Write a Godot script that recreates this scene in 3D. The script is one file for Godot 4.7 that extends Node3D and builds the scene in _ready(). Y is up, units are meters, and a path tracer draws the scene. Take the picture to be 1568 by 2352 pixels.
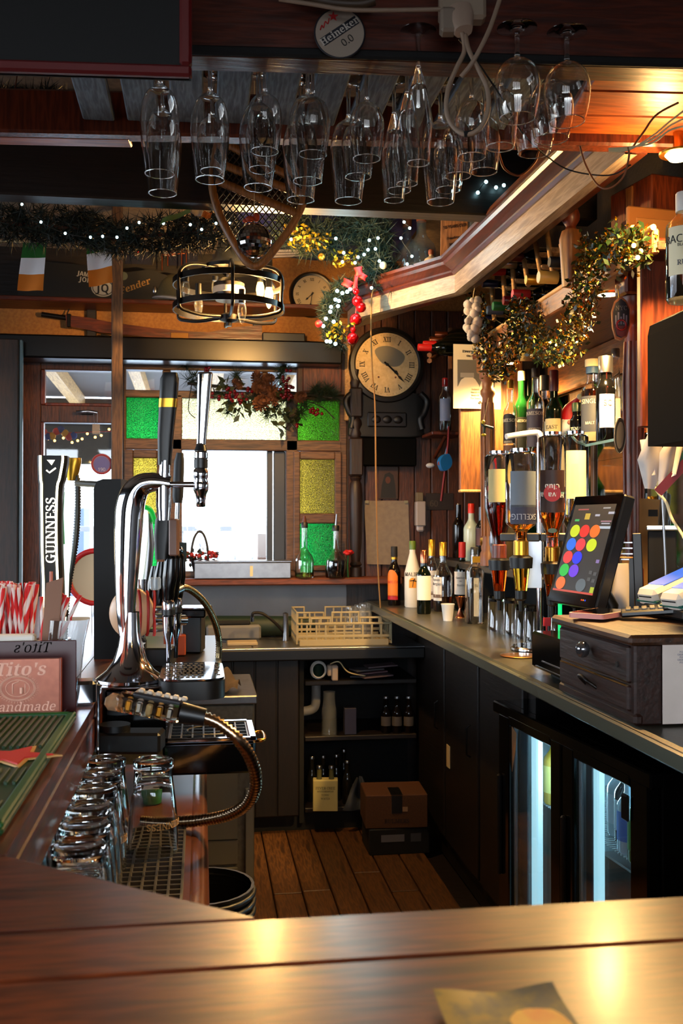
extends Node3D
# A pub bar. Room axes: the right-hand back bar and the left-hand bar run along Z, the window wall along X.
# F, EYE, HZ: the lens in pixels of the 1568 x 2352 photograph, the eye's height and the row of the horizon.
const F := 2300.0
const EYE := 1.42
const HZ := 1200.0
const SN := 0.13865
const CN := 0.99034
const BAR := 1.09      # height of the bar tops
const BACK := 1.03     # height of the back counter
const WALL := -5.0     # the window wall
var used := {}
var mats := {}
var M := {}
var rng := RandomNumberGenerator.new()

class B:
	var v := PackedVector3Array()
	var n := PackedVector3Array()
	var u := PackedVector2Array()
	func tri(a: Vector3, b: Vector3, c: Vector3, na: Vector3, nb: Vector3, nc: Vector3, ua := Vector2.ZERO, ub := Vector2.ZERO, uc := Vector2.ZERO) -> void:
		v.append(a); n.append(na); u.append(ua)
		if (b - a).cross(c - a).dot(na + nb + nc) > 0.0:
			v.append(c); v.append(b); n.append(nc); n.append(nb); u.append(uc); u.append(ub)
		else:
			v.append(b); v.append(c); n.append(nb); n.append(nc); u.append(ub); u.append(uc)
	func quad(a: Vector3, b: Vector3, c: Vector3, d: Vector3, o: Vector3) -> void:
		var m := (c - a).cross(d - b).normalized()
		if m.dot(o) < 0.0: m = -m
		tri(a, b, c, m, m, m, Vector2(0, 0), Vector2(1, 0), Vector2(1, 1))
		tri(a, c, d, m, m, m, Vector2(0, 0), Vector2(1, 1), Vector2(0, 1))
	func box(c: Vector3, s: Vector3, bv := 0.0, t := Transform3D.IDENTITY) -> B:
		var h := s * 0.5
		var k := minf(bv, minf(h.x, minf(h.y, h.z)) * 0.9)
		for i in 3:
			var j := (i + 1) % 3
			var l := (i + 2) % 3
			for si in [-1.0, 1.0]:
				var o := Vector3.ZERO
				o[i] = si
				var q := []
				for w in [[-1, -1], [1, -1], [1, 1], [-1, 1]]:
					var p := Vector3.ZERO
					p[i] = h[i] * si
					p[j] = (h[j] - k) * w[0]
					p[l] = (h[l] - k) * w[1]
					q.append(t * (c + p))
				quad(q[0], q[1], q[2], q[3], t.basis * o)
				if k > 0.0:
					for sj in [-1.0, 1.0]:
						var e := []
						for w in [[0, -1], [0, 1], [1, 1], [1, -1]]:
							var p := Vector3.ZERO
							p[i] = (h[i] - (k if w[0] else 0.0)) * si
							p[j] = (h[j] - (0.0 if w[0] else k)) * sj
							p[l] = (h[l] - k) * w[1]
							e.append(t * (c + p))
						var oo := Vector3.ZERO
						oo[i] = si; oo[j] = sj
						quad(e[0], e[1], e[2], e[3], t.basis * oo)
		if k > 0.0:
			for sx in [-1.0, 1.0]:
				for sy in [-1.0, 1.0]:
					for sz in [-1.0, 1.0]:
						var s3 := Vector3(sx, sy, sz)
						var o3 := (t.basis * s3).normalized()
						tri(t * (c + s3 * (h - Vector3(0, k, k))), t * (c + s3 * (h - Vector3(k, 0, k))), t * (c + s3 * (h - Vector3(k, k, 0))), o3, o3, o3)
		return self
	func lathe(p: Array, seg := 20, t := Transform3D.IDENTITY, sq := 0.0) -> B:
		# p: Vector2(radius, height) from the bottom up the outside, then down the inside
		var nn := []
		for i in p.size() - 1:
			var d: Vector2 = p[i + 1] - p[i]
			nn.append(Vector2(d.y, -d.x).normalized())
		var ring := []
		for k in seg + 1:
			var a := TAU * k / seg
			var f := 1.0
			if sq > 0.0: f = 1.0 / pow(pow(absf(cos(a)), sq) + pow(absf(sin(a)), sq), 1.0 / sq)
			ring.append(Vector3(cos(a) * f, 0, sin(a) * f))
		for i in p.size() - 1:
			var n0: Vector2 = nn[i]
			var n1: Vector2 = nn[i]
			if i > 0 and nn[i - 1].dot(nn[i]) > 0.72: n0 = (nn[i - 1] + nn[i]).normalized()
			if i < nn.size() - 1 and nn[i + 1].dot(nn[i]) > 0.72: n1 = (nn[i + 1] + nn[i]).normalized()
			for k in seg:
				var a0: Vector3 = ring[k]
				var a1: Vector3 = ring[k + 1]
				var m0 := a0.normalized()
				var m1 := a1.normalized()
				if sq > 0.0:
					m0 = Vector3(signf(a0.x) * pow(absf(a0.x), sq - 1), 0, signf(a0.z) * pow(absf(a0.z), sq - 1)).normalized()
					m1 = Vector3(signf(a1.x) * pow(absf(a1.x), sq - 1), 0, signf(a1.z) * pow(absf(a1.z), sq - 1)).normalized()
				var q00: Vector3 = t * (a0 * p[i].x + Vector3(0, p[i].y, 0))
				var q01: Vector3 = t * (a1 * p[i].x + Vector3(0, p[i].y, 0))
				var q10: Vector3 = t * (a0 * p[i + 1].x + Vector3(0, p[i + 1].y, 0))
				var q11: Vector3 = t * (a1 * p[i + 1].x + Vector3(0, p[i + 1].y, 0))
				var b := t.basis
				var N00 := (b * (m0 * n0.x + Vector3(0, n0.y, 0))).normalized()
				var N01 := (b * (m1 * n0.x + Vector3(0, n0.y, 0))).normalized()
				var N10 := (b * (m0 * n1.x + Vector3(0, n1.y, 0))).normalized()
				var N11 := (b * (m1 * n1.x + Vector3(0, n1.y, 0))).normalized()
				var ua := Vector2(float(k) / seg, float(i) / (p.size() - 1))
				var ub := Vector2(float(k + 1) / seg, ua.y)
				var uc := Vector2(ua.x, float(i + 1) / (p.size() - 1))
				var ud := Vector2(ub.x, uc.y)
				if p[i].x > 1e-6: tri(q00, q01, q11, N00, N01, N11, ua, ub, ud)
				if p[i + 1].x > 1e-6: tri(q00, q11, q10, N00, N11, N10, ua, ud, uc)
		return self
	func tube(p: Array, r: Variant, seg := 8, caps := true, flat := 1.0) -> B:
		if p.size() < 2: return self
		var rings := []
		var nrm := []
		var up := Vector3.UP
		for i in p.size():
			var d: Vector3 = (p[mini(i + 1, p.size() - 1)] - p[maxi(i - 1, 0)]).normalized()
			if i == 0:
				if absf(d.dot(up)) > 0.95: up = Vector3.RIGHT
			up = (up - d * up.dot(d)).normalized()
			var sd := d.cross(up)
			var rr: float = r[i] if r is Array else r
			var a := []
			var b := []
			for k in seg + 1:
				var w := TAU * k / seg
				var o := up * cos(w) + sd * sin(w) * flat
				a.append(p[i] + o * rr)
				b.append(o.normalized())
			rings.append(a); nrm.append(b)
		for i in p.size() - 1:
			for k in seg:
				var u0 := Vector2(float(k) / seg, float(i) / (p.size() - 1))
				var u1 := Vector2(float(k + 1) / seg, float(i) / (p.size() - 1))
				var u2 := Vector2(float(k) / seg, float(i + 1) / (p.size() - 1))
				var u3 := Vector2(float(k + 1) / seg, float(i + 1) / (p.size() - 1))
				tri(rings[i][k], rings[i][k + 1], rings[i + 1][k + 1], nrm[i][k], nrm[i][k + 1], nrm[i + 1][k + 1], u0, u1, u3)
				tri(rings[i][k], rings[i + 1][k + 1], rings[i + 1][k], nrm[i][k], nrm[i + 1][k + 1], nrm[i + 1][k], u0, u3, u2)
		if caps:
			for e in [0, p.size() - 1]:
				var d: Vector3 = (p[0] - p[1]).normalized() if e == 0 else (p[e] - p[e - 1]).normalized()
				for k in seg: tri(p[e], rings[e][k], rings[e][k + 1], d, d, d)
		return self
	func ext(poly: Array, depth: float, t := Transform3D.IDENTITY, smooth := false) -> B:
		# a flat outline in x, y given depth along z
		var pk := PackedVector2Array(poly)
		var ix := Geometry2D.triangulate_polygon(pk)
		var lo := pk[0]
		var hi := pk[0]
		var area := 0.0
		for i in pk.size():
			lo = lo.min(pk[i]); hi = hi.max(pk[i])
			area += pk[i].cross(pk[(i + 1) % pk.size()])
		var sz := hi - lo
		for z in [0.0, depth]:
			var o := t.basis * Vector3(0, 0, (1.0 if z == maxf(0.0, depth) else -1.0))
			for i in range(0, ix.size(), 3):
				var q := []
				for k in 3:
					q.append([t * Vector3(pk[ix[i + k]].x, pk[ix[i + k]].y, z), Vector2((pk[ix[i + k]].x - lo.x) / sz.x, 1.0 - (pk[ix[i + k]].y - lo.y) / sz.y)])
				tri(q[0][0], q[1][0], q[2][0], o, o, o, q[0][1], q[1][1], q[2][1])
		var m := pk.size()
		var sg := 1.0 if area > 0.0 else -1.0
		for i in m:
			var a := pk[i]
			var b := pk[(i + 1) % m]
			var e := (b - a).normalized()
			var o2 := Vector2(e.y, -e.x) * sg
			var oa := o2
			var ob := o2
			if smooth:
				var e0 := (a - pk[(i + m - 1) % m]).normalized()
				var e2 := (pk[(i + 2) % m] - b).normalized()
				if e0.dot(e) > 0.6: oa = (o2 + Vector2(e0.y, -e0.x) * sg).normalized()
				if e2.dot(e) > 0.6: ob = (o2 + Vector2(e2.y, -e2.x) * sg).normalized()
			var na := t.basis * Vector3(oa.x, oa.y, 0)
			var nb := t.basis * Vector3(ob.x, ob.y, 0)
			var a0 := t * Vector3(a.x, a.y, 0)
			var a1 := t * Vector3(a.x, a.y, depth)
			var b0 := t * Vector3(b.x, b.y, 0)
			var b1 := t * Vector3(b.x, b.y, depth)
			tri(a0, b0, b1, na, nb, nb); tri(a0, b1, a1, na, nb, na)
		return self
	func sph(c: Vector3, r: Vector3, seg := 12, rows := 8, t := Transform3D.IDENTITY) -> B:
		for i in rows:
			var p0 := PI * i / rows
			var p1 := PI * (i + 1) / rows
			for k in seg:
				var q := []
				for w in [[p0, k], [p0, k + 1], [p1, k + 1], [p1, k]]:
					var a: float = TAU * w[1] / seg
					q.append(Vector3(sin(w[0]) * cos(a), cos(w[0]), sin(w[0]) * sin(a)))
				var e := []
				var m := []
				for x in q:
					e.append(t * (c + x * r)); m.append((t.basis * (x / r)).normalized())
				if i > 0: tri(e[0], e[1], e[2], m[0], m[1], m[2])
				if i < rows - 1: tri(e[0], e[2], e[3], m[0], m[2], m[3])
		return self
	func cyl(c: Vector3, r: float, h: float, seg := 16, t := Transform3D.IDENTITY, bv := 0.0) -> B:
		# upright, c at the middle of its base
		var T := t * Transform3D(Basis.IDENTITY, c)
		if bv > 0.0: return lathe([Vector2(0, 0), Vector2(r - bv, 0), Vector2(r, bv), Vector2(r, h - bv), Vector2(r - bv, h), Vector2(0, h)], seg, T)
		return lathe([Vector2(0, 0), Vector2(r, 0), Vector2(r, h), Vector2(0, h)], seg, T)
	func sheet(f: Callable, nx: int, ny: int) -> B:
		# a bent sheet: f(s, t) -> Vector3 for s, t in 0..1
		var g := []
		for j in ny + 1:
			for i in nx + 1: g.append(f.call(float(i) / nx, float(j) / ny))
		var w := nx + 1
		for j in ny:
			for i in nx:
				var ids := [j * w + i, j * w + i + 1, (j + 1) * w + i + 1, (j + 1) * w + i]
				var m := []
				for id in ids:
					@warning_ignore("integer_division")
					var y: int = id / w
					var x: int = id % w
					m.append(((g[y * w + mini(x + 1, nx)] - g[y * w + maxi(x - 1, 0)]).cross(g[mini(y + 1, ny) * w + x] - g[maxi(y - 1, 0) * w + x])).normalized())
				var q := []
				for id in ids: q.append(Vector2(float(id % w) / nx, 1.0 - float(id / w) / ny))
				tri(g[ids[0]], g[ids[1]], g[ids[2]], m[0], m[1], m[2], q[0], q[1], q[2])
				tri(g[ids[0]], g[ids[2]], g[ids[3]], m[0], m[2], m[3], q[0], q[2], q[3])
		return self
	func mesh() -> ArrayMesh:
		var a := []
		a.resize(Mesh.ARRAY_MAX)
		a[Mesh.ARRAY_VERTEX] = v; a[Mesh.ARRAY_NORMAL] = n; a[Mesh.ARRAY_TEX_UV] = u
		var m := ArrayMesh.new()
		m.add_surface_from_arrays(Mesh.PRIMITIVE_TRIANGLES, a)
		return m

# ---- short spellings
const ID := Transform3D.IDENTITY
static func V(x: float, y: float, z: float) -> Vector3: return Vector3(x, y, z)
static func P(x: float, y: float) -> Vector2: return Vector2(x, y)
static func C(r: float, g: float, b: float) -> Color: return Color(r, g, b)

# ---- where a ray of the lens meets a plane of the room
func ray(px: float, py: float) -> Vector3:
	var cx := (px - 784.0) / F
	return Vector3(cx * CN + SN, (HZ - py) / F, cx * SN - CN)
func W(px: float, py: float, d: float) -> Vector3: return Vector3(0, EYE, 0) + ray(px, py) * d
func WX(px: float, py: float, x: float) -> Vector3:
	var r := ray(px, py)
	return Vector3(0, EYE, 0) + r * (x / r.x)
func WY(px: float, py: float, y: float) -> Vector3:
	var r := ray(px, py)
	return Vector3(0, EYE, 0) + r * ((y - EYE) / r.y)
func WZ(px: float, py: float, z: float) -> Vector3:
	var r := ray(px, py)
	return Vector3(0, EYE, 0) + r * (z / r.z)
func T3(p: Vector3, yaw := 0.0, pitch := 0.0, roll := 0.0) -> Transform3D:
	return Transform3D(Basis.from_euler(Vector3(deg_to_rad(pitch), deg_to_rad(yaw), deg_to_rad(roll))), p)
func vy(y: float) -> Vector3: return Vector3(0, y, 0)
func smooth(p: Array, k := 6) -> Array:
	var o := []
	for i in p.size() - 1:
		var a: Vector3 = p[maxi(i - 1, 0)]
		var b: Vector3 = p[i]
		var c: Vector3 = p[i + 1]
		var d: Vector3 = p[mini(i + 2, p.size() - 1)]
		for s in k: o.append(b.cubic_interpolate(c, a, d, float(s) / k))
	o.append(p[-1])
	return o
func round_rect(w: float, h: float, r: float, k := 4) -> Array:
	var o := []
	for c in [[1, 1, 0], [-1, 1, 1], [-1, -1, 2], [1, -1, 3]]:
		for i in k + 1:
			var a: float = PI / 2 * (c[2] + float(i) / k)
			o.append(Vector2(c[0] * (w / 2 - r) + cos(a) * r, c[1] * (h / 2 - r) + sin(a) * r))
	return o
func disc(r: float, k := 24, ry := 0.0) -> Array:
	var o := []
	for i in k: o.append(Vector2(cos(TAU * i / k) * r, sin(TAU * i / k) * (ry if ry > 0.0 else r)))
	return o

# ---- things, parts, the setting
func numbered(called: String) -> String:
	var k: int = used.get(called, 0)
	used[called] = k + 1
	return called if k == 0 else "%s_%03d" % [called, k]
func tag(o: Node, label: String, category: String, group := "") -> void:
	o.set_meta("label", label)
	o.set_meta("category", category)
	if group: o.set_meta("group", group)
func thing(called: String, label: String, category: String, at := Vector3.ZERO, yaw := 0.0, group := "") -> Node3D:
	var o := Node3D.new()
	o.name = numbered(called)
	add_child(o, true)
	o.position = at
	o.rotation.y = deg_to_rad(yaw)
	tag(o, label, category, group)
	return o
func part(t: Node, called: String, b: Variant, m: Material, kind := "") -> MeshInstance3D:
	var o := MeshInstance3D.new()
	o.name = called
	o.mesh = b.mesh() if b is B else b
	o.material_override = m
	t.add_child(o, true)
	if kind: o.set_meta("kind", kind)
	return o
func single(called: String, label: String, category: String, b: Variant, m: Material, at := Vector3.ZERO, yaw := 0.0, group := "") -> MeshInstance3D:
	var o := MeshInstance3D.new()
	o.name = numbered(called)
	o.mesh = b.mesh() if b is B else b
	o.material_override = m
	add_child(o, true)
	o.position = at
	o.rotation.y = deg_to_rad(yaw)
	tag(o, label, category, group)
	return o
func struct(called: String, b: B, m: Material, at := Vector3.ZERO) -> MeshInstance3D:
	var o := MeshInstance3D.new()
	o.name = called
	o.mesh = b.mesh()
	o.material_override = m
	o.position = at
	add_child(o, true)
	o.set_meta("kind", "structure")
	return o
func dup(t: Node3D, at: Vector3, yaw: float, label: String) -> Node3D:
	var r: Node3D = t.duplicate()
	r.name = numbered(String(t.name).rstrip("0123456789").trim_suffix("_"))
	add_child(r, true)
	r.position = at
	r.rotation.y = deg_to_rad(yaw)
	r.set_meta("label", label)
	return r
func omni(at: Vector3, col: Color, e: float, size := 0.03) -> void:
	var l := OmniLight3D.new()
	l.name = "lamp_light"
	l.position = at
	l.light_color = col
	l.light_energy = e
	l.light_size = size
	l.omni_range = 14.0
	l.omni_attenuation = 2.0
	l.shadow_enabled = true
	add_child(l, true)
func spot(at: Vector3, to: Vector3, col: Color, e: float, ang := 55.0, size := 0.03) -> void:
	var l := SpotLight3D.new()
	l.name = "spot_light"
	l.light_color = col
	l.light_energy = e
	l.light_size = size
	l.spot_range = 14.0
	l.spot_attenuation = 2.0
	l.spot_angle = ang
	l.spot_angle_attenuation = 0.8
	l.shadow_enabled = true
	add_child(l, true)
	l.look_at_from_position(at, to, Vector3.FORWARD if absf((to - at).normalized().y) > 0.9 else Vector3.UP)
func area(at: Vector3, to: Vector3, col: Color, e: float, size: Vector2) -> void:
	var l := AreaLight3D.new()
	l.name = "panel_light"
	l.light_color = col
	l.light_energy = e
	l.area_size = size
	l.area_range = 12.0
	l.area_attenuation = 2.0
	l.shadow_enabled = true
	add_child(l, true)
	l.look_at_from_position(at, to, Vector3.FORWARD if absf((to - at).normalized().y) > 0.9 else Vector3.UP)

# ---- materials
func mat(c: Color, rough := 0.5, metal := 0.0, spec := 0.5) -> StandardMaterial3D:
	var key := [c, rough, metal, spec]
	if mats.has(key): return mats[key]
	var m := StandardMaterial3D.new()
	m.albedo_color = c
	m.roughness = rough
	m.metallic = metal
	m.metallic_specular = spec
	mats[key] = m
	return m
func glow(c: Color, e: float, base := Color.BLACK) -> StandardMaterial3D:
	var key := ["glow", c, e, base]
	if mats.has(key): return mats[key]
	var m := StandardMaterial3D.new()
	m.albedo_color = base
	m.roughness = 0.4
	m.emission_enabled = true
	m.emission = c
	m.emission_energy_multiplier = e
	mats[key] = m
	return m
func pane(c: Color, a: float, rough := 0.02) -> StandardMaterial3D:
	var key := ["pane", c, a, rough]
	if mats.has(key): return mats[key]
	var m := StandardMaterial3D.new()
	m.albedo_color = Color(c.r, c.g, c.b, a)
	m.transparency = BaseMaterial3D.TRANSPARENCY_ALPHA
	m.roughness = rough
	mats[key] = m
	return m
func liquid(c: Color, rough := 0.0, scale := 0.033) -> StandardMaterial3D:
	var key := ["liquid", c, rough, scale]
	if mats.has(key): return mats[key]
	var m := StandardMaterial3D.new()
	m.albedo_color = Color(c.r, c.g, c.b, 0.0)
	m.refraction_enabled = true
	m.refraction_scale = scale
	m.roughness = rough
	mats[key] = m
	return m
func noise_tex(freq: float, stops: Array, sd := 1, oct := 4, size := 512) -> NoiseTexture2D:
	var key := ["tex", freq, stops, sd, oct]
	if mats.has(key): return mats[key]
	var f := FastNoiseLite.new()
	f.noise_type = FastNoiseLite.TYPE_SIMPLEX_SMOOTH
	f.frequency = freq
	f.fractal_octaves = oct
	f.seed = sd
	var t := NoiseTexture2D.new()
	t.width = size
	t.height = size
	t.seamless = true
	t.noise = f
	var g := Gradient.new()
	g.offsets = PackedFloat32Array(range(stops.size()).map(func(i): return 0.15 + 0.7 * i / (stops.size() - 1)))
	g.colors = PackedColorArray(stops)
	t.color_ramp = g
	mats[key] = t
	return t
# wood whose grain runs along axis 0, 1 or 2
func wood(dark: Color, light: Color, axis := 0, rough := 0.45, fine := 1.0, coat := 0.0, bump := 0.04) -> StandardMaterial3D:
	var key := ["wood", dark, light, axis, rough, fine, coat, bump]
	if mats.has(key): return mats[key]
	var m := StandardMaterial3D.new()
	m.albedo_texture = noise_tex(0.012, [dark, dark.lerp(light, 0.45), light, dark.lerp(light, 0.3), light], 3, 5)
	m.uv1_triplanar = true
	var s := Vector3(5, 5, 5) * fine
	s[axis] = 0.55 * fine
	m.uv1_scale = s
	m.roughness = rough
	m.heightmap_enabled = true
	m.heightmap_texture = noise_tex(0.02, [Color.BLACK, Color.WHITE], 9, 4)
	m.heightmap_scale = bump
	if coat > 0.0:
		m.clearcoat_enabled = true
		m.clearcoat = coat
		m.clearcoat_roughness = 0.16
	mats[key] = m
	return m
func rough_mat(a: Color, b: Color, freq: float, scale: float, rough := 0.8, metal := 0.0, bump := 0.0) -> StandardMaterial3D:
	var key := ["rough", a, b, freq, scale, rough, metal, bump]
	if mats.has(key): return mats[key]
	var m := StandardMaterial3D.new()
	m.albedo_texture = noise_tex(freq, [a, a.lerp(b, 0.5), b], 5, 4)
	m.uv1_triplanar = true
	m.uv1_scale = Vector3.ONE * scale
	m.roughness = rough
	m.metallic = metal
	if bump > 0.0:
		m.heightmap_enabled = true
		m.heightmap_texture = noise_tex(freq * 2, [Color.BLACK, Color.WHITE], 11, 4)
		m.heightmap_scale = bump
	mats[key] = m
	return m
# lettering: a TextMesh as an array mesh, flat in x, y or bent round an upright cylinder of the given radius
func letters(s: String, h: float, depth := 0.0008, radius := 0.0, serif := false, weight := 400, wide := 1.0, italic := false) -> ArrayMesh:
	var f := SystemFont.new()
	f.font_names = PackedStringArray(["Droid Serif" if serif else "Droid Sans"])
	f.font_weight = weight
	var t := TextMesh.new()
	t.font = f
	t.font_size = 48
	t.pixel_size = h / 34.0
	t.depth = depth
	t.curve_step = 2.0
	t.text = s
	var a := t.get_mesh_arrays()
	var v: PackedVector3Array = a[Mesh.ARRAY_VERTEX]
	var n: PackedVector3Array = a[Mesh.ARRAY_NORMAL]
	for i in v.size():
		var p := v[i]
		p.x *= wide
		if italic: p.x += p.y * 0.22
		if radius > 0.0:
			var w := p.x / radius
			var q := n[i]
			p = Vector3(sin(w) * (radius + p.z), p.y, cos(w) * (radius + p.z))
			n[i] = Vector3(q.x * cos(w) + q.z * sin(w), q.y, -q.x * sin(w) + q.z * cos(w))
		v[i] = p
	a[Mesh.ARRAY_VERTEX] = v
	a[Mesh.ARRAY_NORMAL] = n
	var b := []
	b.resize(Mesh.ARRAY_MAX)
	b[Mesh.ARRAY_VERTEX] = v
	b[Mesh.ARRAY_NORMAL] = n
	b[Mesh.ARRAY_INDEX] = a[Mesh.ARRAY_INDEX]
	var m := ArrayMesh.new()
	m.add_surface_from_arrays(Mesh.PRIMITIVE_TRIANGLES, b)
	return m
func write(t: Node, s: String, h: float, m: Material, x: Transform3D, radius := 0.0, serif := false, weight := 400, wide := 1.0, italic := false, depth := 0.0008) -> MeshInstance3D:
	var o := part(t, "lettering", letters(s, h, depth, radius, serif, weight, wide, italic), m)
	o.transform = x
	return o

func _ready() -> void:
	rng.seed = 7
	view()
	materials()
	room()
	canopies()
	bars()
	back_bar()
	taps()
	left_bar_things()
	under_bar_things()
	window_things()
	sink_things()
	counter_bottles()
	shelf_bottles()
	till_things()
	fridge_things()
	rack_glasses()
	ceiling_things()
	garlands()
	wall_things()
	outdoors()

func view() -> void:
	var cam := Camera3D.new()
	cam.name = "camera"
	var at := CameraAttributesPhysical.new()
	at.frustum_focal_length = 17.5 / tan(deg_to_rad(27.08))
	at.frustum_focus_distance = 2.7
	at.frustum_near = 0.05
	at.frustum_far = 200.0
	at.exposure_aperture = 9.0
	cam.attributes = at
	cam.fov = 54.16
	cam.near = 0.05
	add_child(cam)
	cam.position = Vector3(0, EYE, 0)
	cam.rotation = Vector3(atan(24.0 / F), -asin(SN), 0)
	cam.current = true
	var e := Environment.new()
	e.background_mode = Environment.BG_SKY
	var sm := ProceduralSkyMaterial.new()
	sm.sky_top_color = Color(0.80, 0.90, 1.0)
	sm.sky_horizon_color = Color(0.93, 0.97, 1.0)
	sm.ground_bottom_color = Color(0.45, 0.46, 0.48)
	sm.ground_horizon_color = Color(0.85, 0.88, 0.9)
	sm.sky_energy_multiplier = 1.0
	var sky := Sky.new()
	sky.sky_material = sm
	e.sky = sky
	e.background_energy_multiplier = 13.0
	e.tonemap_mode = Environment.TONE_MAPPER_LINEAR
	e.tonemap_exposure = 1.0
	e.sdfgi_enabled = true
	e.ssao_enabled = true
	e.ssil_enabled = true
	var we := WorldEnvironment.new()
	we.name = "world_environment"
	we.environment = e
	add_child(we)

func materials() -> void:
	M.bar = wood(C(0.20, 0.085, 0.04), C(0.42, 0.20, 0.085), 0, 0.32, 1.1, 0.15, 0.008)
	M.barz = wood(C(0.17, 0.075, 0.04), C(0.36, 0.17, 0.085), 2, 0.32, 1.1, 0.15, 0.008)
	M.dark = wood(C(0.045, 0.028, 0.02), C(0.10, 0.06, 0.042), 0, 0.5)
	M.darkz = wood(C(0.045, 0.028, 0.02), C(0.10, 0.06, 0.042), 2, 0.5)
	M.darky = wood(C(0.06, 0.033, 0.022), C(0.16, 0.085, 0.055), 1, 0.5)
	M.red = wood(C(0.20, 0.07, 0.035), C(0.36, 0.14, 0.065), 0, 0.42)
	M.redz = wood(C(0.16, 0.06, 0.03), C(0.32, 0.13, 0.065), 2, 0.35)
	M.redy = wood(C(0.22, 0.08, 0.035), C(0.44, 0.19, 0.09), 1, 0.38)
	M.panel = wood(C(0.17, 0.085, 0.05), C(0.33, 0.175, 0.10), 1, 0.45, 1.5)
	M.oak = wood(C(0.30, 0.17, 0.075), C(0.50, 0.31, 0.15), 1, 0.45)
	M.oakz = wood(C(0.32, 0.18, 0.08), C(0.55, 0.34, 0.17), 2, 0.45)
	M.oakx = wood(C(0.22, 0.14, 0.085), C(0.40, 0.27, 0.16), 0, 0.5)
	M.pine = wood(C(0.46, 0.19, 0.05), C(0.66, 0.33, 0.11), 0, 0.42, 0.9)
	M.pale = wood(C(0.62, 0.46, 0.27), C(0.80, 0.63, 0.40), 2, 0.55)
	M.slat = wood(C(0.20, 0.23, 0.26), C(0.38, 0.42, 0.46), 2, 0.7, 1.4)
	M.board = wood(C(0.19, 0.11, 0.05), C(0.39, 0.25, 0.12), 2, 0.48, 1.1)
	M.old = wood(C(0.26, 0.12, 0.06), C(0.42, 0.20, 0.10), 0, 0.5, 1.2)
	M.plaster = rough_mat(C(0.52, 0.34, 0.16), C(0.60, 0.41, 0.20), 0.03, 3.0, 0.85, 0.0, 0.12)
	M.ceil = rough_mat(C(0.42, 0.36, 0.30), C(0.50, 0.43, 0.36), 0.03, 2.0, 0.9)
	M.splash = rough_mat(C(0.43, 0.43, 0.44), C(0.46, 0.46, 0.47), 0.01, 1.0, 0.5)
	M.grim = wood(C(0.035, 0.022, 0.016), C(0.085, 0.05, 0.035), 1, 0.55)
	M.black = mat(C(0.03, 0.03, 0.033), 0.4)
	M.matt = mat(C(0.025, 0.025, 0.028), 0.8)
	M.gloss = mat(C(0.02, 0.02, 0.022), 0.12)
	M.chrome = mat(C(0.86, 0.86, 0.88), 0.08, 1.0)
	M.steel = mat(C(0.62, 0.62, 0.63), 0.28, 1.0)
	M.brush = rough_mat(C(0.55, 0.55, 0.56), C(0.60, 0.60, 0.61), 0.02, 2.0, 0.32, 0.9)
	M.iron = mat(C(0.10, 0.085, 0.08), 0.4, 0.6)
	M.brass = mat(C(0.78, 0.56, 0.22), 0.25, 1.0)
	M.gold = mat(C(0.80, 0.60, 0.20), 0.3, 0.9)
	M.copper = mat(C(0.80, 0.47, 0.33), 0.22, 1.0)
	M.glass = pane(C(0.92, 0.96, 0.98), 0.03)
	M.clear = pane(C(0.85, 0.90, 0.90), 0.07)
	M.window = pane(C(0.8, 0.9, 0.92), 0.02)
	M.stem = liquid(C(0.985, 0.985, 0.98), 0.0, 0.068)
	M.white = mat(C(0.86, 0.85, 0.82), 0.6)
	M.paper = rough_mat(C(0.76, 0.72, 0.69), C(0.79, 0.75, 0.72), 0.01, 2.0, 0.9)
	M.cream = mat(C(0.83, 0.76, 0.58), 0.6)
	M.ink = mat(C(0.04, 0.04, 0.05), 0.7)
	M.redp = mat(C(0.68, 0.06, 0.06), 0.5)
	M.green = mat(C(0.05, 0.33, 0.12), 0.5)

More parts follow.
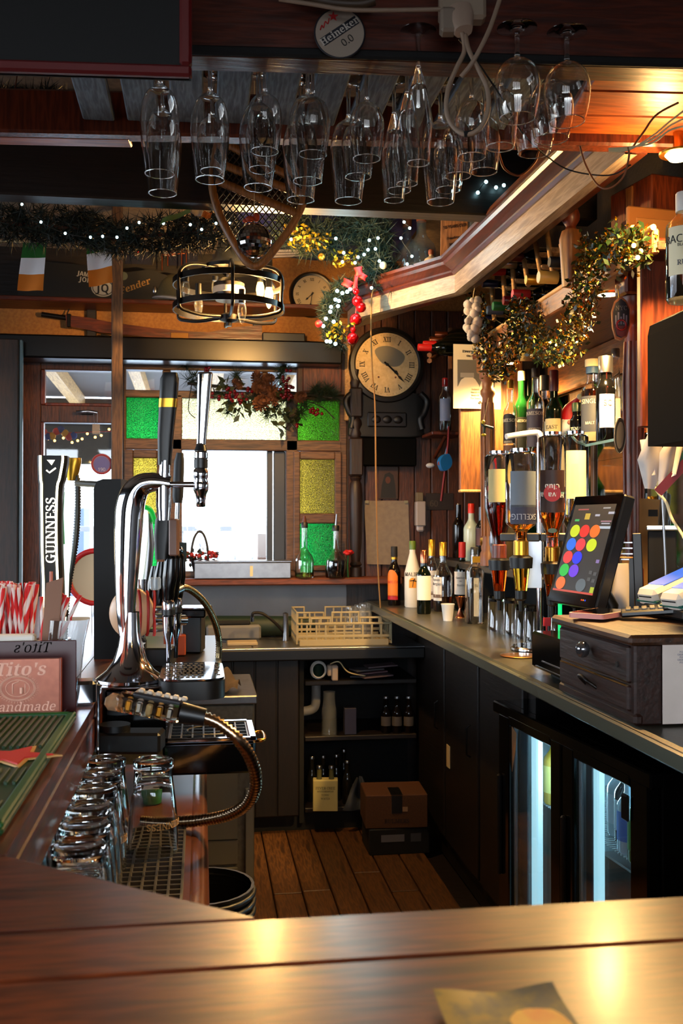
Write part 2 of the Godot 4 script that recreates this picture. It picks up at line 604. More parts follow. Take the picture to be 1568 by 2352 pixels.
func room() -> void:
	struct("floor", B.new().box(V(-0.5, -0.06, -1.5), V(6.2, 0.1, 9.6)), M.dark)
	var fl := get_node("floor")
	var k := 0
	# floorboards of the aisle behind the bar, butted at staggered places
	for i in 10:
		var x := -0.12 + 0.112 * i
		var z := -4.9
		while z < -1.0:
			var l := rng.randf_range(0.8, 1.7)
			var e := minf(z + l, -0.9)
			var o := part(fl, "floor_board", B.new().box(V(0, 0, 0), V(0.107, 0.024, e - z - 0.005), 0.003), M.board)
			o.position = V(x, 0.0 + rng.randf_range(-0.0015, 0.0015), (z + e) / 2)
			z = e
			k += 1
	struct("ceiling", B.new().box(V(-0.5, 2.81, -1.0), V(6.2, 0.12, 8.6)), M.ceil)
	# the window wall: plaster above, timber below, open at the two windows
	var wb := B.new()
	wb.box(V(-0.5, 2.52, WALL - 0.06), V(6.2, 0.5, 0.12))
	struct("wall_back", wb, M.plaster)
	var low := B.new()
	low.box(V(-2.23, 1.135, WALL - 0.06), V(2.74, 2.27, 0.12))
	low.box(V(-0.39, 1.135, WALL - 0.06), V(0.026, 2.27, 0.12))
	low.box(V(1.66, 1.135, WALL - 0.06), V(1.87, 2.27, 0.12))
	low.box(V(-0.63, 0.44, WALL - 0.06), V(0.46, 0.88, 0.12))
	var pl := part(get_node("wall_back"), "lower_wall", low, M.darky)
	var sp := B.new()
	sp.box(V(0.175, 0.565, WALL - 0.06), V(1.104, 1.13, 0.12))
	part(get_node("wall_back"), "splashback", sp, M.splash)
	part(get_node("wall_back"), "upper_wall", B.new().box(V(-1.6, 2.615, WALL + 0.004), V(3.9, 0.27, 0.012)), M.dark)
	# tongue and groove panelling round the big clock
	for i in 9:
		var o := part(get_node("wall_back"), "panel_board", B.new().box(Vector3.ZERO, V(0.081, 1.36, 0.02), 0.004), M.panel)
		o.position = V(0.775 + 0.085 * i, 1.82, WALL + 0.01)
	struct("wall_right", B.new().box(V(1.56, 1.4, -1.0), V(0.12, 2.8, 8.6)), M.dark)
	var wl := B.new()
	wl.box(V(-3.06, 0.45, -1.4), V(0.12, 0.9, 7.8)).box(V(-3.06, 2.55, -1.4), V(0.12, 0.5, 7.8)).box(V(-3.06, 1.6, -4.8), V(0.12, 1.4, 1.0)).box(V(-3.06, 1.6, 0.9), V(0.12, 1.4, 3.2))
	for z in [-3.4, -2.5, -1.6]: wl.box(V(-3.06, 1.6, z), V(0.1, 1.4, 0.1))
	struct("wall_left", wl, M.dark)
	var wf := B.new()
	wf.box(V(-2.85, 1.4, 2.3), V(1.5, 2.8, 0.12))
	wf.box(V(1.3, 1.4, 2.3), V(0.6, 2.8, 0.12))
	wf.box(V(-0.55, 0.45, 2.3), V(3.1, 0.9, 0.12))
	wf.box(V(-0.55, 2.55, 2.3), V(3.1, 0.5, 0.12))
	for x in [-1.4, -0.55, 0.3]: wf.box(V(x, 1.6, 2.3), V(0.14, 1.4, 0.1))
	struct("wall_front", wf, M.darky)
	# two shaded lamps over the drinkers' side of the bar
	for x in [-1.15, 0.75]:
		var t := thing("pub_lamp", "warm shaded lamp over the drinkers' side, %s of the two" % ("left" if x < 0 else "right"), "lamp", V(x, 2.05, 0.75))
		part(t, "shade", B.new().lathe([P(0.16, 0.0), P(0.06, 0.15), P(0.02, 0.17), P(0.02, 0.168), P(0.058, 0.147), P(0.157, 0.0)], 28), mat(C(0.10, 0.20, 0.12), 0.4))
		part(t, "flex", B.new().tube([V(0, 0.16, 0), V(0, 0.70, 0)], 0.004, 6), M.ink)
		part(t, "lit_bulb", B.new().sph(V(0, 0.04, 0), Vector3.ONE * 0.04, 14, 10), glow(C(1.0, 0.76, 0.46), 60.0))
		omni(V(x, 2.09, 0.75), C(1.0, 0.78, 0.5), 0.65, 0.04)
	# dark lintel shelf over the windows, with the plaster band above it
	struct("trim_1", B.new().box(V(-0.62, 2.245, WALL + 0.09), V(2.6, 0.11, 0.18), 0.008), mat(C(0.022, 0.02, 0.024), 0.28))
	struct("trim_2", B.new().box(V(-0.35, 2.463, WALL + 0.1), V(2.2, 0.022, 0.2), 0.004), M.red)
	struct("trim_3", B.new().box(V(0.30, 1.133, WALL + 0.075), V(1.36, 0.034, 0.19), 0.006), M.old)
	windows()
	# upright timbers on the plaster band
	for p in [[210, 735], [590, 735]]:
		var q := WZ(p[0], p[1], WALL)
		part(get_node("wall_back"), "wall_stud", B.new().box(V(q.x, 2.38, WALL + 0.012), V(0.045, 0.15, 0.03), 0.003), M.dark)
	# wooden panel box beside the right pane
	var pb := thing("wall_panel", "small reddish wooden panelled box over the right green pane", "panel", V(0.595, 2.055, WALL + 0.01))
	part(pb, "frame", B.new().box(V(0, 0.105, 0.02), V(0.25, 0.21, 0.04), 0.005), M.panel)
	part(pb, "field", B.new().box(V(0, 0.10, 0.045), V(0.195, 0.17, 0.012), 0.004), M.redy)

func bars_of(t: Node, called: String, m: Material, rows: Array, z: float, depth: float) -> void:
	# rows: [x0, x1, y0, y1]
	for r in rows:
		part(t, called, B.new().box(V((r[0] + r[1]) / 2, (r[2] + r[3]) / 2, z), V(r[1] - r[0], r[3] - r[2], depth), 0.004), m)

func obscure(c: Color, sd := 0.22) -> StandardMaterial3D:
	var key := ["obscure", c, sd]
	if mats.has(key): return mats[key]
	var m := StandardMaterial3D.new()
	m.albedo_color = c
	m.albedo_color.a = 0.0
	m.refraction_enabled = true
	m.refraction_scale = 0.05
	m.roughness = sd
	m.heightmap_enabled = true
	m.heightmap_texture = noise_tex(0.035, [Color.BLACK, Color.WHITE], 21, 3)
	m.heightmap_scale = 0.5
	m.uv1_triplanar = true
	m.uv1_scale = Vector3.ONE * 5.0
	mats[key] = m
	return m

func windows() -> void:
	var br = M.darky
	# window_1: brown framed casement on the left, with a top light
	var w1 := struct("window_1", B.new().box(V(-0.63, 0.90, WALL - 0.03), V(0.46, 0.04, 0.10), 0.004), M.panel)
	bars_of(w1, "frame", M.panel, [[-0.86, -0.77, 0.90, 2.25], [-0.43, -0.403, 0.90, 2.25], [-0.77, -0.43, 2.16, 2.25], [-0.77, -0.43, 1.905, 1.99], [-0.77, -0.43, 0.90, 1.02]], WALL - 0.03, 0.07)
	bars_of(w1, "bead", M.redy, [[-0.77, -0.75, 1.99, 2.16], [-0.75, -0.43, 1.985, 2.0], [-0.77, -0.755, 1.02, 1.905]], WALL - 0.012, 0.045)
	for y in [[1.0, 1.92], [1.98, 2.17]]:
		part(w1, "pane", B.new().box(V(-0.60, (y[0] + y[1]) / 2, WALL - 0.04), V(0.35, y[1] - y[0], 0.006)), M.window)
	var hd := part(w1, "handle", B.new().tube([V(-0.60, 1.955, WALL + 0.03), V(-0.54, 1.958, WALL + 0.035), V(-0.50, 1.952, WALL + 0.03)], 0.008, 8), M.chrome)
	part(hd, "catch", B.new().box(V(-0.55, 1.955, WALL + 0.016), V(0.06, 0.022, 0.02), 0.004), M.iron)
	# window_2: leaded timber window with green and amber lights
	var w2 := struct("window_2", B.new().box(V(0.175, 1.165, WALL - 0.03), V(1.10, 0.03, 0.10), 0.004), M.oakx)
	bars_of(w2, "frame", M.oakx, [[-0.376, -0.366, 1.18, 2.25], [-0.206, -0.094, 1.18, 2.05], [0.42, 0.478, 1.18, 2.05], [0.69, 0.726, 1.18, 2.25],
		[-0.37, 0.70, 1.778, 1.832], [-0.37, 0.70, 2.035, 2.07], [-0.37, 0.70, 2.17, 2.25]], WALL - 0.03, 0.08)
	bars_of(w2, "upper_mullion", M.oakx, [[-0.19, -0.15, 2.07, 2.17], [0.30, 0.33, 2.07, 2.17]], WALL - 0.03, 0.06)
	# the two little casements, and the slid-back sash of the middle light
	bars_of(w2, "casement", M.oakx, [[0.455, 0.487, 1.18, 1.775], [0.662, 0.695, 1.18, 1.775], [0.487, 0.662, 1.735, 1.775], [0.487, 0.662, 1.415, 1.465], [0.487, 0.662, 1.18, 1.205],
		[-0.37, -0.328, 1.18, 1.775], [-0.215, -0.18, 1.18, 1.775], [-0.328, -0.215, 1.735, 1.775], [-0.328, -0.215, 1.415, 1.465], [-0.328, -0.215, 1.18, 1.205]], WALL + 0.012, 0.05)
	bars_of(w2, "sash", mat(C(0.16, 0.17, 0.18), 0.4), [[0.325, 0.355, 1.18, 1.778], [0.36, 0.418, 1.18, 1.778]], WALL - 0.05, 0.05)
	var gr := obscure(C(0.04, 0.52, 0.20))
	var ye := obscure(C(0.56, 0.48, 0.16))
	var li := obscure(C(0.30, 0.60, 0.12))
	part(w2, "green_pane", B.new().box(V(-0.287, 1.934, WALL - 0.035), V(0.166, 0.208, 0.006)), gr)
	part(w2, "amber_pane", B.new().box(V(0.163, 1.934, WALL - 0.035), V(0.52, 0.208, 0.006)), obscure(C(0.97, 0.95, 0.70)))
	part(w2, "lime_pane", B.new().box(V(0.584, 1.934, WALL - 0.035), V(0.216, 0.208, 0.006)), li)
	part(w2, "amber_pane", B.new().box(V(0.575, 1.60, WALL + 0.01), V(0.18, 0.275, 0.006)), ye)
	part(w2, "green_pane", B.new().box(V(0.575, 1.31, WALL + 0.01), V(0.18, 0.215, 0.006)), gr)
	part(w2, "amber_pane", B.new().box(V(-0.272, 1.60, WALL + 0.01), V(0.118, 0.275, 0.006)), ye)
	part(w2, "green_pane", B.new().box(V(-0.272, 1.31, WALL + 0.01), V(0.118, 0.215, 0.006)), gr)
	part(w2, "top_pane", B.new().box(V(0.165, 2.12, WALL - 0.035), V(1.06, 0.11, 0.006)), M.window)
	part(w2, "clear_pane", B.new().box(V(0.115, 1.48, WALL - 0.045), V(0.42, 0.60, 0.006)), M.window)
	# dark panelled shutter folded against the left of the windows
	var sh := struct("door_1", B.new().box(V(-1.01, 1.13, WALL + 0.22), V(0.36, 2.26, 0.04), 0.004), M.darky)
	bars_of(sh, "stile", M.darky, [[-1.19, -1.105, 0.0, 2.26], [-0.915, -0.83, 0.0, 2.26]], WALL + 0.25, 0.03)
	bars_of(sh, "rail", M.darky, [[-1.105, -0.915, 1.50, 1.60], [-1.105, -0.915, 2.14, 2.24], [-1.105, -0.915, 0.55, 0.7]], WALL + 0.25, 0.03)
	bars_of(sh, "field", M.darky, [[-1.08, -0.94, 1.64, 2.10], [-1.08, -0.94, 0.74, 1.46]], WALL + 0.245, 0.02)
	part(sh, "edge_strip", B.new().box(V(-0.822, 1.13, WALL + 0.23), V(0.014, 2.26, 0.03), 0.003), mat(C(0.40, 0.52, 0.58), 0.3))

# ---- the timber structure overhead: canopy over the back bar, glass rack over the front bar, bulkhead beyond
func prism(p: Array, y0: float, y1: float) -> B:
	# outline in x, z given height
	var q := []
	for a in p: q.append(P(a.x, -a.y))
	return B.new().ext(q, y1 - y0, Transform3D(Basis(V(1, 0, 0), V(0, 0, -1), V(0, 1, 0)), V(0, y0, 0)))
func rail_along(p: Array, prof: Array) -> B:
	# sweep a profile (out, up) along a level line of points; out is to the left of the line's direction
	var b := B.new()
	var outs := []
	for i in p.size():
		var d0: Vector3 = (p[i] - p[maxi(i - 1, 0)]).normalized() if i > 0 else (p[1] - p[0]).normalized()
		var d1: Vector3 = (p[mini(i + 1, p.size() - 1)] - p[i]).normalized() if i < p.size() - 1 else d0
		var d := (d0 + d1).normalized()
		var o := Vector3.UP.cross(d).normalized()
		outs.append(o / maxf(0.3, d.dot(d0)))
	for i in p.size() - 1:
		for j in prof.size() - 1:
			var a: Vector3 = p[i] + outs[i] * prof[j].x + V(0, prof[j].y, 0)
			var c: Vector3 = p[i + 1] + outs[i + 1] * prof[j].x + V(0, prof[j].y, 0)
			var e: Vector3 = p[i + 1] + outs[i + 1] * prof[j + 1].x + V(0, prof[j + 1].y, 0)
			var g: Vector3 = p[i] + outs[i] * prof[j + 1].x + V(0, prof[j + 1].y, 0)
			var t: Vector2 = prof[j + 1] - prof[j]
			var o3: Vector3 = outs[i] * t.y - Vector3.UP * t.x
			b.quad(a, c, e, g, o3)
	return b

func canopies() -> void:
	var c := thing("shelf_canopy", "long wooden canopy with a moulded cornice over the back bar", "canopy")
	var line := [V(1.0, 2.29, -2.24), V(0.961, 2.29, -3.69), V(0.671, 2.29, -4.195), V(0.655, 2.29, -4.40)]
	var pl := [P(1.0, -2.24), P(0.961, -3.69), P(0.671, -4.195), P(0.655, -4.40), P(0.76, -4.40), P(1.12, -3.75), P(1.15, -2.24)]
	part(c, "soffit", prism([P(1.006, -2.24), P(0.967, -3.69), P(0.677, -4.195), P(0.661, -4.40), P(0.70, -4.40), P(1.01, -3.68), P(1.045, -2.24)], 2.293, 2.318), M.redz)
	# out of the room is to the left when walking away from the eye
	part(c, "fascia", rail_along(line, [P(-0.02, 0), P(0.012, 0), P(0.012, 0.068), P(-0.02, 0.068)]), wood(C(0.44, 0.38, 0.33), C(0.62, 0.55, 0.48), 2, 0.4))
	part(c, "cornice", rail_along(line, [P(0.0, 0.068), P(0.018, 0.068), P(0.027, 0.076), P(0.025, 0.084), P(0.038, 0.092), P(0.056, 0.102), P(0.062, 0.112), P(0.058, 0.118), P(0.070, 0.122), P(0.070, 0.134), P(0.02, 0.136), P(-0.03, 0.136)]), M.redz)
	var top := []
	for v in pl: top.append(v + P(0.02, 0))
	part(c, "top_board", prism(top, 2.40, 2.422), M.redz)
	part(c, "back_board", prism([P(1.045, -2.24), P(1.01, -3.68), P(0.70, -4.40), P(0.685, -4.40), P(0.995, -3.68), P(1.03, -2.24)], 2.318, 2.40), M.darkz)
	for q in [[0.72, -4.3], [1.06, -2.6]]: part(c, "ceiling_strut", B.new().box(V(q[0], 2.585, q[1]), V(0.03, 0.33, 0.03), 0.004), M.dark)
	# the glass rack: front beam, slats along the room, back beam
	var rk := Transform3D(Basis.from_euler(V(0, deg_to_rad(-4.67), 0)), V(W(784, HZ, 1.87).x, 0, W(784, HZ, 1.87).z))
	var r := thing("glass_rack", "slatted timber hanging rack under the dark red beam over the bar", "rack")
	part(r, "front_beam", B.new().box(V(0.06, 2.52, -0.035), V(2.5, 0.46, 0.07), 0.006, rk), M.red)
	part(r, "front_lip", B.new().box(V(0.06, 2.297, 0.004), V(2.5, 0.018, 0.012), 0.004, rk), M.matt)
	part(r, "back_beam", B.new().box(V(0.06, 2.345, -0.43), V(2.5, 0.10, 0.05), 0.006, rk), M.redy)
	part(r, "pale_batten", B.new().box(V(-0.82, 2.300, -0.46), V(0.72, 0.012, 0.05), 0.003, rk), M.pine)
	var base := W(368, 300, 1.95)
	for i in 10:
		var x := base.x - 0.15 + 0.0985 * i
		var zf := (rk * V((x - rk.origin.x), 0, -0.075)).z
		var zb := (rk * V((x - rk.origin.x), 0, -0.405)).z
		part(r, "slat", B.new().box(V(x, 2.332, (zf + zb) / 2), V(0.070, 0.018, zf - zb), 0.003), M.slat)
	for i in 3:
		var x0 := base.x - 0.15 + 0.0985 * 9.5
		part(r, "soffit_board", B.new().box(V(0.83, 2.33, -0.115 - 0.125 * i), V(0.62, 0.02, 0.122), 0.004, rk), M.pine)
	# the dark bulkhead between the rack and the lamp, and the ceiling panels beyond it
	struct("trim_4", B.new().box(W(300, 0, 3.1) * V(1, 0, 1) + vy(2.57), V(3.0, 0.32, 0.08), 0.005, ID), M.dark)
	struct("trim_5", B.new().box(V(-0.6, 2.738, -3.75), V(2.4, 0.02, 0.5), 0.003), mat(C(0.62, 0.64, 0.66), 0.6))
	# chalkboard in a red frame hung before the beam
	var cb := thing("chalkboard", "black chalkboard in a dark red frame hung at the top left", "chalkboard", W(-90, 155, 1.5), -4.0)
	cb.position.y = 2.098
	part(cb, "board", B.new().box(V(0, 0.17, -0.004), V(0.68, 0.34, 0.008)), mat(C(0.03, 0.035, 0.04), 0.75))
	bars_of(cb, "frame", mat(C(0.36, 0.03, 0.04), 0.5), [[-0.36, 0.342, 0.0, 0.018], [-0.36, 0.342, 0.335, 0.352], [0.324, 0.342, 0.018, 0.335], [-0.36, -0.342, 0.018, 0.335]], 0.0, 0.02)
	# wooden post from the left bar to the ceiling
	var p := W(268, 900, 4.2)
	single("wooden_post", "thin square wooden post rising before the left window", "post", B.new().box(V(0, 0.83, 0), V(0.044, 1.655, 0.044), 0.004), wood(C(0.20, 0.13, 0.08), C(0.36, 0.25, 0.16), 1, 0.6), V(p.x, BAR, p.z))

# ---- the bar tops
func slab(poly: Array, th: float, m: Material, t: Node, called: String) -> void:
	var q := []
	for a in poly: q.append(P(a.x, -a.y))
	part(t, called, prism(poly, BAR - th, BAR), m)
func bars() -> void:
	var f := thing("front_bar", "polished brown wooden bar top along the bottom of the picture", "bar counter")
	part(f, "bar_plank", B.new().box(V(0.34, BAR - 0.03, -0.795), V(2.28, 0.06, 0.088), 0.003), M.bar)
	part(f, "bar_plank", B.new().box(V(0.34, BAR - 0.03, -0.617), V(2.28, 0.06, 0.264), 0.003), M.bar)
	part(f, "bar_plank", B.new().box(V(0.34, BAR - 0.03, -0.367), V(2.28, 0.06, 0.23), 0.005), M.bar)
	part(f, "corner_plank", prism([P(-0.191, -1.03), P(-0.26, -1.03), P(-0.8, -0.842), P(0.045, -0.842)], BAR - 0.05, BAR), wood(C(0.15, 0.065, 0.038), C(0.34, 0.16, 0.085), 0, 0.32, 1.2, 0.15, 0.008))
	part(f, "bar_front", B.new().box(V(0.34, 0.515, -0.45), V(2.28, 1.03, 0.05)), M.dark)
	var l := thing("side_bar", "dark wooden bar top on the left running away to the windows", "bar counter")
	part(l, "bar_plank", prism([P(-0.192, -1.034), P(-0.26, -1.034), P(-0.26, -4.6), P(-0.192, -4.6)], BAR - 0.022, BAR), M.barz)
	part(l, "bar_plank", prism([P(-0.262, -1.034), P(-0.80, -0.848), P(-0.80, -4.6), P(-0.262, -4.6)], BAR - 0.04, BAR), M.barz)
	part(l, "inner_edge", B.new().box(V(-0.201, BAR - 0.055, -2.82), V(0.02, 0.064, 3.56), 0.004), M.redz)
	part(l, "bar_front", B.new().box(V(-0.72, 0.5, -2.7), V(0.05, 1.0, 3.6)), M.darkz)
	part(l, "tap_deck", B.new().box(V(-0.07, BAR - 0.018, -2.72), V(0.24, 0.02, 0.62), 0.004), M.black)
	# the working shelf below the left bar, with a rounded speckled nosing
	var s := thing("glass_shelf", "speckled brown shelf below the left bar carrying upturned glasses", "shelf")
	part(s, "top", B.new().box(V(-0.36, 0.81, -1.75), V(0.70, 0.04, 1.5), 0.006), rough_mat(C(0.24, 0.12, 0.07), C(0.46, 0.27, 0.16), 0.12, 14.0, 0.35))
	part(s, "nosing", B.new().tube([V(-0.01, 0.808, -1.0), V(-0.01, 0.808, -2.5)], 0.024, 12), rough_mat(C(0.24, 0.12, 0.07), C(0.46, 0.27, 0.16), 0.12, 14.0, 0.25))
	part(s, "support", B.new().box(V(-0.36, 0.395, -2.0), V(0.6, 0.79, 0.9)), M.matt)

# ---- the back bar on the right: counter, raised ledge, shelves, columns
func back_bar() -> void:
	var c := thing("back_counter", "grey green back counter along the right with a dark edge", "counter")
	part(c, "counter_top", B.new().box(V(1.155, BACK - 0.02, -3.27), V(0.67, 0.04, 3.44), 0.006), rough_mat(C(0.17, 0.17, 0.145), C(0.25, 0.25, 0.21), 0.03, 5.0, 0.3))
	part(c, "edge_band", B.new().box(V(0.817, BACK - 0.022, -3.27), V(0.012, 0.034, 3.44), 0.004), mat(C(0.30, 0.31, 0.27), 0.25))
	part(c, "cabinet", B.new().box(V(1.26, 0.49, -3.88), V(0.46, 0.98, 1.75)), M.darkz)
	for i in 3:
		var d := part(c, "cabinet_door", B.new().box(V(1.02, 0.52, -3.32 - 0.52 * i), V(0.022, 0.84, 0.49), 0.004), M.darkz)
		part(d, "handle", B.new().tube([V(1.0, 0.66, -3.14 - 0.52 * i), V(0.985, 0.65, -3.14 - 0.52 * i), V(0.985, 0.55, -3.14 - 0.52 * i), V(1.0, 0.54, -3.14 - 0.52 * i)], 0.004, 6), M.iron)
	var g := thing("bottle_ledge", "dark raised ledge standing along the back of the counter", "shelf")
	part(g, "ledge_top", B.new().box(V(1.325, 1.232, -3.25), V(0.34, 0.026, 3.4), 0.005), M.dark)
	part(g, "ledge_edge", B.new().box(V(1.152, 1.228, -3.25), V(0.014, 0.03, 3.4), 0.004), mat(C(0.22, 0.22, 0.20), 0.3))
	part(g, "upstand", B.new().box(V(1.40, 1.124, -3.25), V(0.02, 0.186, 3.4)), M.matt)
	for z in [-1.7, -2.5, -3.4, -4.2]:
		part(g, "bracket", B.new().box(V(1.30, 1.124, z), V(0.22, 0.186, 0.02)), M.matt)
	# mirror and header board on the wall between the columns
	var m := thing("back_mirror", "dark mirror behind the rows of spirit bottles", "mirror", V(1.488, 1.25, -3.1))
	part(m, "mirror_glass", B.new().box(V(0, 0.35, 0), V(0.008, 0.70, 2.6)), mat(C(0.55, 0.57, 0.56), 0.05, 1.0))
	part(m, "frame", B.new().box(V(-0.006, 0.35, -0.55), V(0.014, 0.70, 0.03), 0.003), M.oak)
	single("header_board", "pale wooden board below the wine shelf with a place plate on it", "board", B.new().box(V(0, 0.06, 0), V(0.02, 0.13, 2.0), 0.004), M.oakz, V(1.47, 1.955, -3.1))
	# glass shelf and the wooden shelf under the wine rack
	var gs := thing("glass_shelf_board", "clear glass shelf on which the upper row of spirits stands", "shelf", V(1.325, 1.656, -3.25))
	part(gs, "glass", B.new().box(V(0, 0, 0), V(0.31, 0.008, 1.34)), liquid(C(0.75, 0.92, 0.90), 0.0, 0.05))
	part(gs, "edge", B.new().box(V(-0.157, 0, 0), V(0.003, 0.008, 1.34)), mat(C(0.45, 0.62, 0.66), 0.15))
	for z in [-0.55, 0.55]:
		part(gs, "support", B.new().box(V(0.1, -0.2, z), V(0.02, 0.40, 0.02), 0.003), M.oak)
	var ws := thing("wine_shelf", "wooden shelf with a moulded front below the wine bottles", "shelf", V(1.29, 2.08, -3.12))
	part(ws, "shelf_board", B.new().box(V(0, 0.012, 0), V(0.40, 0.024, 1.66), 0.003), M.redz)
	part(ws, "front_board", B.new().box(V(-0.20, 0.022, 0.10), V(0.018, 0.062, 1.46), 0.004), M.oakz)
	part(ws, "bead", B.new().tube([V(-0.207, 0.055, -0.63), V(-0.207, 0.055, 0.83)], 0.008, 8), M.pale)
	# turned columns
	for z in [[WX(1120, 1000, 1.15).z, "turned wooden column left of the spirit shelves", M.oak], [WX(1455, 800, 1.15).z, "turned wooden column between the till and the spirit shelves", M.redy]]:
		var t := thing("turned_column", z[1], "column", V(1.15, 1.245, z[0]))
		part(t, "shaft", B.new().lathe([P(0, 0), P(0.032, 0), P(0.032, 0.05), P(0.026, 0.06), P(0.028, 0.075), P(0.022, 0.09), P(0.024, 0.3), P(0.026, 0.55), P(0.022, 0.68), P(0.03, 0.695), P(0.03, 0.71), P(0.022, 0.72), P(0.022, 0.745), P(0.034, 0.76), P(0.034, 0.78), P(0.0, 0.78)], 20), z[2])
		for k in 8:
			var a := TAU * k / 8
			part(t, "flute", B.new().tube([V(cos(a) * 0.025, 0.12, sin(a) * 0.025), V(cos(a) * 0.0275, 0.55, sin(a) * 0.0275), V(cos(a) * 0.023, 0.66, sin(a) * 0.023)], 0.004, 6), z[2])
		part(t, "capital", B.new().box(V(0, 0.815, 0), V(0.075, 0.066, 0.075), 0.006), z[2])
	# end panel of the upper cupboard at the far end, facing the eye
	var ep := thing("cupboard", "tall wooden wall cupboard carrying a poster beside the clock", "cupboard", V(1.16, 1.56, -4.2))
	part(ep, "side_panel", B.new().box(V(0.08, 0.29, 0), V(0.28, 0.60, 0.025), 0.004), M.oak)
	part(ep, "bottom_rail", B.new().box(V(0.08, -0.005, 0.006), V(0.285, 0.012, 0.035), 0.003), M.pale)
	part(ep, "carcass", B.new().box(V(0.16, 0.29, -0.2), V(0.12, 0.58, 0.35)), M.darky)
	# the end panel at the till, facing the eye
	var tp := WX(1482, 545, 1.12)
	single("end_panel", "reddish wooden end panel standing between the column and the black cabinet", "panel", B.new().box(V(0.19, 0.24, 0), V(0.39, 0.48, 0.024), 0.003), M.redy, V(1.10, 1.66, -2.40))
	used["end_panel"] = 1

# ---- bottles
func facing(p: Vector3) -> float: return rad_to_deg(atan2(-p.x, -p.z))
func shape_of(h: float, r: float, o: Dictionary) -> Array:
	var hb: float = o.get("hb", 0.6) * h
	var hs: float = o.get("hs", 0.74) * h
	var rn: float = o.get("rn", 0.014)
	var p := [P(0, 0), P(r * 0.9, 0), P(r, 0.006), P(r, hb)]
	for i in 5:
		var t := (i + 1) / 5.0
		p.append(P(lerpf(r, rn, 0.5 - 0.5 * cos(PI * t)) if not o.get("sloped", false) else lerpf(r, rn, t), lerpf(hb, hs, t)))
	p.append(P(rn, h * 0.97))
	return p
func clipped(p: Array, y0: float, y1: float, k: float) -> Array:
	var q := []
	for i in p.size() - 1:
		var a: Vector2 = p[i]
		var b: Vector2 = p[i + 1]
		if b.y < y0 or a.y > y1 or b.y - a.y < 1e-6: continue
		var ta := clampf((y0 - a.y) / (b.y - a.y), 0, 1)
		var tb := clampf((y1 - a.y) / (b.y - a.y), 0, 1)
		var c := a.lerp(b, ta)
		var d := a.lerp(b, tb)
		if q.is_empty():
			q.append(P(0, c.y)); q.append(P(c.x * k, c.y))
		q.append(P(d.x * k, d.y))
	if q.size(): q.append(P(0, q[-1].y))
	return q
func arc_sheet(r: float, y0: float, y1: float, half: float, n := 10, top := 0.0) -> B:
	return B.new().sheet(func(s, t):
		var a: float = lerpf(-half, half, s)
		var yy: float = lerpf(y0, y1 + top * (1.0 - pow(absf(s * 2 - 1), 2.2)), t)
		return V(sin(a) * r, yy, cos(a) * r), n, 3)
# o: glass, hb, hs, rn, sq, cap [material, height, radius], liq [material, from, to], lab [y0, y1, half angle, material, arch], lab2, txt [[text, height, y, material, serif]], turn
func bottle(called: String, label: String, p: Vector3, h: float, r: float, o: Dictionary, group := "") -> Node3D:
	var t := thing(called, label, "bottle", p, facing(p) + o.get("turn", 0.0), group)
	var sh := shape_of(h, r, o)
	var sq: float = o.get("sq", 0.0)
	var top: Array = sh.duplicate()
	top.append(P(o.get("rn", 0.014) * 0.8, h * 0.97))
	var gm: Material = o.get("glass", M.clear)
	if gm == M.clear:
		var inn := clipped(sh, 0.006, h * 0.965, 0.94)
		inn.reverse()
		part(t, "glass", B.new().lathe(top + [P(0, h * 0.97)], 20, ID, sq).lathe(inn, 20, ID, sq), M.stem)
	else: part(t, "glass", B.new().lathe(top, 20, ID, sq), gm)
	if o.has("liq"):
		var l: Array = o.liq
		part(t, "liquid", B.new().lathe(clipped(sh, maxf(0.0075, l[1] * h), l[2] * h, 0.925), 20, ID, sq), l[0])
	if o.has("cap"):
		var c: Array = o.cap
		var cr: float = c[2] if c.size() > 2 else o.get("rn", 0.014) + 0.0015
		part(t, "cap", B.new().lathe([P(0, h - c[1]), P(cr, h - c[1]), P(cr, h - 0.003), P(cr - 0.002, h), P(0, h)], 16), c[0])
	for key in ["lab", "lab2", "lab3"]:
		if o.has(key):
			var l: Array = o[key]
			var rr: float = l[5] if l.size() > 5 else r + 0.0007
			if sq > 0.0: part(t, "label", B.new().box(V(0, (l[0] + l[1]) / 2 * h, r * 1.0 + 0.0004), V(r * 2 * l[2], (l[1] - l[0]) * h, 0.0006)), l[3])
			else: part(t, "label", arc_sheet(rr, l[0] * h, l[1] * h, l[2], 10, l[4] if l.size() > 4 else 0.0), l[3])
	for x in o.get("txt", []):
		var rr: float = x[5] if x.size() > 5 else r
		if sq > 0.0: write(t, x[0], x[1], x[3], T3(V(0, x[2] * h, r + 0.001)), 0.0, x[4])
		else: write(t, x[0], x[1], x[3], T3(V(0, x[2] * h, 0)), rr + 0.0012, x[4])
	return t
func spot_at(px: float, d: float, y: float) -> Vector3:
	var p := W(px, HZ, d)
	return V(p.x, y, p.z)
func tall(top: float, d: float, y: float) -> float: return EYE + (HZ - top) * d / F - y

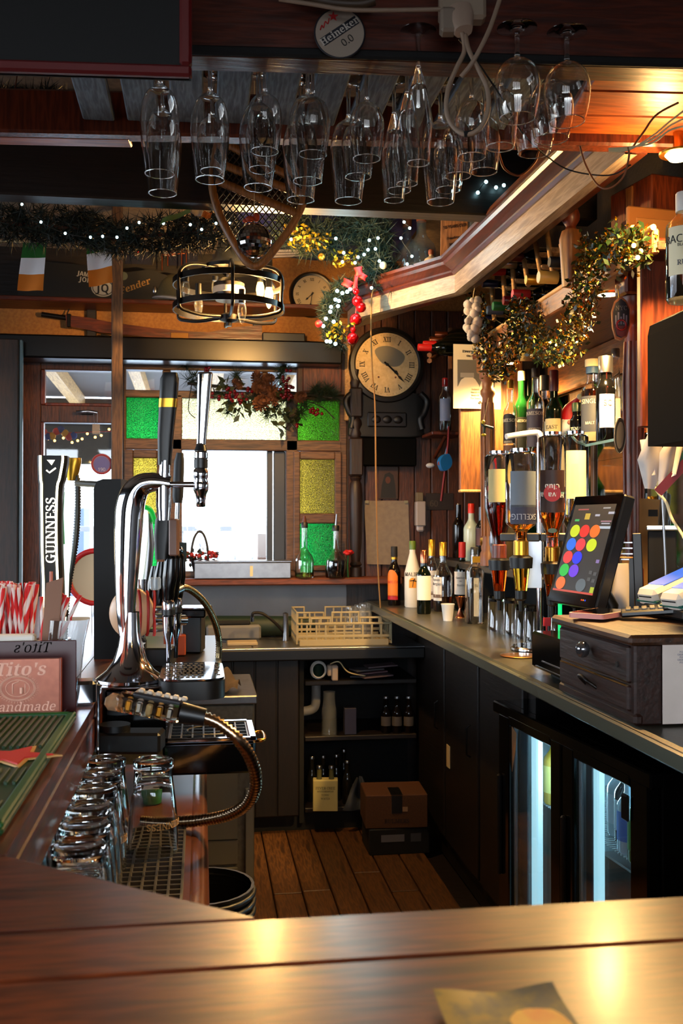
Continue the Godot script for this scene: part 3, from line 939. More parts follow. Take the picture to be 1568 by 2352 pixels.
func counter_bottles() -> void:
	var brown := mat(C(0.06, 0.03, 0.018), 0.1)
	var dgreen := mat(C(0.015, 0.04, 0.02), 0.08)
	var wht := mat(C(0.84, 0.82, 0.76), 0.55)
	var lab := mat(C(0.86, 0.84, 0.80), 0.7)
	var p := spot_at(905, 4.72, BACK)
	bottle("liqueur_bottle", "dark brown liqueur bottle with an orange arched label, leftmost on the back counter", p, 0.277, 0.030, {"glass": brown, "hb": 0.56, "hs": 0.76, "cap": [M.ink, 0.05], "lab": [0.16, 0.5, 1.0, mat(C(0.85, 0.45, 0.08), 0.6), 0.03], "lab2": [0.10, 0.17, 1.0, M.redp], "lab3": [0.78, 0.83, 3.1, M.gold, 0.0, 0.0155], "txt": [["KAHLUA", 0.011, 0.40, M.redp, true]], "turn": -25.0})
	p = spot_at(947, 4.62, BACK)
	var t := bottle("rum_bottle", "white coconut rum bottle with a palm tree label and green cap", p, 0.305, 0.037, {"glass": wht, "hb": 0.52, "hs": 0.82, "sloped": true, "cap": [mat(C(0.32, 0.42, 0.08), 0.4), 0.04], "txt": [["MALIBU", 0.017, 0.50, M.ink, false]]})
	part(t, "sun_emblem", arc_sheet(0.0378, 0.09, 0.125, 0.45, 8, 0.012), mat(C(0.85, 0.55, 0.12), 0.6))
	part(t, "palm_emblem", B.new().tube([V(0.0, 0.095, 0.0385), V(0.004, 0.125, 0.0385)], 0.0015, 5).tube([V(0.004, 0.125, 0.0388), V(-0.012, 0.122, 0.0375)], 0.0018, 5).tube([V(0.004, 0.125, 0.0388), V(0.018, 0.12, 0.035)], 0.0018, 5).tube([V(0.004, 0.125, 0.0388), V(0.012, 0.134, 0.0372)], 0.0018, 5), M.ink)
	p = spot_at(973, 4.28, BACK)
	bottle("wine_bottle", "dark wine bottle with a plain cream label and copper capsule", p, 0.272, 0.030, {"glass": dgreen, "hb": 0.6, "hs": 0.76, "cap": [M.copper, 0.055], "lab": [0.22, 0.6, 1.3, lab]})
	p = spot_at(991, 4.56, BACK)
	bottle("rum_bottle", "narrow spiced rum bottle with a tall gold cap, half hidden among the counter bottles", p, 0.313, 0.031, {"glass": M.clear, "liq": [liquid(C(0.55, 0.20, 0.05)), 0.0, 0.5], "cap": [M.gold, 0.075, 0.0155], "lab": [0.14, 0.55, 1.0, lab], "lab2": [0.2, 0.25, 1.0, mat(C(0.45, 0.25, 0.08), 0.6)], "txt": [["Morgan", 0.011, 0.47, M.ink, true]]})
	p = spot_at(1017, 4.40, BACK)
	bottle("rum_bottle", "broad clear spiced rum bottle with a gold cap and round shoulders", p, 0.304, 0.042, {"glass": M.clear, "hb": 0.5, "hs": 0.72, "liq": [liquid(C(0.45, 0.16, 0.04)), 0.0, 0.22], "cap": [M.gold, 0.06, 0.016], "lab": [0.16, 0.5, 0.7, lab], "lab2": [0.2, 0.25, 0.7, mat(C(0.45, 0.25, 0.08), 0.6)], "txt": [["Captain", 0.009, 0.46, M.ink, true], ["Morgan", 0.011, 0.40, M.ink, true]], "turn": -48.0})
	p = spot_at(1061, 4.52, BACK)
	bottle("wine_bottle", "green wine bottle with a red capsule and white label", p, 0.302, 0.035, {"glass": dgreen, "hb": 0.58, "hs": 0.74, "cap": [M.redp, 0.07, 0.0165], "lab": [0.22, 0.56, 1.2, lab], "txt": [["Casillero", 0.0085, 0.47, M.ink, true], ["del", 0.006, 0.42, M.ink, true], ["Diablo", 0.0085, 0.36, M.ink, true]], "turn": -12.0})
	p = spot_at(1089, 3.88, BACK)
	bottle("vodka_bottle", "clear square shouldered bottle with a black and gold cap nearest the counter edge", p, 0.295, 0.034, {"glass": M.clear, "sq": 5.0, "hb": 0.68, "hs": 0.78, "cap": [M.ink, 0.03], "lab": [0.1, 0.6, 0.3, pane(C(0.8, 0.8, 0.76), 0.35)], "lab3": [0.8, 0.88, 0.45, M.gold], "txt": [["EL", 0.01, 0.5, M.ink, false]], "turn": 12.0})
	# the row behind, on the raised ledge
	p = spot_at(1082, 4.6, 1.245)
	bottle("liqueur_bottle", "milky white liqueur bottle with a red cap on the raised ledge", p, 0.262, 0.036, {"glass": mat(C(0.72, 0.76, 0.66), 0.2), "hb": 0.55, "hs": 0.74, "cap": [mat(C(0.85, 0.16, 0.06), 0.4), 0.045]})
	p = spot_at(1052, 4.92, 1.245)
	bottle("spirit_bottle", "dark bottle with a steel pourer left of the milky white bottle", p, 0.27, 0.028, {"glass": brown, "cap": [M.steel, 0.06, 0.007]})
	p = spot_at(1106, 4.40, 1.245)
	bottle("spirit_bottle", "dark bottle with a bent pourer right of the milky white bottle", p, 0.25, 0.028, {"glass": mat(C(0.05, 0.05, 0.055), 0.1), "cap": [M.steel, 0.06, 0.006], "lab": [0.3, 0.6, 1.0, mat(C(0.25, 0.10, 0.08), 0.6)]})
	t = thing("trophy", "little wooden trophy with a brass cup on the raised ledge", "trophy", spot_at(1113, 4.24, 1.245))
	part(t, "plinth", B.new().box(V(0, 0.012, 0), V(0.06, 0.024, 0.05), 0.004).box(V(0, 0.03, 0), V(0.044, 0.014, 0.036), 0.004), M.redy)
	part(t, "cup", B.new().lathe([P(0, 0.037), P(0.012, 0.037), P(0.006, 0.05), P(0.008, 0.06), P(0.02, 0.08), P(0.021, 0.11), P(0.019, 0.11), P(0, 0.075)], 14), M.brass)
	t = thing("drink_can", "tall silver drink can with a red stripe on the raised ledge", "can", spot_at(1136, 4.05, 1.245), facing(spot_at(1136, 4.05, 1.245)))
	part(t, "body", B.new().lathe([P(0, 0.003), P(0.022, 0), P(0.028, 0.008), P(0.029, 0.135), P(0.026, 0.148)], 20), mat(C(0.42, 0.44, 0.48), 0.3, 0.5))
	part(t, "lid", B.new().lathe([P(0.026, 0.148), P(0.026, 0.153), P(0.024, 0.153), P(0.023, 0.149), P(0, 0.149)], 20), M.steel)
	part(t, "stripe", arc_sheet(0.0296, 0.006, 0.138, 0.17, 4), M.redp)
	write(t, "BULL", 0.012, M.ink, T3(V(0, 0.085, 0)), 0.0302)
	# cups, jigger and coaster on the counter
	t = thing("paper_cup", "small white paper cup on the back counter", "cup", spot_at(1028, 3.98, BACK))
	part(t, "cup", B.new().lathe([P(0, 0.002), P(0.018, 0), P(0.026, 0.062), P(0.0275, 0.064), P(0.0275, 0.067), P(0.0245, 0.066), P(0.017, 0.004), P(0, 0.004)], 20), M.white)
	single("jigger", "copper double ended jigger behind the paper cup", "jigger", B.new().lathe([P(0, 0.03), P(0.02, 0), P(0.019, 0), P(0.006, 0.034), P(0.006, 0.04), P(0.021, 0.085), P(0.02, 0.085), P(0, 0.045)], 18), M.copper, spot_at(1056, 4.12, BACK))
	single("brass_coaster", "round brass plate lying on the back counter", "coaster", B.new().lathe([P(0, 0), P(0.055, 0), P(0.058, 0.003), P(0.054, 0.004), P(0, 0.002)], 28), M.brass, WY(1193, 1507, BACK))
	# tumblers upside down below the ledge
	var k := 0
	for g in [[1140, 3.62, 0.125, "first tumbler from the left, upturned below the raised ledge"], [1176, 3.5, 0.128, "second tumbler from the left, upturned below the raised ledge"], [1203, 3.38, 0.115, "third tumbler from the left, upturned below the raised ledge"], [1226, 3.30, 0.118, "fourth tumbler from the left, beside the chrome pole"], [1288, 3.05, 0.11, "tumbler half hidden behind the till screen"]]:
		var b := B.new()
		var h: float = g[2]
		b.lathe([P(0.036, 0), P(0.030, h - 0.004), P(0.027, h), P(0, h), P(0, h - 0.02), P(0.027, h - 0.02), P(0.033, 0), P(0.036, 0)], 22)
		single("tumbler", g[3], "glass", b, M.stem, spot_at(g[0], g[1], BACK))
	# the optics: four bottles hung upside down on a chrome stand
	var st := thing("optic_stand", "chrome stand with a white backed pole carrying the upside down bottles", "stand", spot_at(1240, 3.06, BACK), facing(spot_at(1240, 3.06, BACK)))
	part(st, "base", B.new().cyl(V(0, 0, 0), 0.09, 0.014, 28, ID, 0.004), M.chrome)
	part(st, "pole", B.new().cyl(V(0, 0.014, 0), 0.011, 0.62, 14), M.chrome)
	part(st, "upper_hook", B.new().tube(smooth([V(0, 0.60, 0), V(0, 0.655, 0), V(-0.02, 0.665, 0), V(-0.10, 0.65, 0.05)], 5), 0.009, 10), M.white)
	part(st, "plate", B.new().box(V(-0.02, 0.27, 0.012), V(0.05, 0.16, 0.004), 0.001), M.steel)
	for s in [-1.0, 1.0]: part(st, "arm", B.new().box(V(0.06 * s, 0.345, 0.02), V(0.12, 0.026, 0.02), 0.004), M.black)
	var amber := liquid(C(1.0, 0.48, 0.08))
	var deep := liquid(C(0.62, 0.13, 0.03))
	for q in [
		[1146, 3.12, 1045, 1.302, 0.045, "hanging bottle of dark red spirit, leftmost of the upside down bottles", {"liq": [deep, 0.42, 0.96], "hb": 0.5, "hs": 0.8, "rn": 0.019, "sloped": true, "lab": [0.14, 0.45, 0.8, mat(C(0.72, 0.66, 0.45), 0.7)]}, M.redy],
		[1196, 2.90, 1040, 1.318, 0.045, "hanging whiskey bottle with a grey blue label, second of the upside down bottles", {"liq": [liquid(C(0.95, 0.58, 0.15)), 0.55, 0.96], "hb": 0.66, "hs": 0.76, "rn": 0.018, "lab": [0.18, 0.52, 0.95, mat(C(0.38, 0.42, 0.46), 0.6)], "lab2": [0.50, 0.68, 0.95, mat(C(0.16, 0.17, 0.26), 0.6)], "txt": [["SKELLIG", 0.016, 0.61, mat(C(0.62, 0.64, 0.68), 0.5), false]], "turn": 14.0}, M.gold],
		[1268, 2.92, 1002, 1.300, 0.040, "hanging amber rum bottle with a brown label and red roundel", {"liq": [amber, 0.40, 0.96], "hb": 0.58, "hs": 0.80, "rn": 0.018, "lab": [0.27, 0.60, 1.0, mat(C(0.20, 0.10, 0.07), 0.5), 0.0]}, M.brass],
		[1320, 3.10, 1000, 1.280, 0.042, "hanging pale gold bottle with a cream label, behind the till screen", {"liq": [liquid(C(0.85, 0.65, 0.25)), 0.46, 0.96], "hb": 0.6, "hs": 0.78, "rn": 0.018, "lab": [0.12, 0.48, 0.9, mat(C(0.88, 0.82, 0.62), 0.6)], "lab2": [0.22, 0.44, 0.25, mat(C(0.80, 0.74, 0.58), 0.6)]}, M.gold]]:
		var b := spot_at(q[0], q[1], 0.0)
		b.y = EYE + (HZ - q[2]) * q[1] / F
		var h: float = b.y - q[3]
		var u := bottle("hanging_bottle", q[5], b, h, q[4], q[6])
		u.rotation.z = PI
		part(u, "hanger", B.new().lathe([P(q[4] * 0.55, -0.012), P(q[4] * 0.7, -0.012), P(q[4] * 0.7, -0.004), P(q[4] * 0.55, -0.004), P(q[4] * 0.55, -0.012)], 20), M.chrome)
		part(u, "collar", B.new().cyl(V(0, h - 0.05, 0), q[6].rn + 0.004, 0.045, 16, ID, 0.003), q[7])
		if q[0] == 1268:
			part(u, "roundel", B.new().ext(disc(0.0245, 28), 0.001, T3(V(0, h * 0.45, 0.0402))), M.redp)
			part(u, "band", arc_sheet(0.0412, h * 0.44, h * 0.455, 1.0), mat(C(0.25, 0.50, 0.52), 0.5))
			write(u, "Havana", 0.0145, M.white, T3(V(0, h * 0.463, 0)), 0.0425, false, 700)
			write(u, "Club", 0.0145, M.white, T3(V(0, h * 0.398, 0)), 0.0425, false, 700)
			part(u, "neck_emblem", B.new().ext(disc(0.013, 20, 0.007), 0.001, T3(V(0, h * 0.74, 0.031))), mat(C(0.25, 0.35, 0.22), 0.4))
		var v := thing("optic", ["spirit measure below the leftmost hanging bottle", "spirit measure below the grey blue labelled hanging bottle", "spirit measure below the amber hanging rum bottle", "spirit measure below the pale gold hanging bottle"][k], "optic", V(b.x, q[3] - 0.125, b.z), facing(b))
		k += 1
		part(v, "clamp", B.new().lathe([P(0.014, 0.095), P(0.032, 0.095), P(0.034, 0.125), P(0.024, 0.132), P(0.014, 0.132)], 18), M.black)
		part(v, "chamber", B.new().lathe([P(0, 0.03), P(0.017, 0.03), P(0.025, 0.095), P(0, 0.095)], 18), [liquid(C(0.95, 0.32, 0.07)), liquid(C(1.0, 0.80, 0.25)), amber, amber][k - 1])
		part(v, "spout", B.new().lathe([P(0, -0.03), P(0.006, -0.03), P(0.008, 0.0), P(0.016, 0.006), P(0.017, 0.03), P(0, 0.03)], 14), M.black)

func shelf_bottles() -> void:
	var Y := 1.661
	var gcl := mat(C(0.03, 0.16, 0.05), 0.08)
	var gdk := mat(C(0.02, 0.06, 0.03), 0.08)
	var whisk := liquid(C(0.95, 0.56, 0.14))
	var ltx := mat(C(0.82, 0.78, 0.66), 0.6)
	var rows := [
		[1149, 1.31, 905, 19, "squat_bottle", "squat clear decanter bottle, leftmost on the glass shelf", {"glass": M.clear, "hb": 0.62, "hs": 0.8, "rn": 0.016, "cap": [M.clear, 0.03, 0.018]}],
		[1172, 1.22, 872, 16, "whiskey_bottle", "clear whiskey bottle with a dark arched label and gold cap", {"liq": [whisk, 0.0, 0.14], "cap": [M.gold, 0.035, 0.014], "lab": [0.22, 0.55, 1.1, mat(C(0.10, 0.09, 0.07), 0.6), 0.01], "lab2": [0.07, 0.2, 1.1, mat(C(0.36, 0.22, 0.10), 0.6)], "txt": [["JAMESON", 0.0125, 0.5, ltx, true], ["BARREL", 0.008, 0.24, ltx, false]], "turn": -20.0}],
		[1198, 1.32, 852, 17, "whiskey_bottle", "green whiskey bottle with a black and cream cap, third on the glass shelf", {"glass": gcl, "cap": [M.cream, 0.04, 0.015], "lab": [0.14, 0.5, 1.0, mat(C(0.07, 0.10, 0.06), 0.5)], "txt": [["JAMESON", 0.010, 0.46, ltx, true]], "turn": -10.0}],
		[1213, 1.42, 848, 16, "whiskey_bottle", "green bottle with a black cap standing against the mirror", {"glass": gcl, "cap": [M.ink, 0.045, 0.015], "lab": [0.14, 0.5, 1.0, mat(C(0.16, 0.16, 0.06), 0.5)]}],
		[1230, 1.24, 845, 20, "whiskey_bottle", "clear whiskey bottle with a purple grey label", {"liq": [whisk, 0.0, 0.10], "cap": [mat(C(0.12, 0.07, 0.04), 0.5), 0.035, 0.016], "lab": [0.12, 0.54, 1.1, mat(C(0.22, 0.19, 0.22), 0.6)], "txt": [["JAMESON", 0.0125, 0.49, ltx, true], ["CASKMATES", 0.007, 0.32, ltx, false]], "turn": -12.0}],
		[1251, 1.36, 862, 18, "whiskey_bottle", "amber whiskey bottle with a black stopper and white label", {"liq": [liquid(C(0.80, 0.45, 0.12)), 0.0, 0.62], "hb": 0.64, "cap": [M.ink, 0.06, 0.019], "lab": [0.12, 0.46, 1.0, M.white]}],
		[1272, 1.24, 850, 19, "wine_bottle", "green wine bottle with a dark red capsule and cream label", {"glass": gdk, "hb": 0.52, "hs": 0.68, "cap": [mat(C(0.28, 0.02, 0.04), 0.4), 0.075, 0.0165], "lab": [0.10, 0.42, 1.2, mat(C(0.72, 0.66, 0.48), 0.7)], "txt": [["EAST", 0.013, 0.32, M.ink, true]], "turn": -18.0}],
		[1326, 1.25, 925, 17, "liqueur_bottle", "small black bottle beside the gnome ornament", {"glass": M.gloss, "hb": 0.62, "hs": 0.74, "rn": 0.016, "cap": [mat(C(0.10, 0.20, 0.10), 0.4), 0.03, 0.018], "txt": [["TEMPLE", 0.009, 0.45, ltx, true], ["BAR", 0.007, 0.33, ltx, true]]}],
		[1362, 1.27, 825, 27, "whiskey_bottle", "broad brown whiskey bottle with a white topped blue neck band", {"glass": M.clear, "liq": [liquid(C(0.50, 0.22, 0.06)), 0.0, 0.66], "hb": 0.64, "hs": 0.76, "rn": 0.021, "cap": [M.cream, 0.025, 0.026], "lab": [0.18, 0.58, 1.0, mat(C(0.19, 0.21, 0.25), 0.6)], "lab2": [0.08, 0.18, 1.0, mat(C(0.55, 0.48, 0.36), 0.6)], "lab3": [0.84, 0.93, 3.1, mat(C(0.20, 0.34, 0.48), 0.5), 0.0, 0.0225], "txt": [["SINGLE", 0.014, 0.52, ltx, false], ["MALT", 0.009, 0.28, ltx, false]], "turn": -16.0}],
		[1391, 1.20, 818, 22, "gin_bottle", "dark bottle with a silver top and large white slanted label", {"glass": M.gloss, "hb": 0.62, "hs": 0.74, "rn": 0.018, "cap": [M.steel, 0.05, 0.022], "lab": [0.16, 0.55, 0.85, M.white, 0.0], "txt": [["SC", 0.016, 0.45, mat(C(0.6, 0.58, 0.52), 0.6), true]], "turn": 12.0}],
		[1414, 1.36, 800, 14, "spirit_bottle", "slim clear bottle against the second column", {"glass": M.clear, "hb": 0.55, "hs": 0.72, "liq": [whisk, 0.0, 0.4], "cap": [M.steel, 0.03, 0.014], "lab": [0.14, 0.5, 0.8, M.cream]}],
		[1472, 1.21, 757, 17, "whiskey_bottle", "tall golden bottle with a red cap right of the second column", {"glass": M.clear, "hb": 0.62, "hs": 0.76, "rn": 0.013, "liq": [liquid(C(0.95, 0.60, 0.12)), 0.0, 0.8], "cap": [M.redp, 0.07, 0.0155], "lab": [0.12, 0.44, 1.1, mat(C(0.55, 0.22, 0.06), 0.6)]}]]
	for q in rows:
		var p := WX(q[0], HZ, q[1])
		var d := p.x * SN - p.z * CN
		bottle(q[4], q[5], V(p.x, Y, p.z), tall(q[2], d, Y), q[3] * d / F, q[6])
	# lower row seen between the hanging bottles, on the raised ledge
	for q in [[1212, 1.34, 1010, 24, "green_bottle", "green bottle on the raised ledge behind the hanging bottles", {"glass": gcl, "cap": [M.ink, 0.03, 0.015]}],
		[1162, 1.36, 1080, 20, "cream_bottle", "bottle with a cream neck wrapper behind the leftmost hanging bottle", {"glass": mat(C(0.60, 0.50, 0.30), 0.4), "cap": [M.gold, 0.04, 0.016]}],
		[1474, 1.30, 1110, 24, "green_bottle", "dark green bottle behind the till screen below the paper flowers", {"glass": gdk, "cap": [M.ink, 0.03, 0.015]}],
		[1520, 1.34, 1105, 18, "wine_bottle", "black bottle standing right of the dark green bottle by the till", {"glass": M.gloss, "cap": [M.cream, 0.03, 0.016]}],
		[1497, 1.40, 1140, 16, "spirit_bottle", "clear bottle with an amber label between two dark bottles by the till", {"glass": M.clear, "liq": [liquid(C(0.85, 0.62, 0.25)), 0.0, 0.5], "cap": [M.brass, 0.03, 0.016], "lab": [0.12, 0.36, 0.9, M.cream]}]]:
		var p := WX(q[0], HZ, q[1])
		var d := p.x * SN - p.z * CN
		bottle(q[4], q[5], V(p.x, 1.245, p.z), tall(q[2], d, 1.245), q[3] * d / F, q[6])
	# the gnome ornament
	var p := WX(1308, HZ, 1.30)
	var t := thing("gnome_ornament", "red and white bearded gnome ornament among the bottles", "ornament", V(p.x, Y, p.z), facing(p))
	part(t, "body", B.new().sph(V(0, 0.055, 0), V(0.042, 0.058, 0.038), 16, 10), M.redp)
	part(t, "beard", B.new().sph(V(0, 0.088, 0.018), V(0.034, 0.045, 0.026), 14, 8).sph(V(0, 0.122, 0.0), V(0.036, 0.014, 0.034), 14, 6), M.white)
	part(t, "nose", B.new().sph(V(0, 0.112, 0.044), V(0.008, 0.008, 0.008), 10, 6), mat(C(0.75, 0.45, 0.35), 0.5))
	part(t, "hat", B.new().tube(smooth([V(0, 0.122, 0), V(0.0, 0.16, 0), V(0.018, 0.185, 0), V(0.032, 0.20, 0.01)], 4), [0.034, 0.032, 0.030, 0.027, 0.024, 0.021, 0.018, 0.016, 0.014, 0.012, 0.010, 0.008, 0.006], 14), M.redp)
	part(t, "pompom", B.new().sph(V(0.036, 0.205, 0.012), V(0.011, 0.011, 0.011), 10, 8), M.cream)
	# stock bottle with a picture label on top of the black cabinet
	p = W(1572, HZ, 2.05)
	bottle("rum_bottle", "large clear white rum bottle standing on the black cabinet at the right edge", V(p.x, 1.872, p.z), tall(440, 2.05, 1.872), 0.036, {"glass": M.clear, "liq": [liquid(C(0.95, 0.93, 0.80)), 0.0, 0.58], "hb": 0.68, "hs": 0.82, "cap": [M.white, 0.04, 0.016], "lab": [0.22, 0.66, 1.0, mat(C(0.90, 0.85, 0.70), 0.6)], "txt": [["BACARDÍ", 0.016, 0.545, M.ink, false], ["BLANCA", 0.006, 0.49, M.ink, false], ["RUM", 0.010, 0.33, mat(C(0.15, 0.18, 0.3), 0.5), true]], "turn": 4.0})

# ---- on and by the windowsill
func window_things() -> void:
	var sy := 1.151
	var a := WZ(447, 1300, -4.82)
	var b := WZ(668, 1300, -4.82)
	var w := b.x - a.x
	var t := thing("steel_trough", "long brushed steel condiment trough on the windowsill", "trough", V((a.x + b.x) / 2, sy, -4.875))
	part(t, "body", B.new().box(V(0, 0.038, 0), V(w, 0.076, 0.10), 0.003), M.brush)
	part(t, "lid", B.new().box(V(0, 0.081, 0), V(w + 0.008, 0.009, 0.108), 0.003), M.steel)
	part(t, "clip", B.new().box(V(0.04, 0.035, 0.0515), V(0.014, 0.05, 0.002)), M.cream)
	# basket with berries
	a = WZ(468, 1300, -4.955)
	t = thing("flower_basket", "little wicker basket of red flowers with a hoop handle behind the steel trough", "basket", V(a.x - 0.02, sy, -4.955))
	part(t, "basket", B.new().lathe([P(0, 0.03), P(0.032, 0.03), P(0.045, 0.085), P(0.042, 0.085), P(0.03, 0.035), P(0, 0.035)], 16), M.iron)
	var hp := []
	for i in 15: hp.append(V(cos(PI * i / 14) * 0.042, 0.085 + sin(PI * i / 14) * 0.14, 0))
	part(t, "handle", B.new().tube(hp, 0.006, 8), mat(C(0.10, 0.08, 0.07), 0.7))
	var gb := B.new()
	var rb := B.new()
	for i in 60:
		var q := V(rng.randf_range(-0.075, 0.08), rng.randf_range(0.07, 0.125), rng.randf_range(-0.03, 0.035))
		if i % 3: leaf(gb, q, 0.035, rng)
		else: rb.sph(q, Vector3.ONE * rng.randf_range(0.007, 0.013), 8, 6)
	part(t, "leaves", gb, mat(C(0.06, 0.10, 0.05), 0.7), "stuff")
	part(t, "flowers", rb, mat(C(0.55, 0.05, 0.06), 0.6), "stuff")
	# two stoppered decanters
	a = WZ(699, 1320, -4.86)
	b = WZ(771, 1320, -4.86)
	t = bottle("decanter", "clear flask shaped bottle with a cork pourer before the green pane", V(a.x, sy, -4.86), 0.27, 0.046, {"glass": M.clear, "hb": 0.30, "hs": 0.56, "rn": 0.014, "liq": [liquid(C(0.75, 0.80, 0.40)), 0.0, 0.10], "cap": [M.black, 0.028, 0.017]})
	part(t, "pourer", B.new().tube([V(0, 0.268, 0), V(0, 0.30, 0)], [0.012, 0.006], 10), M.old)
	t = bottle("decanter", "clear flask shaped bottle half full of dark red liquid", V(b.x, sy, -4.86), 0.255, 0.052, {"glass": M.clear, "hb": 0.30, "hs": 0.56, "rn": 0.014, "liq": [mat(C(0.05, 0.01, 0.015), 0.1), 0.0, 0.33], "cap": [M.black, 0.028, 0.017]})
	part(t, "pourer", B.new().tube([V(0, 0.25, 0), V(0.004, 0.31, 0)], [0.006, 0.003], 8), M.steel)
	a = WZ(800, 1268, -4.84)
	t = thing("red_flower", "small red artificial flower leaning beside the dark decanter", "flower", V(a.x, sy, -4.85))
	part(t, "stem", B.new().tube([V(0.0, 0, 0), V(-0.003, 0.06, 0), V(0.0, 0.115, 0.01)], 0.003, 6), M.green)
	var fb := B.new()
	for i in 6: fb.sph(V(cos(i * 1.05) * 0.014, 0.122 + sin(i * 2.1) * 0.006, 0.012 + sin(i * 1.05) * 0.012), V(0.014, 0.009, 0.010), 8, 6)
	part(t, "petals", fb, M.redp)
	# turned spindle at the right of the windows
	a = WZ(816, 1200, WALL + 0.06)
	t = thing("turned_spindle", "dark turned wooden spindle between the window and the clock", "post", V(a.x, sy, WALL + 0.07))
	var z := []
	for q in [[0, 0.03], [0.045, 0.03], [0.05, 0.022], [0.06, 0.032], [0.075, 0.022], [0.085, 0.024], [0.18, 0.03], [0.40, 0.034], [0.46, 0.030], [0.475, 0.022], [0.49, 0.03], [0.50, 0.022]]: z.append(P(q[1], q[0]))
	part(t, "lower_turning", B.new().lathe([P(0, 0)] + z + [P(0, 0.5)], 18), M.darky)
	part(t, "square_block", B.new().box(V(0, 0.595, 0), V(0.068, 0.19, 0.068), 0.008), M.darky)
	part(t, "upper_turning", B.new().lathe([P(0, 0.69), P(0.022, 0.69), P(0.03, 0.71), P(0.022, 0.73), P(0.032, 0.755), P(0.03, 0.775), P(0.02, 0.79), P(0, 0.79)], 18), M.darky)
	part(t, "top_block", B.new().box(V(0, 0.865, 0), V(0.062, 0.15, 0.062), 0.008), M.darky)
	part(t, "cap_turning", B.new().lathe([P(0, 0.94), P(0.022, 0.94), P(0.03, 0.965), P(0.018, 0.99), P(0.022, 1.03), P(0, 1.04)], 18), M.darky)
	# pale corner strip above it
	a = WZ(795, 800, WALL)
	struct("trim_6", B.new().box(V(a.x, 2.12, WALL + 0.04), V(0.03, 0.38, 0.03), 0.004), M.pale)

func leaf(b: B, p: Vector3, s: float, r: RandomNumberGenerator) -> void:
	# a folded holly-like leaf: four triangles
	var d := V(r.randf_range(-1, 1), r.randf_range(-1, 1), r.randf_range(-1, 1)).normalized()
	var o := d.cross(V(r.randf_range(-1, 1), r.randf_range(-1, 1), r.randf_range(-1, 1))).normalized()
	var n := d.cross(o)
	var m := p + d * s * 0.5 - n * s * 0.06
	for k in [-1.0, 1.0]:
		var q: Vector3 = m + o * s * 0.26 * k + n * s * 0.1
		b.tri(p, q, m, n, n, n)
		b.tri(m, q, p + d * s, n, n, n)

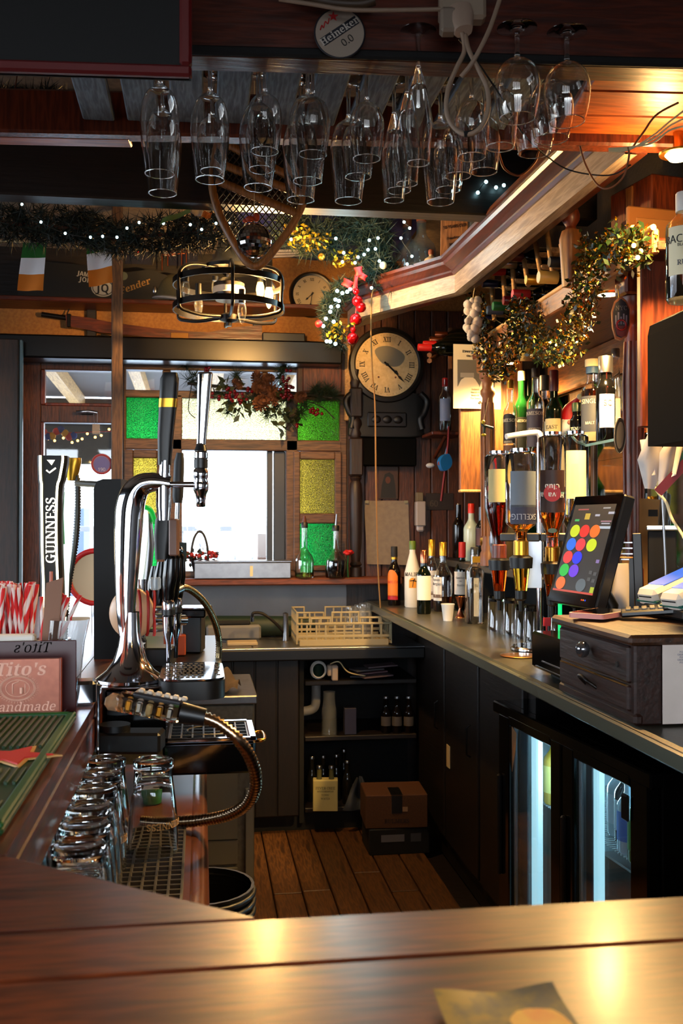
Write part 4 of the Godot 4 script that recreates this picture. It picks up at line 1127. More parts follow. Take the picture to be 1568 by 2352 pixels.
# ---- the sink counter across the end
func sink_things() -> void:
	var Y := 0.857
	var zf := -4.48
	var t := thing("sink_counter", "stainless steel sink counter across the end below the window", "counter")
	part(t, "worktop", B.new().box(V(0.02, Y - 0.012, -4.60), V(0.42, 0.024, 0.24), 0.004).box(V(0.62, Y - 0.012, -4.73), V(0.78, 0.024, 0.50), 0.004).box(V(0.02, Y - 0.012, -4.94), V(0.42, 0.024, 0.08), 0.003), M.brush)
	part(t, "front_edge", B.new().box(V(0.40, Y - 0.03, zf + 0.006), V(1.22, 0.05, 0.014), 0.005), M.black)
	part(t, "front_lip", B.new().tube([V(-0.2, Y - 0.003, zf), V(1.01, Y - 0.003, zf)], 0.006, 8), M.steel)
	part(t, "basin", B.new().box(V(0.02, Y - 0.17, -4.81), V(0.40, 0.01, 0.18)).box(V(-0.18, Y - 0.09, -4.81), V(0.01, 0.16, 0.18)).box(V(0.22, Y - 0.09, -4.81), V(0.01, 0.16, 0.18)).box(V(0.02, Y - 0.09, -4.72), V(0.4, 0.16, 0.01)).box(V(0.02, Y - 0.09, -4.90), V(0.4, 0.16, 0.01)), M.steel)
	var c := part(t, "carcass", B.new().box(V(0.02, 0.44, -4.76), V(0.44, 0.78, 0.42)).box(V(0.62, 0.44, -4.97), V(0.82, 0.78, 0.02)).box(V(0.455, 0.44, -4.77), V(0.02, 0.78, 0.42)), M.matt)
	var d := part(t, "door", B.new().box(V(0.24, 0.46, zf - 0.06), V(0.40, 0.74, 0.02), 0.004), M.grim)
	for i in 4: part(d, "door_plank", B.new().box(V(0.09 + 0.1 * i, 0.46, zf - 0.048), V(0.094, 0.73, 0.012), 0.003), M.grim)
	part(d, "knob", B.new().sph(V(0.08, 0.70, zf - 0.03), V(0.011, 0.011, 0.011), 10, 8), M.brass)
	for y in [0.685, 0.43, 0.105]: part(t, "shelf_board", B.new().box(V(0.73, y, -4.76), V(0.52, 0.022, 0.40), 0.003), M.dark)
	part(t, "plinth", B.new().box(V(0.42, 0.045, -4.60), V(1.1, 0.09, 0.03)), M.matt)
	# tap
	var p := spot_at(656, 4.78, Y)
	t = thing("sink_tap", "dark gooseneck tap beside the glass crate", "tap", p)
	part(t, "body", B.new().lathe([P(0, 0), P(0.018, 0), P(0.014, 0.02), P(0.012, 0.12), P(0.014, 0.13), P(0, 0.135)], 14), M.steel)
	part(t, "spout", B.new().tube(smooth([V(0, 0.03, 0), V(-0.05, 0.085, 0.01), V(-0.11, 0.13, 0.02), V(-0.155, 0.135, 0.03), V(-0.16, 0.115, 0.03)], 5), 0.007, 8), M.iron)
	part(t, "nozzle", B.new().cyl(V(-0.16, 0.095, 0.03), 0.010, 0.024, 10), M.chrome)
	# dark green roll along the back, chopping board, white tub
	p = WZ(610, 1405, -4.93)
	single("green_roll", "long dark green rolled mat lying along the back of the sink", "rolled mat", B.new().tube([V(-0.32, 0, 0), V(0.24, 0.0, 0)], [0.055, 0.045], 16), mat(C(0.02, 0.12, 0.07), 0.6), V(p.x, Y + 0.055, -4.925))
	p = spot_at(556, 4.62, Y)
	single("chopping_board", "worn pale chopping board at the edge of the sink", "board", B.new().box(V(0, 0.008, 0), V(0.14, 0.016, 0.10), 0.004), mat(C(0.62, 0.56, 0.46), 0.6), p)
	p = spot_at(536, 4.86, Y)
	t = thing("washing_tub", "grey plastic washing tub standing in front of the green roll", "tub", V(p.x, Y, -4.85))
	part(t, "tub", B.new().box(V(0, 0.035, 0), V(0.26, 0.07, 0.07), 0.01), mat(C(0.42, 0.42, 0.42), 0.5))
	part(t, "brush", B.new().box(V(0.0, 0.08, 0), V(0.16, 0.02, 0.04), 0.006), M.matt)
	crate(Y)
	# things on the open shelves, mostly in shadow
	p = spot_at(731, 4.62, 0.696)
	t = thing("cable_reel", "coil of white cable on the top open shelf", "cable", p)
	var cb := B.new()
	for k in 3:
		var pts := []
		for i in 21: pts.append(V(cos(TAU * i / 20) * (0.036 - 0.003 * k), 0.045 + sin(TAU * i / 20) * (0.04 - 0.003 * k), 0.006 * k))
		cb.tube(pts, 0.003, 6, false)
	part(t, "coil", cb, M.white)
	part(t, "jar", B.new().cyl(V(0, 0, -0.04), 0.035, 0.07, 16, ID, 0.005), mat(C(0.08, 0.16, 0.13), 0.2))
	p = spot_at(768, 4.60, 0.696)
	t = thing("plug_adaptor", "white plug adaptor with a trailing cable on the top open shelf", "plug", p)
	part(t, "adaptor", B.new().box(V(0, 0.035, 0), V(0.028, 0.07, 0.04), 0.004).box(V(-0.022, 0.045, -0.01), V(0.02, 0.05, 0.03), 0.004), mat(C(0.74, 0.66, 0.58), 0.5))
	part(t, "cable", B.new().tube(smooth([V(-0.02, 0.075, 0), V(0.02, 0.085, 0.01), V(0.06, 0.04, 0.02), V(0.14, 0.02, 0.02)], 6), 0.003, 6), M.cream)
	p = spot_at(895, 4.66, 0.696)
	t = thing("paper_heap", "heap of folded papers and leaflets on the top open shelf", "papers", p)
	for i in 5: part(t, "leaflet", B.new().box(V(rng.randf_range(-0.12, 0.08), 0.012 + 0.012 * i, rng.randf_range(-0.03, 0.03)), V(0.14, 0.006, 0.09), 0.001, T3(Vector3.ZERO, rng.randf_range(-30, 30), 0, rng.randf_range(-4, 4))), mat(C(0.32 + 0.06 * (i % 3), 0.32, 0.34), 0.7))
	p = spot_at(756, 4.62, 0.441)
	single("tall_jug", "tall clear measuring jug on the middle open shelf", "jug", B.new().lathe([P(0, 0.004), P(0.036, 0), P(0.034, 0.12), P(0.026, 0.16), P(0.028, 0.20), P(0.025, 0.20), P(0.03, 0.12), P(0.032, 0.008), P(0, 0.008)], 20), M.glass, p)
	p = spot_at(716, 4.72, 0.441)
	single("waste_pipe", "bent white waste pipe below the sink", "pipe", B.new().tube(smooth([V(0.02, 0.23, 0), V(0.018, 0.13, 0), V(0.0, 0.10, 0), V(-0.05, 0.09, 0)], 5), 0.022, 12), mat(C(0.55, 0.54, 0.52), 0.5), p)
	p = spot_at(803, 4.66, 0.441)
	single("blue_carton", "small blue grey carton on the middle open shelf", "carton", B.new().box(V(0, 0.06, 0), V(0.055, 0.12, 0.05), 0.002), mat(C(0.22, 0.22, 0.30), 0.6), p)
	for q in [[886, "dark beer bottle, left of three on the middle shelf"], [911, "dark beer bottle, middle of three on the middle shelf"], [938, "dark beer bottle, right of three on the middle shelf"]]:
		p = spot_at(q[0], 4.68, 0.441)
		bottle("beer_bottle", q[1], p, 0.17, 0.024, {"glass": mat(C(0.05, 0.035, 0.03), 0.1), "hb": 0.5, "hs": 0.78, "cap": [M.steel, 0.012, 0.0135], "lab": [0.2, 0.45, 1.2, mat(C(0.32, 0.30, 0.28), 0.6)], "rn": 0.011})
	# mixer bottles on the lowest shelf: two in a cream carrier, more behind
	t = thing("tonic_carrier", "cream cardboard carrier of tonic bottles on the lowest shelf", "carrier", spot_at(747, 4.56, 0.116), facing(spot_at(747, 4.56, 0)))
	part(t, "carton", B.new().box(V(0, 0.07, 0), V(0.112, 0.14, 0.06), 0.003), mat(C(0.72, 0.68, 0.44), 0.7))
	write(t, "FEVER-TREE", 0.0105, M.ink, T3(V(0, 0.105, 0.0305)), 0.0, true)
	write(t, "MEDITERRANEAN", 0.006, M.ink, T3(V(0, 0.09, 0.0305)), 0.0, true)
	write(t, "TONIC", 0.008, M.ink, T3(V(0, 0.074, 0.0305)), 0.0, true)
	write(t, "WATER", 0.008, M.ink, T3(V(0, 0.058, 0.0305)), 0.0, true)
	var k := 0
	for q in [[733, 4.56, 0.20, "left tonic bottle rising out of the cream carrier"], [761, 4.56, 0.20, "right tonic bottle rising out of the cream carrier"], [716, 4.70, 0.21, "dark mixer bottle left of the cream carrier"], [742, 4.72, 0.21, "dark mixer bottle directly behind the cream carrier"], [772, 4.72, 0.215, "dark mixer bottle behind the right tonic bottle"], [797, 4.66, 0.20, "dark mixer bottle right of the cream carrier"], [789, 4.80, 0.22, "dark mixer bottle farthest back on the lowest shelf"]]:
		p = spot_at(q[0], q[1], 0.117)
		bottle("mixer_bottle", q[3], p, q[2], 0.023 if k > 1 else 0.021, {"glass": mat(C(0.10, 0.10, 0.09), 0.1) if k > 1 else mat(C(0.36, 0.36, 0.24), 0.1), "hb": 0.5, "hs": 0.78, "rn": 0.011, "cap": [M.steel, 0.014, 0.0135]})
		k += 1
	single("plastic_bag", "crumpled grey plastic bag beside the mixer bottles", "bag", B.new().sheet(func(s, u): return V((s - 0.5) * 0.13 * (1.2 - u), u * 0.15, sin(s * 9.0) * 0.012 + sin(u * 7.0 + s * 4.0) * 0.01), 14, 12), mat(C(0.24, 0.26, 0.28), 0.5), spot_at(825, 4.56, 0.117))
	# cardboard box on a dark crate
	p = spot_at(913, 4.30, 0.0)
	t = thing("dark_crate", "low black crate with two white labels under the cardboard box", "crate", V(p.x, 0.012, p.z))
	part(t, "body", B.new().box(V(0, 0.055, -0.06), V(0.26, 0.11, 0.2), 0.004), M.matt)
	part(t, "label", B.new().box(V(-0.03, 0.07, 0.0405), V(0.10, 0.03, 0.001)), mat(C(0.40, 0.40, 0.42), 0.7))
	part(t, "label", B.new().box(V(0.07, 0.07, 0.0405), V(0.045, 0.035, 0.001)), mat(C(0.25, 0.25, 0.26), 0.7))
	t = thing("cardboard_box", "brown cardboard box with black tape standing on the dark crate", "box", V(p.x - 0.01, 0.124, p.z), -3.0)
	part(t, "carton", B.new().box(V(0, 0.07, -0.07), V(0.265, 0.14, 0.22), 0.003), rough_mat(C(0.30, 0.17, 0.07), C(0.36, 0.21, 0.09), 0.05, 5.0, 0.8))
	part(t, "tape", B.new().box(V(0.0, 0.10, 0.0415), V(0.045, 0.075, 0.001)).box(V(0.0, 0.1412, -0.02), V(0.05, 0.001, 0.12)), mat(C(0.05, 0.045, 0.04), 0.4))
	part(t, "sticker", B.new().box(V(0.035, 0.08, 0.042), V(0.022, 0.02, 0.001)), mat(C(0.6, 0.45, 0.3), 0.6))
	write(t, "BULMERS", 0.016, M.ink, T3(V(0.0, 0.03, 0.041)), 0.0, true)
	# things hung on the cabinet doors of the back bar
	single("door_note", "cream note pinned to the cabinet door below the counter", "note", B.new().box(Vector3.ZERO, V(0.003, 0.09, 0.05)), M.cream, V(1.005, 0.46, -4.02))
	single("door_note", "white torn note low on the cabinet nearest the fridge", "note", B.new().box(Vector3.ZERO, V(0.003, 0.14, 0.07)), mat(C(0.55, 0.54, 0.54), 0.8), V(1.005, 0.28, -3.2))

func crate(Y: float) -> void:
	var p := spot_at(782, 4.72, Y)
	var t := thing("glass_crate", "beige plastic dishwasher crate with castellated sides on the sink counter", "crate", V(p.x, Y + 0.001, -4.685), -1.0)
	var m := mat(C(0.56, 0.51, 0.38), 0.5)
	var w := 0.435
	var dp := 0.30
	for s in [0.0, 1.0]:
		var z := dp / 2 * (1.0 if s == 0.0 else -1.0)
		var b := B.new()
		b.box(V(0, 0.014, z), V(w * 0.94, 0.028, 0.006), 0.001)
		b.box(V(0, 0.043, z), V(w, 0.012, 0.007), 0.001)
		b.box(V(0, 0.100, z), V(w, 0.010, 0.010), 0.002)
		for i in 11: b.box(V(-w / 2 + 0.004 + (w - 0.008) * i / 10.0, 0.065, z), V(0.008, 0.075, 0.006), 0.001)
		b.box(V(0.01, 0.075, z), V(0.13, 0.006, 0.006)).box(V(0.01, 0.06, z), V(0.13, 0.006, 0.006))
		part(t, "long_side", b, m)
		# battlements along the top
		for r in [[-0.2175, -0.155, 0.155], [-0.155, -0.06, 0.128], [-0.06, 0.07, 0.155], [0.07, 0.165, 0.130], [0.165, 0.2175, 0.155]]:
			var c := B.new()
			c.box(V((r[0] + r[1]) / 2, r[2] - 0.004, z), V(r[1] - r[0], 0.008, 0.007), 0.002)
			var n := maxi(2, int((r[1] - r[0]) / 0.04) + 1)
			for i in n: c.box(V(lerpf(r[0] + 0.004, r[1] - 0.004, float(i) / (n - 1)), (r[2] + 0.1) / 2, z), V(0.007, r[2] - 0.1, 0.006), 0.001)
			part(t, "battlement", c, m)
	for s in [-1.0, 1.0]:
		var b := B.new()
		for y in [0.014, 0.043, 0.10, 0.15]: b.box(V(w / 2 * s, y, 0), V(0.007, 0.011, dp), 0.001)
		for i in 7: b.box(V(w / 2 * s, 0.08, -dp / 2 + dp * i / 6.0), V(0.006, 0.145, 0.007), 0.001)
		part(t, "short_side", b, m)
	var g := B.new()
	for i in 9: g.box(V(-w / 2 + w * (i + 1) / 10.0, 0.010, 0), V(0.006, 0.012, dp))
	for i in 6: g.box(V(0, 0.010, -dp / 2 + dp * (i + 1) / 7.0), V(w, 0.012, 0.006))
	part(t, "base_grid", g, m)
	for q in [[806, 4.62, "half pint glass standing upside down in the beige crate"], [827, 4.72, "second glass upside down in the beige crate, behind the first"], [838, 4.80, "third glass upside down in the beige crate, farthest back"]]:
		single("crate_glass", q[2], "glass", B.new().lathe([P(0.034, 0), P(0.030, 0.10), P(0.026, 0.135), P(0.028, 0.155), P(0.026, 0.16), P(0, 0.158), P(0, 0.145), P(0.024, 0.14), P(0.031, 0), P(0.034, 0)], 20), M.glass, spot_at(q[0], q[1], Y + 0.018))

# loft: level rings [centre, half width x, half depth z], rounded-square by sq
func loft(b: B, secs: Array, sq := 3.0, seg := 16, t := ID) -> B:
	var rings := []
	for s in secs:
		var a := []
		for k in seg + 1:
			var w := TAU * (k + 0.5) / seg
			var f := 1.0 / pow(pow(absf(cos(w)), sq) + pow(absf(sin(w)), sq), 1.0 / sq)
			a.append(t * (s[0] + V(cos(w) * f * s[1], 0, sin(w) * f * s[2])))
		rings.append(a)
	for i in secs.size() - 1:
		for k in seg:
			var c: Vector3 = t * secs[i][0]
			var nn := []
			for q in [[i, k], [i, k + 1], [i + 1, k + 1], [i + 1, k]]:
				var r: Array = rings[q[0]]
				var tx: Vector3 = r[(q[1] + 1) % seg] - r[(q[1] + seg - 1) % seg]
				var ty: Vector3 = rings[mini(q[0] + 1, secs.size() - 1)][q[1]] - rings[maxi(q[0] - 1, 0)][q[1]]
				var m := tx.cross(ty).normalized()
				if m.dot(r[q[1]] - t * secs[q[0]][0]) < 0.0: m = -m
				nn.append(m)
			b.tri(rings[i][k], rings[i][k + 1], rings[i + 1][k + 1], nn[0], nn[1], nn[2])
			b.tri(rings[i][k], rings[i + 1][k + 1], rings[i + 1][k], nn[0], nn[2], nn[3])
	for e in [0, secs.size() - 1]:
		var d: Vector3 = t.basis * ((secs[0][0] - secs[1][0]) if e == 0 else (secs[e][0] - secs[e - 1][0])).normalized()
		for k in seg: b.tri(t * secs[e][0], rings[e][k], rings[e][k + 1], d, d, d)
	return b
# a point of the picture, relative to a thing's base, in that thing's own turned frame
func rel(t: Node3D, px: float, py: float, d: float) -> Vector3: return t.transform.affine_inverse() * W(px, py, d)
func cam_yaw() -> float: return -7.97

func ribbed(pts: Array, r0: float, r1: float, step: float) -> B:
	var c := Curve3D.new()
	c.bake_interval = 0.004
	for p in pts: c.add_point(p)
	var q := []
	var rr := []
	var l := c.get_baked_length()
	var n := int(l / step) * 4
	for i in n + 1:
		q.append(c.sample_baked(l * i / n, true))
		rr.append(r0 if i % 4 in [0, 1] else r1)
	return B.new().tube(q, rr, 12)

func taps() -> void:
	# ---- the chrome swan neck font with its two taps
	var d := 2.05
	var bp := W(300, HZ, d)
	var t := thing("swan_neck_tap", "tall chrome swan neck beer font with black and chrome tap handles", "beer tap", V(bp.x, 1.097, bp.z), cam_yaw())
	var k := d / F
	part(t, "foot", B.new().lathe([P(0, 0), P(0.069, 0), P(0.069, 0.006), P(0.064, 0.010), P(0.048, 0.022), P(0.034, 0.042), P(0.025, 0.07), P(0.020, 0.10), P(0.018, 0.14)], 36), M.chrome)
	var path := []
	var rad := []
	for q in [[296, 1470, 19], [291, 1430, 20], [290, 1380, 23], [292, 1300, 28], [295, 1220, 32], [298, 1170, 33], [306, 1137, 31], [322, 1116, 27], [345, 1108, 23], [370, 1108, 20], [392, 1111, 17]]:
		path.append(rel(t, q[0], q[1], d)); rad.append(q[2] * k)
	var sp := smooth(path, 4)
	var sr := []
	for i in sp.size():
		var f := i / 4.0
		var j := mini(int(f), rad.size() - 2)
		sr.append(lerpf(rad[j], rad[j + 1], f - j))
	part(t, "neck", B.new().tube(sp, sr, 28), M.chrome)
	var fb := B.new()
	var o := rel(t, 376, 1110, d)
	var a := rel(t, 376, 1195, d)
	fb.tube([o + vy(0.012), o, a + vy(0.03), a], [0.012, 0.016, 0.016, 0.013], 18)
	part(t, "tap_body", fb, M.chrome)
	part(t, "tap_stem", B.new().tube([rel(t, 378, 1098, d), rel(t, 379, 1058, d)], [0.013, 0.011], 16), M.chrome)
	var h := part(t, "tap_handle", loft(B.new(), [[rel(t, 378, 1068, d), 0.013, 0.010], [rel(t, 380, 1000, d), 0.016, 0.012], [rel(t, 386, 920, d), 0.018, 0.013], [rel(t, 389, 870, d), 0.0185, 0.013], [rel(t, 391, 856, d), 0.014, 0.010]], 4.0, 20), M.black)
	part(h, "band", loft(B.new(), [[rel(t, 385, 936, d), 0.0185, 0.0138], [rel(t, 386.5, 916, d), 0.0188, 0.0138]], 4.0, 20), M.gold)
	part(t, "side_arm", B.new().tube([rel(t, 388, 1113, d), rel(t, 452, 1113, d)], 0.0062, 12), M.chrome)
	var st := B.new()
	var prof := []
	for q in [[1165, 9], [1162, 11], [1150, 11], [1136, 13], [1128, 17], [1118, 18], [1110, 18], [1100, 15], [1096, 17], [1080, 17], [1076, 14], [1055, 14], [1052, 17], [1040, 17], [1036, 13], [1018, 10]]: prof.append(P(q[1] * k, (HZ - q[0]) * k + EYE - t.position.y))
	var sx := rel(t, 461, HZ, d)
	part(t, "stout_tap", st.lathe([P(0, prof[0].y)] + prof + [P(0, prof[-1].y)], 18, Transform3D(Basis.IDENTITY, V(sx.x, 0, sx.z))), M.chrome)
	part(t, "tap_ring", B.new().cyl(V(sx.x, (HZ - 1075) * k + EYE - t.position.y, sx.z), 0.0145, 0.018, 18), M.black)
	part(t, "tap_collar", B.new().lathe([P(0.008, 0), P(0.0135, 0.002), P(0.009, 0.016), P(0.008, 0.016)], 16, Transform3D(Basis.IDENTITY, V(sx.x, (HZ - 1038) * k + EYE - t.position.y, sx.z))), M.black)
	part(t, "chrome_handle", loft(B.new(), [[rel(t, 462, 1020, d), 0.0095, 0.008], [rel(t, 464, 980, d), 0.011, 0.0085], [rel(t, 467, 920, d), 0.0135, 0.010], [rel(t, 470, 860, d), 0.0155, 0.011], [rel(t, 471, 855, d), 0.014, 0.010]], 3.0, 22), M.chrome)
	# black plinth under the font, clamped to the bar's inner edge
	t = thing("tap_plinth", "square black plinth with a chrome top plate under the swan neck font", "plinth", V(-0.128, 0.99, bp.z - 0.01))
	part(t, "box", B.new().box(V(0, 0.05, 0), V(0.118, 0.10, 0.16), 0.004), M.gloss)
	part(t, "top_plate", B.new().box(V(0, 0.1035, 0), V(0.135, 0.005, 0.17), 0.002), M.chrome)
	# ---- black slab tower behind, with the rod to the gold handle
	var p := spot_at(245, 2.42, BAR)
	t = thing("tap_tower", "tall flat black tap tower behind the chrome swan neck", "tap tower", p, cam_yaw())
	part(t, "tower", B.new().ext([P(-0.030, 0), P(0.034, 0), P(0.034, 0.435), P(-0.010, 0.435), P(-0.024, 0.43), P(-0.032, 0.412)], 0.10, T3(V(0, 0, -0.10))), mat(C(0.015, 0.018, 0.022), 0.5, 0.0, 0.35))
	part(t, "rod", B.new().tube([rel(t, 232, 1113, 2.45), rel(t, 178, 1110, 2.6)], 0.008, 10), M.black)
	# ---- illuminated stout font on the left
	d = 2.72
	p = W(118, HZ, d)
	t = thing("stout_font", "curved black lit stout font with two glowing strips and white lettering", "beer tap", V(p.x, BAR, p.z), cam_yaw() + 6.0)
	k = d / F
	var secs := []
	var edge := [[], []]
	for q in [[1480, 117, 24], [1400, 117, 23], [1345, 117, 22], [1270, 114, 22], [1200, 113, 22], [1140, 113, 23], [1112, 114, 24], [1100, 115, 27], [1060, 118, 31], [1046, 118, 31]]:
		var c := rel(t, q[1], q[0], d)
		secs.append([c - V(0, 0, 0.03), (q[2] + 3) * k, 0.03])
		edge[0].append(c + V(-(q[2] - 6) * k, 0, 0.002))
		edge[1].append(c + V((q[2] - 6) * k, 0, 0.002))
	part(t, "body", loft(B.new(), secs, 6.0, 24), mat(C(0.012, 0.012, 0.014), 0.45, 0.0, 0.35))
	part(t, "plate", B.new().cyl(V(0, 0, -0.03), 0.05, 0.012, 24, ID, 0.003), M.chrome)
	for s in 2: part(t, "light_strip", B.new().tube(smooth(edge[s], 3), 0.0032, 8), glow(C(1.0, 0.95, 0.78), 5.0))
	var lm := glow(C(1.0, 0.97, 0.9), 1.6)
	var gt := part(t, "lettering", letters("GUINNESS", 0.026, 0.001, 0.0, true, 700, 0.93), lm)
	gt.transform = Transform3D(Basis.from_euler(V(deg_to_rad(1.0), 0, PI / 2)), rel(t, 112.5, 1218, d) + V(0.005, 0, 0.0025))
	var em := rel(t, 117, 1068, d) + V(0, 0, 0.003)
	part(t, "emblem", B.new().ext([P(-0.011, 0.014), P(0.011, 0.014), P(0.002, -0.001)], 0.001, T3(em)).tube([em + V(-0.012, -0.014, 0), em + V(-0.004, -0.021, 0), em + V(0.013, -0.008, 0)], 0.0025, 6), lm)
	omni(W(112, 1250, 2.6), C(1.0, 0.92, 0.75), 0.012, 0.05)
	# ---- the ribbed bow font beside it
	d = 2.85
	p = W(165, HZ, d)
	t = thing("lager_font", "black ribbed bow shaped lager font with a gold cap and white lens", "beer tap", V(p.x, BAR, p.z), cam_yaw())
	var bow := []
	for q in [[148, 1490], [152, 1400], [160, 1330], [173, 1250], [178, 1180], [178, 1110], [172, 1090]]: bow.append(rel(t, q[0], q[1], d))
	part(t, "bow", ribbed(smooth(bow, 4), 0.0095, 0.0075, 0.008), M.black)
	part(t, "gold_cap", loft(B.new(), [[rel(t, 165, 1104, d), 0.012, 0.012], [rel(t, 166, 1085, d), 0.019, 0.015], [rel(t, 167, 1062, d), 0.024, 0.016], [rel(t, 170, 1052, d), 0.020, 0.014]], 2.2, 18), M.gold)
	var ln := []
	for q in [[1120, 150, 6], [1160, 152, 11], [1210, 154, 13], [1260, 154, 11], [1320, 152, 7], [1400, 152, 5]]: ln.append([rel(t, q[1], q[0], d - 0.03), q[2] * d / F, 0.008])
	part(t, "lens", loft(B.new(), ln, 2.0, 18), glow(C(0.85, 1.0, 0.95), 1.1, C(0.8, 0.85, 0.82)))
	part(t, "green_rim", B.new().tube([rel(t, 143, 1130, d - 0.05), rel(t, 141, 1180, d - 0.05), rel(t, 144, 1250, d - 0.05)], 0.006, 8), glow(C(0.05, 0.5, 0.15), 0.5, M.green.albedo_color))
	# ---- round red and cream sign further along, half hidden by the tower
	d = 3.0
	p = W(222, 1325, d)
	t = thing("round_tap_sign", "round cream tap sign with a red rim half hidden by the black tower", "sign", V(p.x, BAR, p.z), cam_yaw())
	part(t, "disc", B.new().ext(disc(0.078, 32), 0.014, T3(V(0, p.y - BAR, 0))), mat(C(0.72, 0.64, 0.52), 0.5))
	var rim := []
	for i in 33: rim.append(V(cos(TAU * i / 32) * 0.078, p.y - BAR + sin(TAU * i / 32) * 0.078, 0.01))
	part(t, "rim", B.new().tube(rim, 0.009, 8, false), M.redp)
	part(t, "stem", B.new().tube([V(0, 0, 0), V(0, p.y - BAR - 0.07, 0)], 0.015, 12), M.chrome)
	# ---- lens badge and striped round badge right of the swan neck
	d = 2.32
	p = W(324, HZ, d)
	t = thing("lens_font", "white and green glowing lens shaped tap badge right of the swan neck", "beer tap", V(p.x, BAR, p.z), cam_yaw() - 8)
	ln = []
	for q in [[1345, 318, 7], [1310, 319, 12], [1260, 322, 15], [1215, 326, 15], [1185, 330, 10], [1168, 334, 4]]: ln.append([rel(t, q[1], q[0], d), q[2] * d / F, 0.010])
	part(t, "lens", loft(B.new(), ln, 2.0, 20), glow(C(0.9, 1.0, 0.96), 1.4, C(0.8, 0.85, 0.82)))
	part(t, "green_rim", B.new().tube(smooth([rel(t, 311, 1250, d - 0.01), rel(t, 312, 1215, d - 0.01), rel(t, 318, 1185, d - 0.01), rel(t, 330, 1166, d - 0.01), rel(t, 346, 1172, d), rel(t, 356, 1200, d + 0.02)], 4), 0.006, 8), glow(C(0.06, 0.75, 0.25), 0.7, M.green.albedo_color))
	part(t, "back_shell", B.new().tube([rel(t, 340, 1180, d + 0.02), rel(t, 342, 1250, d + 0.02), rel(t, 333, 1350, d + 0.02), rel(t, 328, 1420, d + 0.02)], [0.008, 0.013, 0.012, 0.010], 12), M.steel)
	part(t, "stem", B.new().tube([rel(t, 324, 1330, d), V(0, 0, 0)], 0.012, 12), M.chrome)
	d = 2.26
	p = W(304, 1408, d)
	t = thing("striped_badge", "round red and cream swirled tap badge behind the swan neck column", "badge", V(p.x, BAR, p.z), cam_yaw())
	part(t, "ball", B.new().sph(V(0, p.y - BAR, 0), V(0.052, 0.058, 0.03), 24, 16), mat(C(0.78, 0.62, 0.48), 0.4))
	for i in 5:
		var sw := []
		for j in 13:
			var w := -1.2 + 2.4 * j / 12.0
			var x := -0.02 + 0.016 * i
			var y := sin(w) * 0.055
			var xx := clampf(x + cos(w) * 0.012, -0.05, 0.05)
			var zz := sqrt(maxf(0.0, 1.0 - pow(xx / 0.052, 2) - pow(y / 0.058, 2))) * 0.03
			sw.append(V(xx, p.y - BAR + y, zz))
		part(t, "swirl", B.new().tube(sw, 0.0035, 6), mat(C(0.62, 0.10, 0.07), 0.45))
	part(t, "star_scarf", B.new().box(V(0.006, p.y - BAR - 0.07, 0.0), V(0.05, 0.03, 0.03), 0.006), mat(C(0.03, 0.035, 0.06), 0.7))
	var sv := []
	for i in 10: sv.append(P(cos(PI / 2 + PI * i / 5), sin(PI / 2 + PI * i / 5)) * (0.011 if i % 2 == 0 else 0.0045))
	part(t, "star", B.new().ext(sv, 0.001, T3(V(0.024, p.y - BAR - 0.068, 0.0155))), M.white)
	part(t, "foot", B.new().cyl(V(0, 0, 0), 0.03, p.y - BAR - 0.08, 16), M.black)
	# ---- the bank of black handled taps to the right
	d = 2.24
	p = W(388, HZ, d)
	t = thing("tap_bank", "cluster of glossy black handled taps on chrome bodies right of the swan neck", "beer tap", V(p.x, BAR, p.z), cam_yaw())
	part(t, "tall_handle", loft(B.new(), [[rel(t, 372, 1285, d), 0.014, 0.012], [rel(t, 374, 1230, d), 0.019, 0.014], [rel(t, 376, 1192, d), 0.018, 0.013]], 5.0, 18), M.black)
	part(t, "handle_label", B.new().box(rel(t, 400, 1234, d - 0.02), V(0.020, 0.082, 0.03), 0.003), mat(C(0.38, 0.26, 0.21), 0.5))
	part(t, "rear_handle", loft(B.new(), [[rel(t, 408, 1155, d + 0.12), 0.010, 0.01], [rel(t, 408, 1140, d + 0.12), 0.013, 0.012], [rel(t, 411, 1060, d + 0.12), 0.012, 0.011], [rel(t, 413, 1040, d + 0.12), 0.008, 0.008]], 2.5, 14), mat(C(0.03, 0.04, 0.055), 0.5))
	part(t, "rear_stem", B.new().tube([rel(t, 408, 1150, d + 0.12), rel(t, 400, 1400, d + 0.12)], 0.006, 8), M.chrome)
	for q in [[392, 0.0], [402, 0.04], [412, 0.08]]:
		var dd: float = d + q[1]
		var hh := part(t, "handle", loft(B.new(), [[rel(t, q[0] - 6, 1392, dd), 0.008, 0.008], [rel(t, q[0] - 5, 1370, dd), 0.013, 0.012], [rel(t, q[0] - 2, 1325, dd), 0.0165, 0.014], [rel(t, q[0], 1285, dd), 0.014, 0.012], [rel(t, q[0] + 1, 1272, dd), 0.008, 0.008]], 2.2, 18), M.gloss)
		part(hh, "finial", B.new().sph(rel(t, q[0] + 1, 1263, dd), Vector3.ONE * 0.0085, 12, 8), M.chrome)
	part(t, "green_flag", B.new().box(rel(t, 418, 1268, d + 0.1), V(0.022, 0.045, 0.004), 0.001, T3(Vector3.ZERO)), mat(C(0.01, 0.10, 0.06), 0.5))
	for q in [[362, 1290, 1430, 0.03], [348, 1300, 1450, 0.06]]:
		part(t, "dark_handle", loft(B.new(), [[rel(t, q[0], q[2] - 40, d + q[3]), 0.010, 0.01], [rel(t, q[0] + 4, q[1] + 40, d + q[3]), 0.013, 0.012], [rel(t, q[0] + 8, q[1], d + q[3]), 0.008, 0.008]], 2.4, 14), M.gloss)
	part(t, "clear_block", B.new().box(rel(t, 357, 1340, d - 0.03), V(0.022, 0.028, 0.02), 0.003), pane(C(0.8, 0.85, 0.88), 0.25))
	var cy := EYE - BAR
